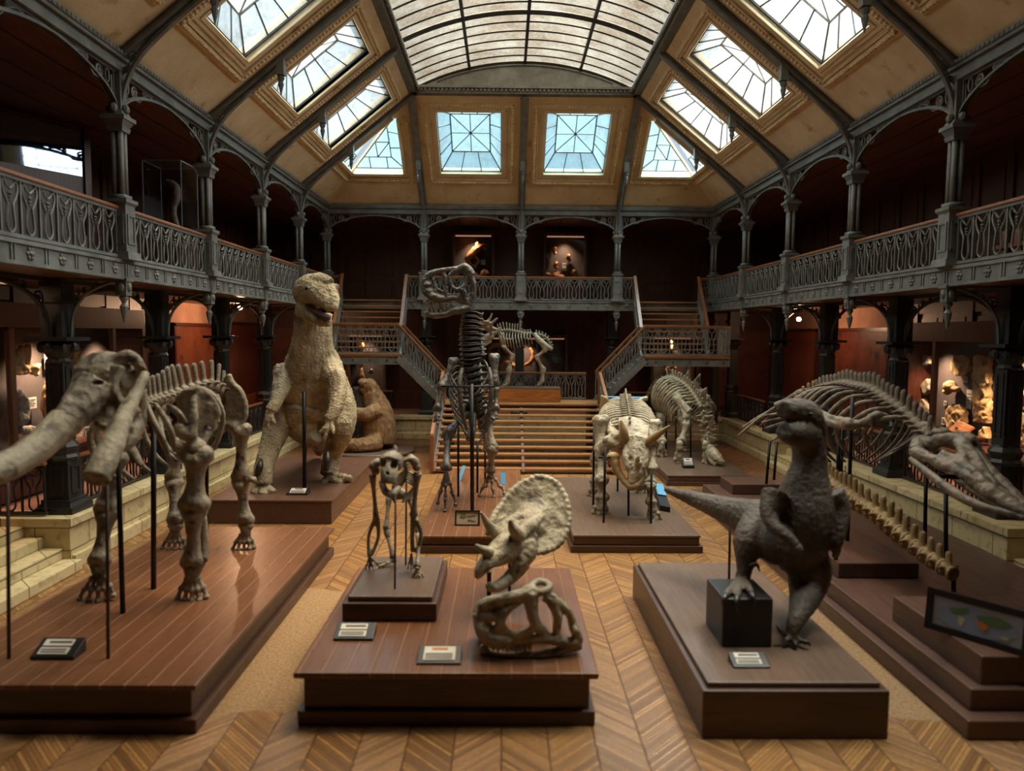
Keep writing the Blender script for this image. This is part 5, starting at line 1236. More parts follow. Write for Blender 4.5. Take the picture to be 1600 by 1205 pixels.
for dy in (-.32, .3):
    x0 = 0 if dy < 0 else -3
    m_ = MB().plate([P(x+x0, y, yE+dy) for x, y in ((780, 519), (788, 520), (791, 540), (786, 542))], .05); long_bone(m_, (787, 541, yE+dy), (801, 556, yE+dy), 2.4); long_bone(m_, (800, 557, yE+dy), (797+x0, 578, yE+dy), 2.2); long_bone(m_, (797+x0, 579, yE+dy), (794+x0, 598, yE+dy), 1.9); T(m_, [(794+x0, 598, yE+dy), (790+x0, 602, yE+dy), (786+x0, 604, yE+dy)], [2.4, 2, 1.4]); m_.fuse('leg', BP, r0, .025, 1)
    m_ = MB(); T(m_, [(834, 521, yE+dy*.7), (845, 534, yE+dy), (862, 546, yE+dy)], [3, 5, 3]); T(m_, [(846, 536, yE+dy), (852, 546, yE+dy)], [4, 4]); long_bone(m_, (852, 547, yE+dy), (838, 558, yE+dy), 2.6); long_bone(m_, (839, 560, yE+dy), (850+x0, 577, yE+dy), 2.3); long_bone(m_, (850+x0, 578, yE+dy), (848+x0, 597, yE+dy), 1.9); T(m_, [(848+x0, 597, yE+dy), (844+x0, 601, yE+dy), (840+x0, 604, yE+dy)], [2.4, 2, 1.4]); m_.fuse('leg', BP, r0, .025, 1)
for x in (780, 839): rod(r0, e(x, 535), V((e(x, 600).x, yE, DZ+.53)), .012)

# ================================================================== horned four-legged skeleton
BP = M['bone_pale']
r0 = empty('horned_skeleton', G(978, 780, .35), 'pale horned dinosaur skeleton on all fours facing the viewer on the middle plinth', 'skeleton')
sp = spine(r0, [P(984, 672, 15.9), P(982, 652, 16.5), P(979, 634, 17.3), P(977, 618, 18.2)], [.2, .2, .19, .17], 16, 'mid', BP)
spine(r0, [P(977, 618, 18.3), P(977, 630, 18.9), P(976, 655, 19.3)], [.15, .12, .07], 8, 'low', BP, 'tail_vertebra')
for i in range(1, 14):
    p, y, z, x = sp[i]; f = i/14; wd = .52+.12*math.sin(PI*f)
    for s in (-1, 1): rib(r0, [p+x*s*.05, p+x*s*wd*.55-z*.02, p+x*s*wd-z*.22-y*.05, p+x*s*(wd+.02)-z*.6-y*.15, p+x*s*wd*.7-z*.95-y*.2], .042, BP)
m_ = MB().plate([P(x, y, 17.9) for x, y in ((938, 619), (948, 622), (952, 632), (946, 646), (940, 655), (937, 640))], .09); T(m_, [(938, 619, 17.9), (950, 628, 17.9), (944, 650, 17.9)], [3, 4, 4]); m_.fuse('hip_bone', M['bone_yellow'], r0, .03, 1)
m_ = MB(); T(m_, [(1012, 622, 18.0), (1002, 625, 18.0), (992, 632, 17.9), (1000, 640, 18)], [4, 4, 4, 4]); m_.fuse('hip_bone', BP, r0, .03, 1)
rod(r0, P(944, 621, 18.15), P(1012, 622, 18.15), .03, 'blue_lit_card', 'cross_bar')  # sacrum bar, the blue light on it is painted as its colour
m_ = MB(); E_(m_, (955, 690, 15.9), 15, (1, .7, .8)); E_(m_, (965, 682, 15.9), 13, (1, .8, .8)); E_(m_, (945, 698, 15.95), 10); T(m_, [(952, 664, 16.4), (958, 680, 16.0), (966, 698, 15.8)], [7, 8, 7]); m_.fuse('shoulder_blade', BP, r0, .025, 1, (.02, 8, 'n'))
m_ = MB(); E_(m_, (1020, 692, 15.9), 12, (.9, .7, 1.1)); T(m_, [(1000, 660, 16.4), (1012, 676, 16.0), (1022, 694, 15.8)], [6, 7, 7]); m_.fuse('shoulder_blade', BP, r0, .025, 1, (.02, 8, 'n'))
# skull with frill stubs, horns, hooked nose
m_ = MB(); yS = 15.35
m_.plate([P(x, y, Y) for x, y, Y in ((975, 690, 15.5), (968, 672, 15.75), (966, 655, 16.05), (980, 652, 16.1), (1000, 656, 16.1), (1014, 668, 15.9), (1012, 688, 15.5))], .09)
T(m_, [(995, 690, 15.5), (993, 706, yS), (994, 724, 15.2), (992, 742, 15.1), (989, 757, 15.05)], [20, 18, 15, 12, 7], 12); T(m_, [(982, 700, yS), (978, 716, 15.2), (984, 734, 15.1)], [8, 6, 6]); T(m_, [(1005, 700, yS), (1010, 714, 15.2), (1006, 732, 15.1)], [8, 7, 6]); E_(m_, (998, 724, 14.95), 6)
ct = MB(); E_(ct, (986, 718, 15.0), 5.5, (1, 2.2, 1.3)); E_(ct, (1002, 716, 14.95), 4, (1, 2., 1.2)); E_(ct, (992, 696, 15.05), 5, (.8, 2, 1)); E_(ct, (980, 696, 15.0), 4, (1, 2.4, 1.4))
m_.fuse('skull', BP, r0, .02, 1, (.012, 12, 'n'), ct)
h_ = MB(); T(h_, [(1008, 694, 15.4), (1022, 684, 15.2), (1036, 673, 15.05), (1047, 665, 14.95)], [8, 6.5, 4, 1.4], 10); h_.fuse('horn', M['bone_yellow'], r0, .018, 1)
h_ = MB(); T(h_, [(976, 690, 15.45), (975, 676, 15.35), (970, 656, 15.35)], [8, 7, 2], 10); h_.fuse('horn', M['bone_yellow'], r0, .018, 1)
h_ = MB(); T(h_, [(998, 724, 15.05), (996, 718, 14.9), (998, 712, 14.85)], [5, 4, 1.5], 8); h_.fuse('nose_horn', BP, r0, .015, 1)
j_ = MB(); T(j_, [(958, 714, 15.5), (966, 738, 15.35), (980, 756, 15.15), (990, 761, 15.0), (1002, 748, 15.1), (1008, 728, 15.4)], [9, 6.5, 6, 6, 5, 5], 10); E_(j_, (958, 714, 15.5), 10, (1.1, 1, .8)); j_.fuse('lower_jaw', M['bone_yellow'], r0, .02, 1, (.008, 10, 'n'))
def leg4(name, segs, ank, tips, r, mat, root, vox=.022, fr=.55):
    m_ = MB()
    for a, b_, rr in segs: long_bone(m_, a, b_, rr)
    lg = m_.fuse(name, mat, root, vox, 1, (.006, 11, 'n')); f_ = MB(); E_(f_, ank, r); E_(f_, (ank[0], ank[1]+r, ank[2]), r*1.05); toes(f_, ank, tips, r*fr); o = f_.fuse('foot', mat, None, vox*.85, 1); o.parent = lg; o.location = -wloc(root); return lg
ya = G(940, 803, .35).y; yb = G(1020, 812, .35).y; yc = G(930, 775, .35).y; yd = G(1000, 770, .35).y
leg4('leg', [((940, 654, 16.3), (940, 702, 16.1), 7.5), ((940, 700, 16.1), (940, 752, ya), 7), ((940, 748, ya), (941, 778, ya), 7)], (941, 782, ya), [(926, 803, ya), (936, 806, ya-.06), (950, 805, ya)], 8, BP, r0)
leg4('leg', [((1023, 660, 16.3), (1022, 690, 16.0), 6), ((1021, 688, 15.95), (1018, 733, 15.7), 6), ((1018, 730, 15.7), (1016, 754, 15.6), 6), ((1016, 758, yb), (1017, 785, yb), 5.6)], (1018, 790, yb), [(1011, 813, yb), (1021, 816, yb-.06), (1033, 812, yb)], 6.5, BP, r0)
leg4('leg', [((936, 655, 17.9), (932, 720, 17.7), 6.5), ((932, 724, 17.7), (930, 752, yc), 6)], (929, 757, yc), [(919, 775, yc), (927, 777, yc-.06), (934, 776, yc)], 7, BP, r0)
leg4('leg', [((1008, 640, 18.0), (1006, 705, 17.9), 6), ((1006, 710, 17.9), (1002, 746, yd), 5.6)], (1001, 751, yd), [(995, 770, yd), (1002, 773, yd-.06), (1010, 771, yd)], 6.5, BP, r0)
for a, b_ in (((928, 671), (927, 789)), ((946, 699), (943, 817)), ((982, 744), (982, 806)), ((1018, 734), (1017, 818)), ((965, 742), (965, 768))): g_ = G(*b_, .35); rod(r0, P(*a, g_.y), g_, .026)
rod(r0, P(935, 715, 15.4), P(957, 715, 15.4), .02)

# ================================================================== plated skeleton
r0 = empty('plated_skeleton', G(1072, 712, .3), 'plated dinosaur skeleton lowering its head on the low plinth beside the right stairs', 'skeleton')
BB = M['bone_pale']
sp = spine(r0, [P(1042, 592, 25.6), P(1056, 594, 25.0), P(1072, 604, 24.4), P(1086, 620, 23.8), P(1096, 638, 23.3)], [.26, .28, .27, .26, .26], 15, 'mid', BB)
spine(r0, [P(1099, 645, 23.1), P(1105, 664, 22.9), P(1108, 684, 22.7), P(1110, 702, 22.4)], [.3, .28, .25, .2], 7, 'block', BB, 'neck_vertebra', up=V((-.3, -1, .4)))
spine(r0, [P(1036, 594, 26.0), P(1020, 604, 26.4), P(1008, 628, 26.6)], [.2, .15, .08], 9, 'low', BB, 'tail_vertebra')
for i in range(2, 14):
    p, y, z, x = sp[i]
    for s in (-1, 1): rib(r0, [p+x*s*.06, p+x*s*.45+z*.0, p+x*s*.72-z*.4-y*.08, p+x*s*.66-z*.9-y*.15, p+x*s*.4-z*1.2-y*.2], .05, BB)
pl = [((1041, 572), (1052, 600), (1063, 596), 25.4, 'bone_dark'), ((1060, 580), (1058, 598), (1068, 600), 25.0, 'bone_dark'), ((1076, 577), (1066, 600), (1078, 604), 24.7, 'bone'), ((1094, 583), (1080, 604), (1092, 614), 24.2, 'bone'), ((1105, 604), (1090, 616), (1103, 628), 23.7, 'bone'), ((1113, 632), (1097, 634), (1106, 648), 23.2, 'bone'), ((1115, 648), (1099, 650), (1112, 664), 22.8, 'bone'), ((1092, 655), (1104, 660), (1098, 672), 22.75, 'bone'), ((1119, 684), (1104, 678), (1112, 694), 22.4, 'bone')]
for a, b_, c, Y, mt in pl:
    m_ = MB().plate([P(*a, Y), P((a[0]*.45+b_[0]*.55)-2, (a[1]*.45+b_[1]*.55), Y), P(*b_, Y), P(*c, Y), P((a[0]*.45+c[0]*.55)+2, (a[1]*.45+c[1]*.55), Y)], .1); m_.fuse('back_plate', M[mt], r0, .03, 1)
m_ = MB(); T(m_, [(1108, 700, 22.4), (1116, 710, 22.1), (1124, 718, 21.9), (1130, 724, 21.8)], [8, 9, 7, 4], 10); T(m_, [(1106, 706, 22.3), (1112, 720, 22.1), (1120, 726, 21.9)], [6, 5, 4]); E_(m_, (1112, 704, 22.2), 6); ct = MB(); E_(ct, (1118, 711, 21.75), 3.4, (1, 2, .8)); m_.fuse('skull', BB, r0, .028, 1, (.02, 9, 'n'), ct)
m_ = MB().plate([P(x, y, 23.2) for x, y in ((1104, 616), (1110, 618), (1109, 640), (1103, 642))], .08); m_.fuse('shoulder_blade', BB, r0, .03, 1)
m_ = MB(); T(m_, [(1056, 616, 23.8), (1066, 630, 23.5), (1078, 645, 23.2)], [7, 5, 7]); m_.fuse('shoulder_blade', BB, r0, .03, 1)
yq = G(1060, 724, .3).y
leg4('leg', [((1058, 622, 23.7), (1075, 654, 23.2), 5), ((1074, 662, 23.1), (1064, 690, 22.9), 5)], (1062, 694, yq), [(1058, 726, yq), (1064, 726, yq-.05), (1054, 720, yq)], 6, BB, r0, .03)
yq = G(1104, 724, .3).y
leg4('leg', [((1104, 640, 23.4), (1110, 660, 23.3), 4.4), ((1108, 664, 23.3), (1102, 690, 23.1), 4.4)], (1102, 694, yq), [(1098, 724, yq), (1104, 728, yq-.05), (1112, 727, yq)], 5.4, BB, r0, .03)
yq = G(1034, 714, .3).y
leg4('leg', [((1028, 606, 25.8), (1032, 660, 25.4), 5), ((1032, 664, 25.4), (1034, 690, yq), 4.6)], (1034, 694, yq), [(1028, 712, yq), (1034, 715, yq-.05), (1041, 713, yq)], 5.4, BB, r0, .03)
yq = G(1072, 706, .3).y
leg4('leg', [((1056, 610, 25.8), (1066, 650, 25.5), 4.6), ((1066, 654, 25.5), (1070, 684, yq), 4.2)], (1070, 688, yq), [(1066, 704, yq), (1072, 706, yq-.05), (1078, 704, yq)], 5, BB, r0, .03)
for a, b_ in (((1079, 640), (1079, 724)), ((1041, 640), (1041, 702)), ((1056, 655), (1056, 690))): g_ = G(*b_, .3); rod(r0, P(*a, g_.y), g_, .03)

# ================================================================== long flippered sea reptile skeleton
BS = M['bone_sea']
r0 = empty('sea_reptile_skeleton', (6.0, 12.5, .47), 'long marine reptile skeleton with flippers and flat crocodile-like skull over the stepped plinth', 'skeleton')
body = [P(1275, 612, 15.6), P(1300, 606, 14.8), P(1330, 606, 13.9), P(1367, 616, 12.9), P(1402, 640, 12.0), P(1433, 664, 11.4), P(1455, 686, 10.9)]
sp = spine(r0, body, [.22, .25, .28, .3, .3, .29, .26], 26, 'mid', BS)
back = [P(1275, 612, 15.6), P(1248, 634, 16.2), P(1250, 682, 15.6), P(1282, 738, 13.8), P(1329, 778, 12.3), P(1372, 806, 11.5), P(1410, 838, 10.9), P(1447, 868, 10.4), P(1490, 898, 9.85)]
spine(r0, back, [.22, .22, .24, .27, .3, .31, .3, .27, .2], 40, 'discspine', M['bone_yellow'], 'tail_vertebra')
for i in range(1, 23, 2):
    p, y, z, x = sp[i]; f = i/23; wd = .42+.35*math.sin(PI*min(1, f*1.1)); dr = .55+.75*math.sin(PI*f)
    for s in (-1, 1): rib(r0, [p+x*s*.08, p+x*s*wd*.7-z*.08+y*-.1, p+x*s*(wd+.08)-z*dr*.42-y*.25, p+x*s*wd*.9-z*dr*.85-y*.38, p+x*s*wd*.4-z*dr*1.15-y*.45], .042, BS)
m_ = MB()
T(m_, [(1438, 690, 11.0), (1452, 694, 10.8), (1475, 686, 10.5), (1500, 690, 10.2), (1518, 712, 9.95), (1540, 748, 9.6), (1570, 776, 9.3), (1606, 800, 9.0)], [13, 12, 11, 11, 12, 12, 11, 8], 10, flat=.8)
T(m_, [(1430, 706, 10.6), (1450, 716, 10.3), (1476, 726, 10.0), (1504, 738, 9.7), (1536, 764, 9.4), (1570, 786, 9.15), (1604, 804, 8.9)], [11, 10, 10, 10, 10, 9, 7], 10)
T(m_, [(1490, 684, 10.9), (1514, 690, 10.7), (1534, 724, 10.2), (1560, 752, 9.8), (1604, 792, 9.2)], [11, 12, 11, 11, 8], 10)
T(m_, [(1500, 722, 9.95), (1524, 750, 9.6), (1556, 774, 9.3), (1602, 800, 8.98)], [13, 15, 13, 9], 11)
T(m_, [(1496, 690, 10.2), (1506, 716, 9.9), (1500, 736, 9.75)], [8, 8, 8]); T(m_, [(1436, 690, 11.0), (1430, 706, 10.7)], [12, 11]); T(m_, [(1470, 706, 10.2), (1490, 716, 10.0), (1512, 728, 9.8)], [6, 7, 7]); E_(m_, (1515, 688, 10.5), 12); E_(m_, (1470, 676, 10.9), 12, (1.3, 1, .7)); E_(m_, (1450, 668, 11.1), 12)
m_.fuse('skull', BS, r0, .022, 1, (.02, 8, 'n'))
m_ = MB(); T(m_, [(1425, 716, 10.6), (1445, 736, 10.2), (1480, 762, 9.8), (1520, 786, 9.4), (1560, 798, 9.1), (1602, 810, 8.85)], [6, 7, 8, 8, 6, 5], 9); T(m_, [(1466, 720, 11.0), (1500, 752, 10.5), (1550, 784, 9.8), (1600, 806, 9.2)], [6, 7, 6, 5], 9); T(m_, [(1560, 798, 9.1), (1566, 792, 9.5)], [6, 6], 8, 1); m_.fuse('lower_jaw', BS, r0, .022, 1, (.01, 8, 'n'))
# flippers
m_ = MB().plate([P(x, y, 11.9) for x, y in ((1358, 648), (1372, 642), (1386, 646), (1387, 664), (1376, 670), (1358, 666))], .16); T(m_, [(1362, 656, 11.9), (1345, 662, 12.0), (1330, 664, 12.1)], [8, 7, 10]); E_(m_, (1324, 662, 12.1), 11); T(m_, [(1322, 664, 12.15), (1300, 662, 12.4), (1282, 652, 12.7), (1268, 642, 12.9)], [9, 6, 6, 7]); T(m_, [(1318, 658, 12.2), (1298, 652, 12.5), (1282, 644, 12.8)], [7, 5, 5]); m_.fuse('flipper_arm', BS, r0, .022, 1, (.01, 9, 'n'))
for i, (x, y) in enumerate(((1192, 650), (1190, 660), (1194, 670), (1204, 690))):
    m_ = MB(); a = V((1266, 640+4*i, 12.9)); b_ = V((x, y, 13.5))
    T(m_, [tuple(a), tuple(a.lerp(b_, .5)), tuple(b_)], [3.4, 3, 1.8])
    for k in range(1, 9): E_(m_, tuple(a.lerp(b_, k/8.5)), 3.5-.14*k)
    m_.fuse('flipper_digit', BS, r0, .018, 1)
m_ = MB(); T(m_, [(1278, 616, 15.9), (1262, 613, 16.2), (1246, 616, 16.4)], [5, 7, 7]); T(m_, [(1246, 616, 16.4), (1228, 626, 16.6), (1212, 634, 16.8)], [6, 4.6, 6]); T(m_, [(1250, 620, 16.4), (1234, 632, 16.6), (1216, 640, 16.8)], [5, 4, 5]); m_.fuse('flipper_arm', BS, r0, .028, 1, (.01, 9, 'n'))
for i, (x, y) in enumerate(((1152, 682), (1160, 668), (1172, 666), (1186, 668))):
    m_ = MB(); a = V((1212+1.5*i, 636+2*i, 16.8)); b_ = V((x, y, 17.2)); T(m_, [tuple(a), tuple(a.lerp(b_, .5)-V((0, 2, 0))), tuple(b_)], [3, 2.6, 1.6])
    for k in range(1, 9): E_(m_, tuple(a.lerp(b_, k/8.5)), 3.2-.12*k)
    m_.fuse('flipper_digit', BS, r0, .024, 1)
for (a, b_, z_) in (((1478, 770), (1478, 892), .47), ((1447, 742), (1445, 850), .47), ((1332, 620), (1324, 845), .72), ((1203, 690), (1196, 772), .47), ((1214, 690), (1208, 765), .47), ((1306, 800), (1306, 898), .47), ((1490, 895), (1490, 925), .47)):
    g_ = G(*b_, z_); rod(r0, P(*a, g_.y), g_, .035)
for px, py, Y in ((1312, 660, 13.4), (1318, 640, 13.9)):
    p = P(px, py, Y); rod(r0, p, V((p.x, p.y, .47)), .035)
rod(r0, P(1444, 742, 10.3), P(1500, 746, 10.0), .035, name='cross_bar')

# ================================================================== dark upright dinosaur model
t = empty('step_block', P(1166, 1012, 8.9), 'dark box used as a footrest by the grey-brown dinosaur model', 'block'); a = G(1128, 1012, .6); b_ = G(1206, 1012, .6); t.location = ((a.x+b_.x)/2, a.y+.3, .6)
MB().box((a.x, a.y, .6), (b_.x, a.y+.72, 1.2)).build('box', M['black'], t, bevel=.025)
yK = a.y
r0 = empty('dark_dinosaur_model', G(1240, 1000, .6), 'grey-brown dinosaur model standing upright with one foot on a dark box', 'dinosaur model')
b = MB()
T(b, [(1220, 852, 9.3), (1238, 850, 9.2), (1250, 825, 9.1), (1257, 790, 9.1), (1261, 755, 9.1), (1265, 722, 9.1), (1262, 690, 9.1), (1254, 664, 9.05)], [36, 50, 50, 48, 36, 26, 26, 27], 18, 4)
T(b, [(1268, 664, 9.05), (1258, 650, 8.95), (1240, 642, 8.8), (1224, 641, 8.65)], [22, 25, 20, 14], 14); T(b, [(1262, 680, 9.0), (1250, 676, 8.85), (1236, 676, 8.7), (1225, 674, 8.6)], [24, 24, 20, 14], 14)
E_(b, (1268, 640, 8.85), 8); E_(b, (1232, 630, 8.72), 8); T(b, [(1276, 650, 8.95), (1282, 672, 9.0), (1284, 700, 9.05)], [10, 9, 9], 8)
E_(b, (1215, 848, 8.95), 36, (1, 1, 1.0))
T(b, [(1212, 830, 9.5), (1185, 815, 9.9), (1150, 802, 10.3), (1100, 785, 10.8), (1068, 774, 11.1), (1038, 764, 11.3)], [44, 36, 25, 15, 10, 4], 14)
T(b, [(1190, 822, 9.3), (1172, 848, 9.05), (1165, 876, 8.95), (1163, 894, 8.9), (1160, 908, 8.88)], [34, 28, 16, 12, 12], 14)
for t_ in ((1134, 930), (1152, 933), (1174, 927)): T(b, [(1161, 906, 8.88), ((1161+t_[0])/2, 914, 8.72), (t_[0], t_[1], yK+.02)], [8, 7, 5], 8, 2)
yR = G(1240, 1008, .6).y
T(b, [(1250, 860, 9.2), (1264, 890, 9.1), (1260, 925, 8.95), (1248, 960, yR+.1), (1238, 985, yR), (1238, 998, yR)], [36, 36, 27, 16, 11, 11], 14)
for t_ in ((1258, 1004), (1243, 1007), (1226, 1000)): T(b, [(1238, 995, yR), ((1238+t_[0])/2, 1000, yR-.05), (t_[0], t_[1], yR-.1)], [8, 6, 4.5], 8, 2)
T(b, [(1212, 775, 9.0), (1203, 800, 8.85), (1208, 820, 8.7), (1226, 836, 8.55), (1244, 852, 8.5)], [24, 16, 12, 10, 9], 12); E_(b, (1246, 858, 8.48), 10)
T(b, [(1300, 770, 9.0), (1313, 795, 8.95), (1312, 825, 8.85), (1306, 850, 8.8)], [20, 16, 12, 10], 12); E_(b, (1306, 858, 8.8), 9)
for t_ in ((1300, 872), (1306, 875), (1312, 870)): T(b, [(1306, 856, 8.8), (*t_, 8.78)], [5, 2.5], 7, 1)
for t_ in ((1256, 868), (1248, 874), (1240, 870)): T(b, [(1246, 856, 8.48), (*t_, 8.45)], [5, 2.5], 7, 1)
b.fuse('body', M['skin_dark'], r0, .022, 2, (.012, 11, 'scale'))
c_ = MB()
for a_, m1, b2 in (((1135, 930, yK), (1130, 938, yK-.08), (1129, 950, yK-.04)), ((1152, 933, yK), (1150, 943, yK-.08), (1151, 955, yK-.04)), ((1174, 928, yK), (1178, 936, yK-.08), (1179, 947, yK-.04)), ((1170, 886, 8.85), (1182, 882, 8.8), (1187, 893, 8.8)), ((1228, 992, yR), (1218, 985, yR-.05), (1213, 974, yR)), ((1256, 1003, yR-.1), (1263, 1005, yR-.12), (1266, 1010, yR-.12)), ((1242, 1005, yR-.1), (1244, 1010, yR-.14), (1243, 1013, yR-.14))):
    q = MB(); T(q, [a_, m1, b2], [5, 3.4, .8], 8, 3); q.build('claw', M['claw'], r0, True)
for q in ((1266, 648, 8.7),): MB().ell(P(*q), .025).build('eye', M['eye'], r0, True)
g_ = G(1139, 906, .6); rod(r0, P(1141, 815, g_.y), g_, .02, 'rod_brown')

# ================================================================== ape skeleton on its box
t = empty('small_box_plinth', (-2.08, 9.95, .62), 'small moulded box on the front centre plinth carrying the ape skeleton', 'plinth')
MB().box((-2.7, 9.05, .62), (-1.48, 10.85, .86)).build('side_panel', M['plinth_side'], t, bevel=.02); MB().box((-2.64, 9.11, .86), (-1.54, 10.79, .93)).build('top_board', M['plinth_dull'], t, bevel=.02)
r0 = empty('ape_skeleton', P(615, 880, 10.1), 'small ape skeleton walking on long arms on the moulded box', 'skeleton'); r0.location.z = .93; AB = M['bone']
m_ = MB(); E_(m_, (612, 722, 9.85), 19, (1, 1.2, .95)); E_(m_, (600, 722, 9.7), 8); E_(m_, (616, 724, 9.7), 8); T(m_, [(595, 718, 9.65), (608, 715, 9.6), (622, 720, 9.65)], [4, 4, 4]); T(m_, [(608, 730, 9.65), (608, 745, 9.55), (607, 756, 9.52)], [15, 14, 12], 10); T(m_, [(618, 703, 9.95), (617, 696, 9.95)], [4, 1.5])
ct = MB(); E_(ct, (598, 725, 9.58), 6, (1, 2, 1.1)); E_(ct, (615, 727, 9.58), 6, (1, 2, 1.1)); E_(ct, (605, 740, 9.45), 3.4, (1, 2, 1)); m_.fuse('skull', AB, r0, .014, 1, (.005, 14, 'n'), ct)
m_ = MB(); T(m_, [(596, 752, 9.7), (602, 768, 9.55), (612, 772, 9.55), (624, 762, 9.7)], [5, 6, 6, 5]); m_.fuse('lower_jaw', AB, r0, .014, 1)
spine(r0, [P(625, 716, 9.9), P(634, 730, 10.1), P(632, 748, 10.4), P(622, 764, 10.7)], [.07, .085, .085, .08], 12, 'low', AB)
for i in range(5):
    for s in (-1, 1):
        rib(r0, [P(634, 735+i*4, 10.15+.06*i)+V((0, 0, 0)), P(634+s*(14), 745+i*4, 10.1+.06*i), P(630+s*16, 762+i*3, 9.95+.06*i), P(622+s*6, 778+i*2, 9.9+.06*i)], .022, AB, 6)
for s, sx, sy in ((-1, 584, 728), (1, 648, 722)):
    m_ = MB(); E_(m_, (sx, sy, 9.95), 8); E_(m_, (sx+3, sy+8, 9.95), 7); T(m_, [(sx, sy-4, 9.95), ((sx+625)/2, sy-4, 9.9), (625, 726, 9.9)], [6, 4, 4]); E_(m_, (sx-s*6, sy-6, 10.0), 7); m_.fuse('shoulder_blade', AB, r0, .016, 1)
yA = G(573, 890, .93).y
m_ = MB(); long_bone(m_, (582, 742, 9.95), (588, 812, 10.1), 3.6); T(m_, [(586, 812, 10.1), (576, 838, 10.2), (577, 870, yA)], [4, 2.8, 3.6]); T(m_, [(590, 812, 10.1), (591, 840, 10.2), (580, 868, yA)], [4, 3, 3.6]); lg = m_.fuse('arm', AB, r0, .013, 1)
m_ = MB(); toes(m_, (577, 870, yA), [(571, 892, yA), (577, 896, yA-.05), (584, 893, yA-.05), (594, 888, yA)], 2.0); o = m_.fuse('hand', AB, None, .011, 1); o.parent = lg; o.location = -wloc(r0)
yB = G(642, 893, .93).y
m_ = MB(); long_bone(m_, (652, 740, 9.95), (646, 806, 10.0), 4.2); T(m_, [(646, 806, 10.0), (644, 840, 10.05), (645, 862, yB)], [5, 3.6, 4]); T(m_, [(650, 812, 10.0), (658, 834, 10.05), (652, 864, yB)], [4.6, 3.6, 3.6]); lg = m_.fuse('arm', AB, r0, .013, 1)
m_ = MB(); toes(m_, (643, 864, yB), [(637, 890, yB), (642, 892, yB-.05), (646, 890, yB)], 2.0); o = m_.fuse('hand', AB, None, .011, 1); o.parent = lg; o.location = -wloc(r0)
m_ = MB(); E_(m_, (622, 772, 10.75), 12, (1.2, .7, .8)); T(m_, [(610, 766, 10.7), (620, 776, 10.75), (634, 768, 10.75)], [6, 6, 6]); m_.fuse('hip_bone', AB, r0, .018, 1)
yC = G(606, 884, .93).y
m_ = MB(); long_bone(m_, (608, 778, 10.7), (603, 826, 10.5), 3.4); long_bone(m_, (604, 830, 10.5), (614, 872, yC), 3.2); lg = m_.fuse('leg', AB, r0, .013, 1)
m_ = MB(); E_(m_, (616, 876, yC), 4.5); toes(m_, (615, 877, yC), [(590, 888, yC-.1), (586, 890, yC-.15), (584, 884, yC)], 2.3); o = m_.fuse('foot', M['bone_pale'], None, .011, 1); o.parent = lg; o.location = -wloc(r0)
yD = G(653, 902, .93).y
m_ = MB(); long_bone(m_, (640, 776, 10.5), (655, 832, 10.25), 3.8); long_bone(m_, (655, 836, 10.2), (652, 886, yD), 3.6); lg = m_.fuse('leg', AB, r0, .013, 1)
m_ = MB(); E_(m_, (652, 888, yD), 4.5); toes(m_, (652, 890, yD), [(644, 904, yD), (650, 907, yD-.06), (657, 907, yD-.06), (662, 902, yD)], 2.2); o = m_.fuse('foot', M['bone_pale'], None, .011, 1); o.parent = lg; o.location = -wloc(r0)
for px, tp, bt in ((617, 772, 920), (634, 745, 883)): g_ = G(px, bt, .93); rod(r0, P(px+1, tp, g_.y), g_, .014, 'rod_brown')

# ================================================================== loose skulls on the centre plinth
r0 = empty('horned_skull', G(796, 928, .62), 'big frilled three-horned skull raised on a rod above the centre plinth', 'skull'); FS = M['bone_pale']
rim = [(764, 832, 10.0), (768, 815, 10.05), (778, 797, 10.2), (793, 776, 10.35), (812, 757, 10.5), (838, 746, 10.6), (862, 750, 10.6), (879, 768, 10.5), (888, 795, 10.35), (887, 822, 10.2), (876, 846, 10.05), (856, 860, 9.95), (834, 862, 9.9), (822, 850, 9.85)]
m_ = MB(); n_ = len(rim); cF, cB = P(828, 816, 10.02), P(828, 816, 10.22); fr_ = [P(*q) for q in rim]; mid_ = [P(q[0]*.55+828*.45, q[1]*.55+816*.45, q[2]*.5+10.12*.5+.1) for q in rim]
nv = V((.25, -.85, .1)).normalized()
vs = [p+nv*.035 for p in fr_]+[p-nv*.035 for p in fr_]+[p+nv*.03 for p in mid_]+[p-nv*.03 for p in mid_]+[cF, cB]; fs = []
for i in range(n_):
    j = (i+1) % n_; fs += [(i, j, j+2*n_, i+2*n_), (i+n_, i+3*n_, j+3*n_, j+n_), (i, i+n_, j+n_, j), (i+2*n_, j+2*n_, 4*n_), (i+3*n_, 4*n_+1, j+3*n_)]
m_.add(vs, fs); rc = catmull(fr_, 3)
for i in range(0, len(rc)): m_.ell(rc[i], (.055, .06, .055))
T(m_, [(822, 838, 9.95), (806, 846, 9.8), (788, 858, 9.6), (770, 872, 9.4), (756, 884, 9.25), (748, 896, 9.2), (745, 904, 9.2)], [28, 28, 24, 18, 13, 8, 4], 14)
T(m_, [(776, 836, 9.85), (792, 822, 9.95), (815, 806, 10.05)], [14, 12, 8]); T(m_, [(812, 836, 9.7), (830, 820, 9.85), (845, 806, 10.1)], [14, 12, 8]); T(m_, [(824, 846, 9.7), (826, 862, 9.65), (812, 884, 9.55), (798, 905, 9.5)], [13, 15, 12, 8]); E_(m_, (824, 868, 9.6), 12); E_(m_, (816, 872, 9.55), 9)
ct = MB(); E_(ct, (801, 844, 9.45), 8, (1, 2, 1)); E_(ct, (772, 866, 9.15), 7, (1.4, 2.2, .7)); E_(ct, (776, 895, 9.2), 9, (1.5, 3.5, .9))
m_.fuse('cranium', FS, r0, .02, 1, (.014, 9, 'n'), ct)
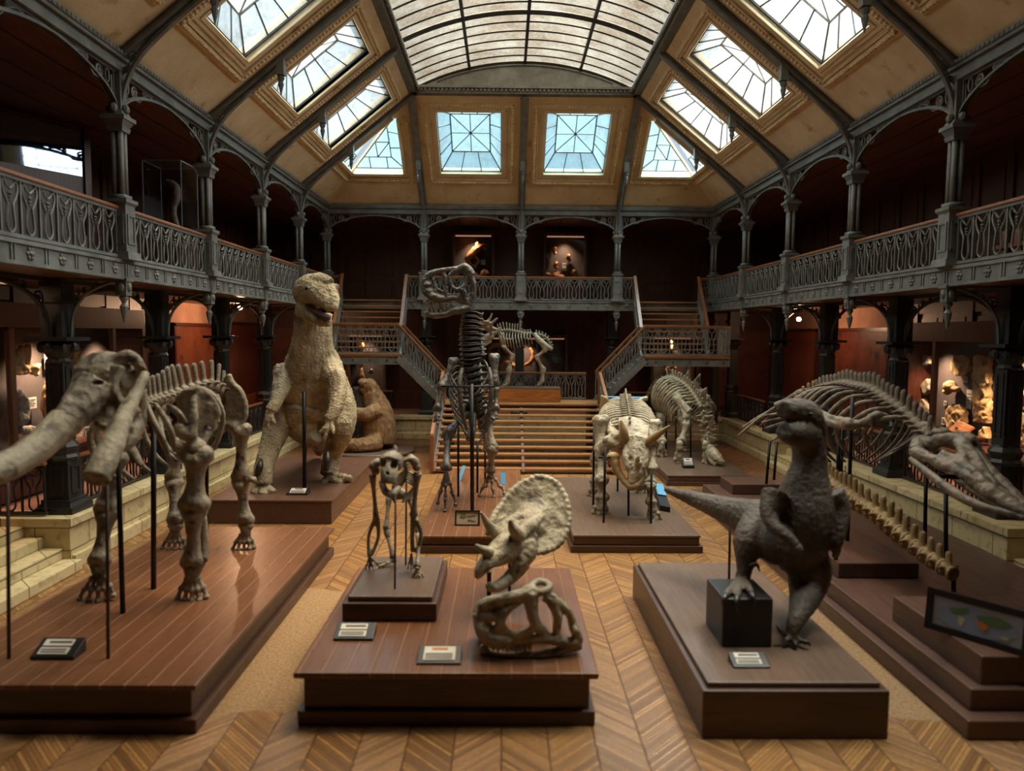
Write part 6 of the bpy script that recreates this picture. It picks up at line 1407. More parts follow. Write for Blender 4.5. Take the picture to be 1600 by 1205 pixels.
for a, b_, c, r in (((780, 838, 9.75), (763, 820, 9.6), (751, 800, 9.5), 9), ((812, 838, 9.6), (801, 826, 9.45), (797, 812, 9.4), 10), ((766, 864, 9.3), (752, 858, 9.2), (743, 851, 9.15), 8)): 
    h_ = MB(); T(h_, [a, b_, c], [r*1.3, r*.8, r*.25], 12, 4); h_.fuse('horn', FS, r0, .014, 1)
m_ = MB(); T(m_, [(818, 880, 9.7), (800, 900, 9.55), (782, 914, 9.4), (768, 918, 9.3), (762, 912, 9.28)], [13, 12, 10, 8, 5], 11); m_.fuse('lower_jaw', FS, r0, .018, 1, (.01, 9, 'n'))
g_ = G(796, 928, .62); rod(r0, P(796, 880, g_.y), g_, .022, 'rod_brown')
g_ = G(764, 935, .62); t = empty('display_post', g_, 'short upright wooden post behind the three-horned skull', 'post'); MB().box((g_.x-.03, g_.y-.03, .62), (g_.x+.03, g_.y+.03, 1.0)).build('post', M['rod_brown'], t)

r0 = empty('predator_skull', G(828, 1020, .62), 'loose toothed predator skull with large openings lying on the centre plinth', 'skull'); PS = M['bone_pale']
m_ = MB(); c0 = G(830, 1030, .62).y+.05; tw = .46
for k, dy in ((0, 0.), (1, tw)):
    def T3(pts, r, **kw): T(m_, [(x, y, c0+dy+(0 if k else d)) for x, y, d in pts], r, **kw)
    T3([(746, 958, .12), (757, 945, .06), (785, 936, .02), (812, 931, .02), (830, 925, .04)], [9, 11, 9, 10, 10])
    T3([(752, 962, .1), (755, 980, .03), (766, 996, 0), (788, 1001, -.02), (800, 1000, 0)], [13, 15, 15, 13, 9]); T3([(756, 962, .04), (775, 962, 0), (790, 950, .02), (806, 940, .03)], [10, 9, 8, 6])
    T3([(812, 939, .0), (792, 953, -.02), (783, 972, -.03), (790, 987, -.03), (810, 992, -.03), (828, 985, -.02), (836, 976, 0)], [6, 7, 7.5, 7, 6, 6, 7])
    T3([(830, 926, .03), (830, 948, .01), (836, 974, 0), (848, 986, 0), (860, 1001, .02)], [12, 11, 9, 8, 8]); T3([(862, 942, .04), (871, 962, .02), (870, 985, .02), (874, 1001, .03)], [8, 8, 7, 9])
    T3([(850, 932, .05), (874, 944, .06), (890, 960, .08), (897, 980, .09), (905, 1000, .1)], [9, 8, 7, 8, 8]); T3([(796, 1001, 0), (845, 998, 0), (872, 1001, .02), (908, 1005, .1)], [7, 8, 9, 7])
    T3([(750, 1018, .12), (790, 1027, .02), (850, 1023, 0), (880, 1016, .05), (908, 1008, .1)], [8, 8, 8, 8, 7]); T3([(770, 990, 0), (780, 978, -.02), (784, 964, -.02)], [8, 7, 6])
for q, r in (((750, 960), 12), ((785, 937), 9), ((826, 926), 12), ((862, 936), 9), ((756, 1015), 8), ((898, 985), 6)): T(m_, [(q[0], q[1], c0), (q[0], q[1]-1, c0+tw/2), (q[0], q[1], c0+tw)], r, 8, 2)
for i in range(12): a = i*PI/6; E_(m_, (845+14*math.cos(a), 917+8*math.sin(a), c0+.12-.1*math.sin(a)), 6.5)
vmin = .625
for v in m_.v: v.z = max(v.z, vmin)
m_.fuse('cranium', PS, r0, .017, 1, (.01, 11, 'n'))
te = MB()
for i, x in enumerate(range(772, 832, 7)): cone_tooth(te, P(x, 1004, c0+.02), P(x-1, 1017+(i % 2)*3, c0+.02), .035)
te.build('tooth_row', M['bone_pale'], r0, True)
m_ = MB(); E_(m_, (806, 993, c0+.25), 13, (1.1, 1, .6)); E_(m_, (816, 990, c0+.25), 10, (1, 1, .8)); m_.v = [V((v.x, v.y, max(v.z, .63))) for v in m_.v]; m_.fuse('inner_bone', PS, r0, .02, 1)
# ================================================================== display cases and what stands in them
CASE_LIGHTS = []
def wall_case(name, side, y0, y1, z0, z1, mull, label, xf=10.6, xb=11.5):
    """glazed case along a side wall: mahogany base, dark posts, glass front, pale lining"""
    t = empty(name, (side*(xf+xb)/2, (y0+y1)/2, ZP), label, 'display case'); s = side
    def bx(mb, xa, xb_, ya, yb_, za, zb_): return mb.box((min(s*xa, s*xb_), ya, za), (max(s*xa, s*xb_), yb_, zb_))
    b_ = MB(); bx(b_, xf-.25, xb, y0, y1, ZP, ZP+.35); bx(b_, xf-.12, xb, y0, y1, ZP+.35, z0-.12); bx(b_, xf-.2, xb, y0, y1, z0-.12, z0); b_.build('cabinet_base', M['mahogany'], t, bevel=.02)
    l_ = MB(); bx(l_, xb-.03, xb, y0, y1, z0, z1); l_.build('lining', M['case_back'], t)
    h_ = MB(); bx(h_, xf-.08, xb, y0, y1, z1, z1+.5); h_.build('top_panel', M['mahogany'], t)
    for y in [y0]+mull+[y1]:
        p_ = MB(); bx(p_, xf-.05, xf+.06, y-.07, y+.07, z0, z1); p_.build('post', M['darkwood'], t)
    for y in (y0, y1): 
        p_ = MB(); bx(p_, xf, xb, y-.03, y+.03, z0, z1); p_.build('end_panel', M['mahogany'], t)
    ys = [y0]+mull+[y1]
    for a, b2 in zip(ys, ys[1:]):
        g_ = MB(); bx(g_, xf, xf+.012, a+.07, b2-.07, z0, z1); g_.build('glass_pane', M['case_glass'], t)
        CASE_LIGHTS.append(((s*(xf+.2), (a+b2)/2, z1-.08), (s*(xb-.1), (a+b2)/2, z0+.4), max(.5, (b2-a))))
    return t
wall_case('wall_display_case', -1, 10.6, 19.9, 1.75, 4.4, [14.6, 18.4], 'long lit glazed display case along the left wall behind the tusked skeleton')
wall_case('wall_display_case', 1, 10.6, 20.2, 1.7, 4.22, [14.6, 18.6], 'long lit glazed display case along the right wall full of tan fossil slabs')
def back_case(x0, x1, z0, z1, label, base, y0=31.6, y1=32.3):
    t = empty('back_display_case', ((x0+x1)/2, (y0+y1)/2, base), label, 'display case')
    MB().box((x0, y0, base), (x1, y1, z0)).build('cabinet_base', M['mahogany'], t); MB().box((x0, y1-.04, z0), (x1, y1, z1)).build('lining', M['case_back'], t); MB().box((x0-.05, y0-.04, z1), (x1+.05, y1, z1+.16)).build('top_panel', M['darkwood'], t)
    for x in (x0, x1): MB().box((x-.05, y0-.03, z0), (x+.05, y1, z1)).build('post', M['darkwood'], t)
    MB().box((x0+.05, y0, z0), (x1-.05, y0+.012, z1)).build('glass_pane', M['case_glass'], t)
    MB().box((x0+.1, y0+.06, z1-.05), (x1-.1, y0+.12, z1-.01)).build('strip_lamp', M['striplight'], t)
    CASE_LIGHTS.append((((x0+x1)/2, y0+.2, z1-.1), ((x0+x1)/2, y1, z0+.5), (x1-x0)*.6))
    return t
back_case(-2.9, -1.15, 6.45, 8.6, 'lit case with an orange crouching fossil, left of the middle on the back gallery wall', ZG)
back_case(1.1, 2.9, 6.45, 8.6, 'lit case with orange skulls, right of the middle on the back gallery wall', ZG)
back_case(-1.5, 2.1, 1.7, 4.15, 'wide low case with large curved ribs behind the antlered skeleton', ZP)
back_case(-7.55, -5.9, 1.7, 4.2, 'lit case seen under and through the left stair landing', ZP)
back_case(5.9, 7.7, 1.7, 4.2, 'lit case seen under and through the right stair landing', ZP)
def fossil(name, label, cat, build, mat='fossil', vox=.03, disp=(.03, 6, 'n'), group=None):
    mb = MB(); build(mb); c = sum(mb.v, V((0, 0, 0)))/len(mb.v)
    t = mb.fuse(name, M[mat], None, vox, 1, disp); 
    me = t.data
    for v in me.vertices: v.co -= c
    t.location = c
    return tag(t, label, cat, group)
def card(px, py, X, w, h, label, s, Y=None):
    p = PX(px, py, X) if Y is None else P(px, py, Y)
    t = empty('caption_card', p, label, 'card', 'caption cards in the cases')
    if Y is None:
        MB().box((p.x-.006, p.y-w/2, p.z-h/2), (p.x+.006, p.y+w/2, p.z+h/2)).build('card', M['paper'], t)
        d = -s*.009
        for k in range(4): MB().box((p.x+d-.003, p.y-w*.38, p.z+h*(.28-.17*k)-.008), (p.x+d+.003, p.y+w*(.38-.1*(k % 2)), p.z+h*(.28-.17*k)+.008)).build('print_line', M['ink'], t)
    else:
        MB().box((p.x-w/2, p.y-.006, p.z-h/2), (p.x+w/2, p.y+.006, p.z+h/2)).build('card', M['paper'], t)
        MB().box((p.x-w*.35, p.y-.012, p.z+h*.1), (p.x+w*.35, p.y-.008, p.z+h*.2)).build('print_line', M['ink'], t)
XR, XL = 11.15, -11.1
def slab(pts, X, th):
    def f(mb): mb.plate([PX(x, y, X) for x, y in pts], th)
    return f
def rel(mb, lines, X, r):      # raised bones on a slab
    for l in lines: mb.tube([PX(x, y, X) for x, y in l], r, 6, 3)
def f1(mb): slab([(1487, 566), (1495, 556), (1508, 554), (1518, 560), (1517, 576), (1508, 586), (1497, 588), (1488, 580)], XR+.15, .14)(mb); rel(mb, [[(1494, 565), (1502, 570), (1510, 564)], [(1502, 570), (1503, 580)], [(1496, 578), (1503, 572), (1511, 578)]], XR+.06, .03)
fossil('fossil_slab', 'round tan fossil slab, highest piece in the right wall case', 'fossil', f1)
def f2(mb):
    p = PX(1485, 604, XR+.1); mb.ell(p, (.16, .22, .16)); mb.ell(PX(1492, 608, XR+.1), (.12, .2, .08)); mb.ell(PX(1480, 612, XR+.1), (.1, .15, .08))
fossil('small_skull', 'small tan skull below the round slab in the right wall case', 'fossil', f2)
def f3(mb): slab([(1523, 556), (1548, 557), (1547, 662), (1521, 660)], XR+.2, .12)(mb); rel(mb, [[(1530, 560), (1538, 580), (1530, 600), (1540, 620), (1530, 640), (1538, 655)], [(1526, 575), (1538, 578)], [(1528, 610), (1540, 600)], [(1524, 630), (1536, 636)], [(1540, 570), (1543, 600)], [(1528, 648), (1540, 644)]], XR+.1, .045)
fossil('tall_fossil_slab', 'tall upright fossil slab with raised bones in the right wall case', 'fossil', f3, disp=(.05, 5, 'n'))
def f4(mb): slab([(1480, 642), (1488, 632), (1500, 632), (1509, 644), (1510, 664), (1500, 674), (1484, 672), (1478, 658)], XR+.15, .14)(mb); rel(mb, [[(1486, 650), (1495, 644), (1503, 652), (1496, 662), (1487, 658)], [(1495, 644), (1496, 662)]], XR+.06, .035)
fossil('fossil_slab', 'oval fossil slab with a curled skeleton low in the right wall case', 'fossil', f4)
def f5(mb):
    p = [PX(x, y, X) for x, y, X in ((1480, 674, XR-.15), (1500, 658, XR+.05), (1523, 668, XR+.05), (1506, 682, XR-.15))]; mb.plate(p, .1); rel(mb, [[(1492, 668), (1500, 666), (1510, 670)]], XR-.16, .02)
fossil('fossil_slab', 'pale tilted fossil slab lying at the bottom of the right wall case', 'fossil', f5, 'fossil_orange', disp=None)
def f6(mb): slab([(1529, 688), (1534, 674), (1542, 666), (1546, 686)], XR, .2)(mb); mb.ell(PX(1524, 687, XR), (.12, .16, .08))
fossil('rock_specimen', 'pointed rock specimen beside the column base in the right wall case', 'fossil', f6)
def f7(mb): slab([(1432, 556), (1440, 549), (1452, 555), (1456, 568), (1444, 572), (1434, 570)], XR+.1, .15)(mb)
fossil('fossil_slab', 'dim fossil slab in the narrow far pane of the right wall case, upper one', 'fossil', f7, 'fossil_grey')
def f8(mb): slab([(1440, 600), (1452, 590), (1456, 610), (1446, 618)], XR+.1, .15)(mb)
fossil('fossil_slab', 'dim fossil slab in the narrow far pane of the right wall case, middle one', 'fossil', f8, 'fossil_grey')
def f9(mb): slab([(1428, 640), (1444, 622), (1456, 640), (1456, 662), (1428, 662)], XR+.1, .15)(mb)
fossil('fossil_slab', 'dim large fossil slab in the narrow far pane of the right wall case, lowest one', 'fossil', f9, 'fossil_grey')
def f10(mb): slab([(1586, 700), (1588, 655), (1598, 640), (1612, 650), (1616, 700)], XR, .2)(mb)
fossil('standing_fossil', 'standing tan fossil right of the near column in the right wall case', 'fossil', f10)
def f11(mb): mb.ell(PX(1600, 622, XR), (.15, .25, .2)); mb.ell(PX(1598, 600, XR), (.12, .14, .14))
fossil('orange_fossil', 'orange fossil right of the near column in the right wall case', 'fossil', f11, 'fossil_orange')
for px, py, w_, h_, lb in ((1508, 593, .2, .16, 'small white card between skull and tall slab in the right wall case'), (1514, 624, .2, .5, 'tall white text card beside the tall slab'), (1477, 630, .12, .12, 'tiny card left of the oval slab in the right wall case'), (1474, 658, .14, .2, 'pinkish card near the bottom of the right wall case'), (1588, 637, .3, .34, 'white text card right of the near column in the right wall case'), (1530, 706, .2, .14, 'small card at the foot of the rock specimen'), (1589, 716, .22, .22, 'white card low beside the standing fossil')):
    card(px, py, XR+.28 if py < 690 else XR-.3, w_, h_, lb, 1)
# left case
def l1(mb):
    for x, y, h in ((25, 548, 0), (34, 540, 0), (43, 538, 0), (30, 556, 0)): mb.tube([PX(x, 574, XL), PX(x, (y+574)/2, XL), PX(x, y, XL)], [.06, .075, .06], 9, 3)
    for i in range(9): mb.ell(PX(22+4.6*i, 574+2*math.sin(i*2.1), XL), (.09, .09, .08))
    for i in range(7): mb.ell(PX(26+5*i, 581+2*math.sin(i*1.3), XL), (.07, .08, .06))
fossil('tube_coral', 'yellow coral with upright finger tubes, high in the left wall case', 'coral', l1, 'fossil')
def l2(mb):
    for i in range(11):
        a = -1.2+i*.27; mb.tube([PX(26, 640, XL), PX(26+10*math.cos(a), 640-14*math.sin(a)*1., XL+.05), PX(26+19*math.cos(a), 640-30*math.sin(a), XL+.1)], [.1, .1, .08], 7, 2)
fossil('fan_coral', 'grey fan-shaped coral at the left end of the left wall case', 'coral', l2, 'fossil_grey')
def l3(mb):
    for i in range(4): mb.tube([PX(76+i*3.2, 590, XL+.1*i), PX(69+i*4, 618, XL+.1*i), PX(68+i*4, 640, XL+.1*i), PX(72+i*3, 656, XL+.1*i)], [.05, .07, .06, .03], 7, 3)
    mb.tube([PX(76, 590, XL), PX(86, 588, XL+.3)], .05, 6, 1)
fossil('ribbed_fossil', 'tan bundle of long ribs hanging beside the near left column in the left wall case', 'fossil', l3, 'fossil')
def l4(mb):
    for i in range(11): mb.ell(PX(32+5*i, 672-.02*i*i-1.0*max(0, i-6)**1.6, XL), (.08, .07, .1))
fossil('vertebra_chain', 'chain of small pale vertebrae along the floor of the left wall case', 'fossil', l4, 'bone_pale')
def l5(mb):
    for i in range(6): mb.ell(PX(118+2*math.sin(i*2), 548+i*9, XL), (.1, .12, .1))
fossil('coral_branch', 'knobbly tan coral stem right of the near left column in the left wall case', 'coral', l5, 'fossil')
def l6(mb):
    for i in range(5): mb.ell(PX(217+2*math.sin(i*2.3), 545+i*9, XL-.25), (.16, .12, .13))
fossil('coral_lump', 'lumpy tan coral in the far pane of the left wall case', 'coral', l6, 'fossil_orange')
def l7(mb): slab([(118, 686), (122, 668), (138, 666), (141, 686)], XL, .3)(mb)
fossil('grey_block', 'grey block with a tiny card low in the left wall case', 'block', l7, 'fossil_grey', disp=None)
for px, py, w_, h_, lb in ((75, 565, .25, .36, 'white text card high beside the coral in the left wall case'), (48, 630, .4, .26, 'white text card beside the fan coral in the left wall case'), (136, 677, .12, .1, 'tiny card on the grey block in the left wall case')): card(px, py, XL-.25 if py < 670 else XL+.28, w_, h_, lb, -1)
# back gallery cases and lower back cases
def TB(mb, pts, rpx, Y=32.0, sub=3): mb.tube([P(x, y, Y) for x, y in pts], [r*Y/F_PX for r in (rpx if hasattr(rpx, '__len__') else [rpx]*len(pts))], 8, sub)
def g1(mb): TB(mb, [(728, 408), (736, 398), (744, 390), (752, 384)], [4, 6, 6, 4]); TB(mb, [(750, 385), (756, 382), (762, 384)], [3, 2, 1]); TB(mb, [(744, 384), (748, 380)], [4, 4]); TB(mb, [(740, 400), (748, 408), (740, 416)], [3, 2.4, 2]); TB(mb, [(730, 406), (737, 414), (744, 418)], [3, 2, 2])
fossil('crouching_fossil', 'orange crouching fossil animal in the left case on the back gallery', 'fossil', g1, 'fossil_orange', .03)
def g2(mb): TB(mb, [(752, 432), (757, 424), (762, 430)], [4, 4, 4]); TB(mb, [(736, 432), (742, 428), (748, 433)], [4, 3, 4])
fossil('bone_pile', 'small pale bones at the bottom of the left case on the back gallery', 'fossil', g2, 'fossil_orange', .03)
for i, (x, y, lb) in enumerate(((866, 391, 'orange skull high on the left in the right gallery case'), (888, 402, 'orange skull in the middle of the right gallery case'), (868, 414, 'orange skull halfway down on the left in the right gallery case'), (896, 426, 'orange skull resting low on the right in the right gallery case'))):
    def g3(mb): TB(mb, [(x-2, y-2), (x+2, y)], [5, 5]); TB(mb, [(x, y+3), (x+3, y+6)], [3.4, 2.6])
    fossil('primate_skull', lb, 'skull', g3, 'fossil_orange', .025, (.02, 10, 'n'), 'skulls in the right gallery case')
def g4(mb): TB(mb, [(853, 428), (862, 430), (872, 432), (882, 433)], [2.6, 4, 4.4, 3]); TB(mb, [(858, 432), (874, 427)], [3, 3])
fossil('jaw_bones', 'row of pale jaw bones at the bottom of the right gallery case', 'fossil', g4, 'fossil_orange', .025)
for px, py, lb in ((857, 400, 'white card beside the highest skull in the right gallery case'), (882, 415, 'white card beside the middle skulls in the right gallery case'), (755, 410, 'white card beside the crouching fossil')): card(px, py, 0, .2, .22, lb, 1, 32.15)
def g5(mb): TB(mb, [(762, 552), (770, 542), (782, 540), (792, 552)], [2, 3.4, 3.4, 2]); TB(mb, [(762, 546), (772, 538), (784, 538)], [1.6, 2.4, 2])
fossil('curved_rib_bone', 'orange arching rib bone in the wide case behind the antlered skeleton', 'fossil', g5, 'fossil_orange', .03)
def g6(mb):
    TB(mb, [(828, 544), (833, 554), (830, 564), (822, 570), (816, 572)], [2.4, 3, 3, 2.6, 2])
    for i in range(5): TB(mb, [(830-3*i, 562+2*i), (834-2*i, 574+.5*i)], [1, .6])
fossil('curled_tail_fossil', 'orange curled spine with spines in the wide case behind the antlered skeleton', 'fossil', g6, 'fossil_orange', .03)
def g7(mb): TB(mb, [(782, 574), (792, 568), (804, 572)], [4, 5, 4])
fossil('flat_fossil', 'flat orange fossil at the bottom of the wide case behind the antlered skeleton', 'fossil', g7, 'fossil_orange', .03)
def g8(mb): TB(mb, [(564, 564), (564, 574), (566, 588), (570, 592)], [3.4, 3, 4, 3]); TB(mb, [(563, 592), (566, 600)], [4, 3])
fossil('limb_bone', 'tan limb bone standing in the case below the left stair landing', 'bone', g8, 'fossil', .03)
def g9(mb): TB(mb, [(578, 578), (581, 584)], [5, 4]); 
fossil('pale_jug', 'small pale jug-like fossil beside the limb bone below the left stair landing', 'fossil', g9, 'bone_pale', .03)
def g10(mb): TB(mb, [(560, 528), (563, 540), (561, 546)], [6, 7, 4])
fossil('pale_skull', 'pale round fossil glowing behind the lattice of the left stair landing', 'fossil', g10, 'fossil_orange', .03)
def g11(mb): TB(mb, [(1051, 522), (1047, 534), (1049, 546)], [3.6, 4.4, 4])
fossil('pale_bottle', 'pale upright fossil glowing behind the lattice of the right stair landing', 'fossil', g11, 'fossil', .03)
def g12(mb):
    pts = [(1050+13*(1-.1*k/3)*math.cos(k*.55)*(1-k/40), 582+12*math.sin(k*.55)*(1-k/40)) for k in range(34)]
    TB(mb, pts, [4.4*(1-k/44) for k in range(34)], 31.95, 1)
fossil('ammonite', 'orange coiled ammonite below the right stair landing', 'fossil', g12, 'fossil_orange', .03)
# gallery show cases and seat
c = V((-8.75, 17.8, ZG)); t = empty('glass_show_case', c, 'tall clear glass case with a rearing snake on the left gallery', 'display case')
MB().box((c.x-.45, c.y-.45, ZG), (c.x+.45, c.y+.45, 6.55)).build('pedestal', M['darkwood'], t)
g = MB()
g.box((c.x-.45, c.y-.45, 6.55), (c.x-.44, c.y+.45, 8.35)); g.box((c.x+.44, c.y-.45, 6.55), (c.x+.45, c.y+.45, 8.35)); g.box((c.x-.44, c.y-.45, 6.55), (c.x+.44, c.y-.44, 8.35)); g.box((c.x-.44, c.y+.44, 6.55), (c.x+.44, c.y+.45, 8.35)); g.box((c.x-.45, c.y-.45, 8.35), (c.x+.45, c.y+.45, 8.36))
g.build('glass_box', M['case_glass'], t)
M['edge'] = mat_plain('ground_glass_edge', srgb(120, 130, 136), .3)
e_ = MB()
for x in (-.45, .45):
    for y in (-.45, .45): e_.cbox((c.x+x, c.y+y, 7.45), (.022, .022, 1.8))
for s in (-.45, .45): e_.cbox((c.x+s, c.y, 8.36), (.022, .9, .022)); e_.cbox((c.x, c.y+s, 8.36), (.9, .022, .022))
e_.build('edge_strip', M['edge'], t)
sn = MB(); pts = [V((c.x+.25*math.cos(a), c.y+.25*math.sin(a), 6.62+.02*a)) for a in [k*.6 for k in range(11)]]+[V((c.x+.1, c.y, 6.95)), V((c.x+.04, c.y, 7.3)), V((c.x+.12, c.y, 7.6)), V((c.x+.1, c.y, 7.85)), V((c.x-.06, c.y-.03, 7.95)), V((c.x-.16, c.y-.05, 7.88))]
sn.tube(pts, [.04]+[.06]*9+[.07, .075, .085, .11, .1, .07, .04], 10, 4); s_o = sn.fuse('snake_specimen', M['fossil_grey'], None, .02, 1, (.01, 20, 'n'))
for v in s_o.data.vertices: v.co -= V((c.x, c.y, 6.6))
s_o.location = (c.x, c.y, 6.6); tag(s_o, 'grey-brown rearing cobra-like snake inside the gallery glass case', 'snake')
t = empty('glazed_cabinet', (-10.75, 15.95, ZG), 'dark cabinet with a mirror glass reflecting the roof light, far left of the upper gallery', 'cabinet')
R_ = Matrix.Translation((-10.75, 15.95, 0)) @ Matrix.Rotation(-math.radians(31.0), 4, 'Z')
def cab(mb, nm, mat): mb.xf(R_); return mb.build(nm, mat, t)
cab(MB().box((-.24, -1.1, ZG), (.1, 1.1, 6.5)), 'cabinet_base', M['darkwood']); cab(MB().box((-.22, -1.1, 6.5), (-.004, 1.1, 7.84)), 'lower_panel', M['darkwood']); cab(MB().box((-.22, -1.1, 7.84), (-.03, 1.1, 8.95)), 'cabinet_back', M['darkwood'])
for y in (-1.04, 1.04): cab(MB().box((-.05, y-.07, 6.5), (.06, y+.07, 8.95)), 'post', M['darkwood'])
m_ = mat_plain('mirror_glass', (.17, .23, .3), .03, 1.)
cab(MB().box((-.02, -.97, 7.84), (0, .97, 8.85)), 'glass_pane', m_)
p = PX(236, 333, -10.9); t = empty('picture_board', (p.x, p.y, ZG), 'pale leaning notice board behind the left gallery balustrade beside the glass case', 'board'); MB().box((p.x-.03, p.y-.55, ZG), (p.x+.03, p.y+.55, p.z+.45)).build('board', M['case_back'], t)
t = empty('slatted_bench', (9.0, 13.2, ZG), 'orange-brown slatted wooden bench behind the right gallery balustrade', 'bench')
for i in range(5): MB().box((8.95, 12.3+i*.36, ZG), (9.05, 12.5+i*.36, 6.38)).build('slat', M['railwood'], t)
MB().box((8.9, 12.2, ZG+.4), (9.5, 14.1, ZG+.48)).build('seat', M['railwood'], t); MB().box((9.4, 12.3, ZG), (9.48, 14.0, ZG+.4)).build('leg_frame', M['railwood'], t)
# painted panels, boards, lamps
def side_panel(name, side, y0, y1, z0, z1, mat, label):
    t = empty(name, (side*11.45, (y0+y1)/2, z0), label, 'panel'); a, b_ = sorted((side*11.38, side*11.5)); MB().box((a, y0, z0), (b_, y1, z1)).build('painted_face', M[mat], t)
    a, b_ = sorted((side*11.34, side*11.5)); f = MB(); f.box((a, y0-.12, z0), (b_, y0, z1+.1)); f.box((a, y1, z0), (b_, y1+.12, z1+.1)); f.box((a, y0-.12, z1), (b_, y1+.12, z1+.12)); f.build('frame', M['mahogany'], t)
side_panel('painted_panel', -1, 23.6, 27.2, 1.1, 4.5, 'mural_brown', 'brown painted panel with dark flame-like marks on the left wall')
side_panel('boarded_panel', -1, 27.9, 31.9, 1.1, 4.6, 'red_board', 'red boarded panel under the left wall lamp')
side_panel('boarded_panel', 1, 27.6, 31.8, 1.1, 4.5, 'red_board', 'red boarded panel under the right wall lamp')
side_panel('painted_panel', 1, 22.4, 26.8, 1.1, 4.5, 'mural_red', 'dark red painted panel on the right wall behind the flippered skeleton')
for i, (x0, x1, lb) in enumerate(((8.1, 9.6, 'red painted panel right of the right stair landing'), (9.8, 11.3, 'red painted panel in the back right corner'), (-11.3, -9.2, 'red painted panel in the back left corner'))):
    t = empty('painted_panel', ((x0+x1)/2, 32.3, 1.1), lb, 'panel'); MB().box((x0, 32.22, 1.1), (x1, 32.34, 4.5)).build('painted_face', M['mural_red'], t); f = MB().box((x0-.1, 32.18, 1.1), (x0, 32.34, 4.6)); f.box((x1, 32.18, 1.1), (x1+.1, 32.34, 4.6)); f.box((x0-.1, 32.18, 4.5), (x1+.1, 32.34, 4.62)); f.build('frame', M['mahogany'], t)
LAMPS = []
for s, px, py in ((-1, 375, 481), (1, 1248, 499)):
    p = PX(px, py, s*9.7); t = empty('wall_lamp', p, 'small glowing bulb under the %s gallery ceiling' % SIDE[s], 'lamp')
    MB().ell(p, .075).build('bulb', M['lamp'], t, True); MB().tube([p+V((0, 0, .05)), V((p.x, p.y, ZU))], .02, 6, 1).build('stem', M['iron_dark'], t); LAMPS.append(p)
t = empty('strip_light', (-9.6, 12.4, 5.2), 'warm lit strip lamp under the left gallery at the picture edge', 'lamp'); MB().box((-9.75, 11.4, 5.2), (-9.5, 13.3, 5.299)).build('housing', M['mahogany'], t); MB().box((-9.72, 11.45, 5.17), (-9.53, 13.25, 5.2)).build('tube', M['striplight'], t)
# sloping wooden cabinet beyond the left parapet
a = P(390, 640, 25.5); t = empty('sloping_cabinet', (a.x, 25.5, ZP), 'low wooden cabinet with sloping lid behind the left parapet', 'cabinet')
MB().add([(a.x-.45, 25.0, ZP), (a.x+.45, 25.0, ZP), (a.x+.45, 26.0, ZP), (a.x-.45, 26.0, ZP), (a.x-.45, 25.0, 1.95), (a.x+.45, 25.0, 2.25), (a.x+.45, 26.0, 2.25), (a.x-.45, 26.0, 1.95)], [(0,3,2,1),(4,5,6,7),(0,1,5,4),(1,2,6,5),(2,3,7,6),(3,0,4,7)]).build('cabinet_body', M['red_board'], t, bevel=.02)
SKY, E_TOP, E_SIDE, E_END, E_SUN, EXPO = .42, 1900., 1750., 700., 9.5, .72
E_CASE, E_LAMP = 260., 100.
# ================================================================== camera, light, view
cd = bpy.data.cameras.new('camera'); co = bpy.data.objects.new('camera', cd); link(co)
cd.sensor_fit = 'HORIZONTAL'; cd.sensor_width = 36; cd.lens = F_PX/1600*36; cd.clip_start = .05; cd.clip_end = 200
mw = Matrix.Identity(4)
for i in range(3): mw[i][0], mw[i][1], mw[i][2], mw[i][3] = RX[i], UX[i], -FX[i], CAM[i]
co.matrix_world = mw
cd.dof.use_dof = True; cd.dof.focus_distance = 17.5; cd.dof.aperture_fstop = .5
SC.camera = co
def light(kind, name, loc, energy, col, **kw):
    l = bpy.data.lights.new(name, kind); o = bpy.data.objects.new(name, l); link(o); o.location = loc; l.energy = energy; l.color = col
    for k, v in kw.items():
        if k == 'rot': o.rotation_euler = v
        elif k == 'aim':
            o.rotation_euler = (V(v)-V(loc)).to_track_quat('-Z', 'Y').to_euler()
        else: setattr(l, k, v)
    return o
w = bpy.data.worlds.new('sky'); SC.world = w; w.use_nodes = True
bg = w.node_tree.nodes['Background']; bg.inputs[0].default_value = (.75, .9, 1, 1); bg.inputs[1].default_value = SKY
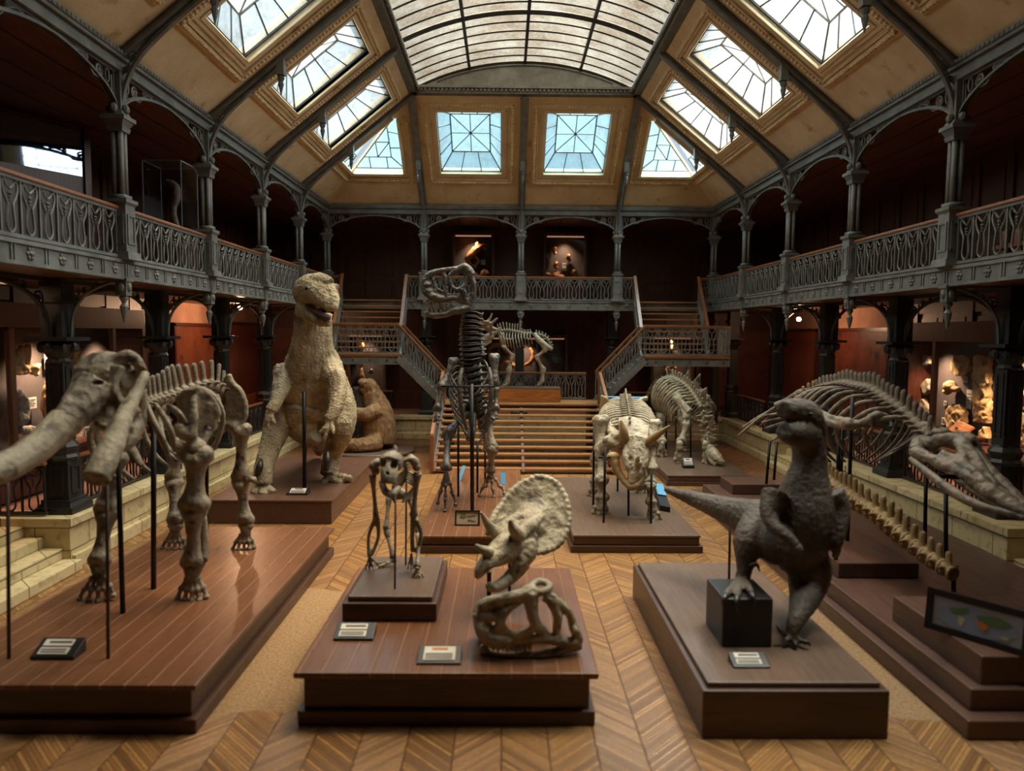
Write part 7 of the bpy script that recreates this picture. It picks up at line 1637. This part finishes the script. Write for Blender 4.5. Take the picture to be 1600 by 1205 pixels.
# daylight above the lantern and beyond the side and end skylights
light('AREA', 'daylight_over_lantern', (0, 17.3, 15.5), E_TOP, (1, .95, .86), shape='RECTANGLE', size=8.5, size_y=16, spread=math.radians(115))
for s in (-1, 1):
    nrm = V((s*math.sin(SLA), 0, math.cos(SLA))); c = V((s*((W+LX)/2+.35), 18.0, (CZ+LZ)/2-.3))+nrm*.95
    light('AREA', 'daylight_%s_skylights' % SIDE[s], c, E_SIDE*(1.0 if s > 0 else .5), (.86, .95, 1) if s < 0 else (1, 1, 1), shape='RECTANGLE', size=21, size_y=3.4, spread=math.radians(125), aim=c-nrm).rotation_euler = Matrix(((0, -math.cos(SLA), nrm.x), (1, 0, 0), (0, s*math.sin(SLA), nrm.z))).to_euler()
nrm = V((0, math.sin(SLA), math.cos(SLA))); c = V((0, (YB+YL)/2, (CZ+LZ)/2))+nrm*2.0
light('AREA', 'daylight_end_skylights', c, E_END, (.9, .97, 1), shape='RECTANGLE', size=15, size_y=5.6, spread=math.radians(115), aim=c-nrm)
sun = light('SUN', 'overcast_daylight', (0, 10, 30), E_SUN, (1, .95, .86), angle=math.radians(28)); sun.rotation_euler = V((-.24, -.1, -1)).to_track_quat('-Z', 'Y').to_euler()
vs_ = SC.view_settings; vs_.view_transform = 'Standard'; vs_.look = 'None'; vs_.exposure = EXPO; vs_.gamma = 1; vs_.use_curve_mapping = False
SC.cycles.max_bounces = 8; SC.cycles.diffuse_bounces = 4; SC.cycles.glossy_bounces = 3; SC.cycles.transparent_max_bounces = 12; SC.cycles.caustics_reflective = False; SC.cycles.caustics_refractive = False
SC.cycles.sample_clamp_indirect = 4; SC.cycles.use_denoising = True
for loc, aim, sz in CASE_LIGHTS:
    e_ = E_CASE*(min(2.5, sz) if loc[1] < 25 else .42); light('SPOT', 'case_lamp', loc, e_, (1, .68, .42), aim=aim, spot_size=math.radians(100), spot_blend=1., shadow_soft_size=.08)
for p in LAMPS: light('POINT', 'bulb_light', p+V((0, 0, -.16)), E_LAMP*(.55 if p.x > 0 else 1), (1, .58, .33), shadow_soft_size=.08)
light('AREA', 'strip_lamp_light', (-9.62, 12.4, 5.15), 8, (1, .62, .36), shape='RECTANGLE', size=.2, size_y=1.8)
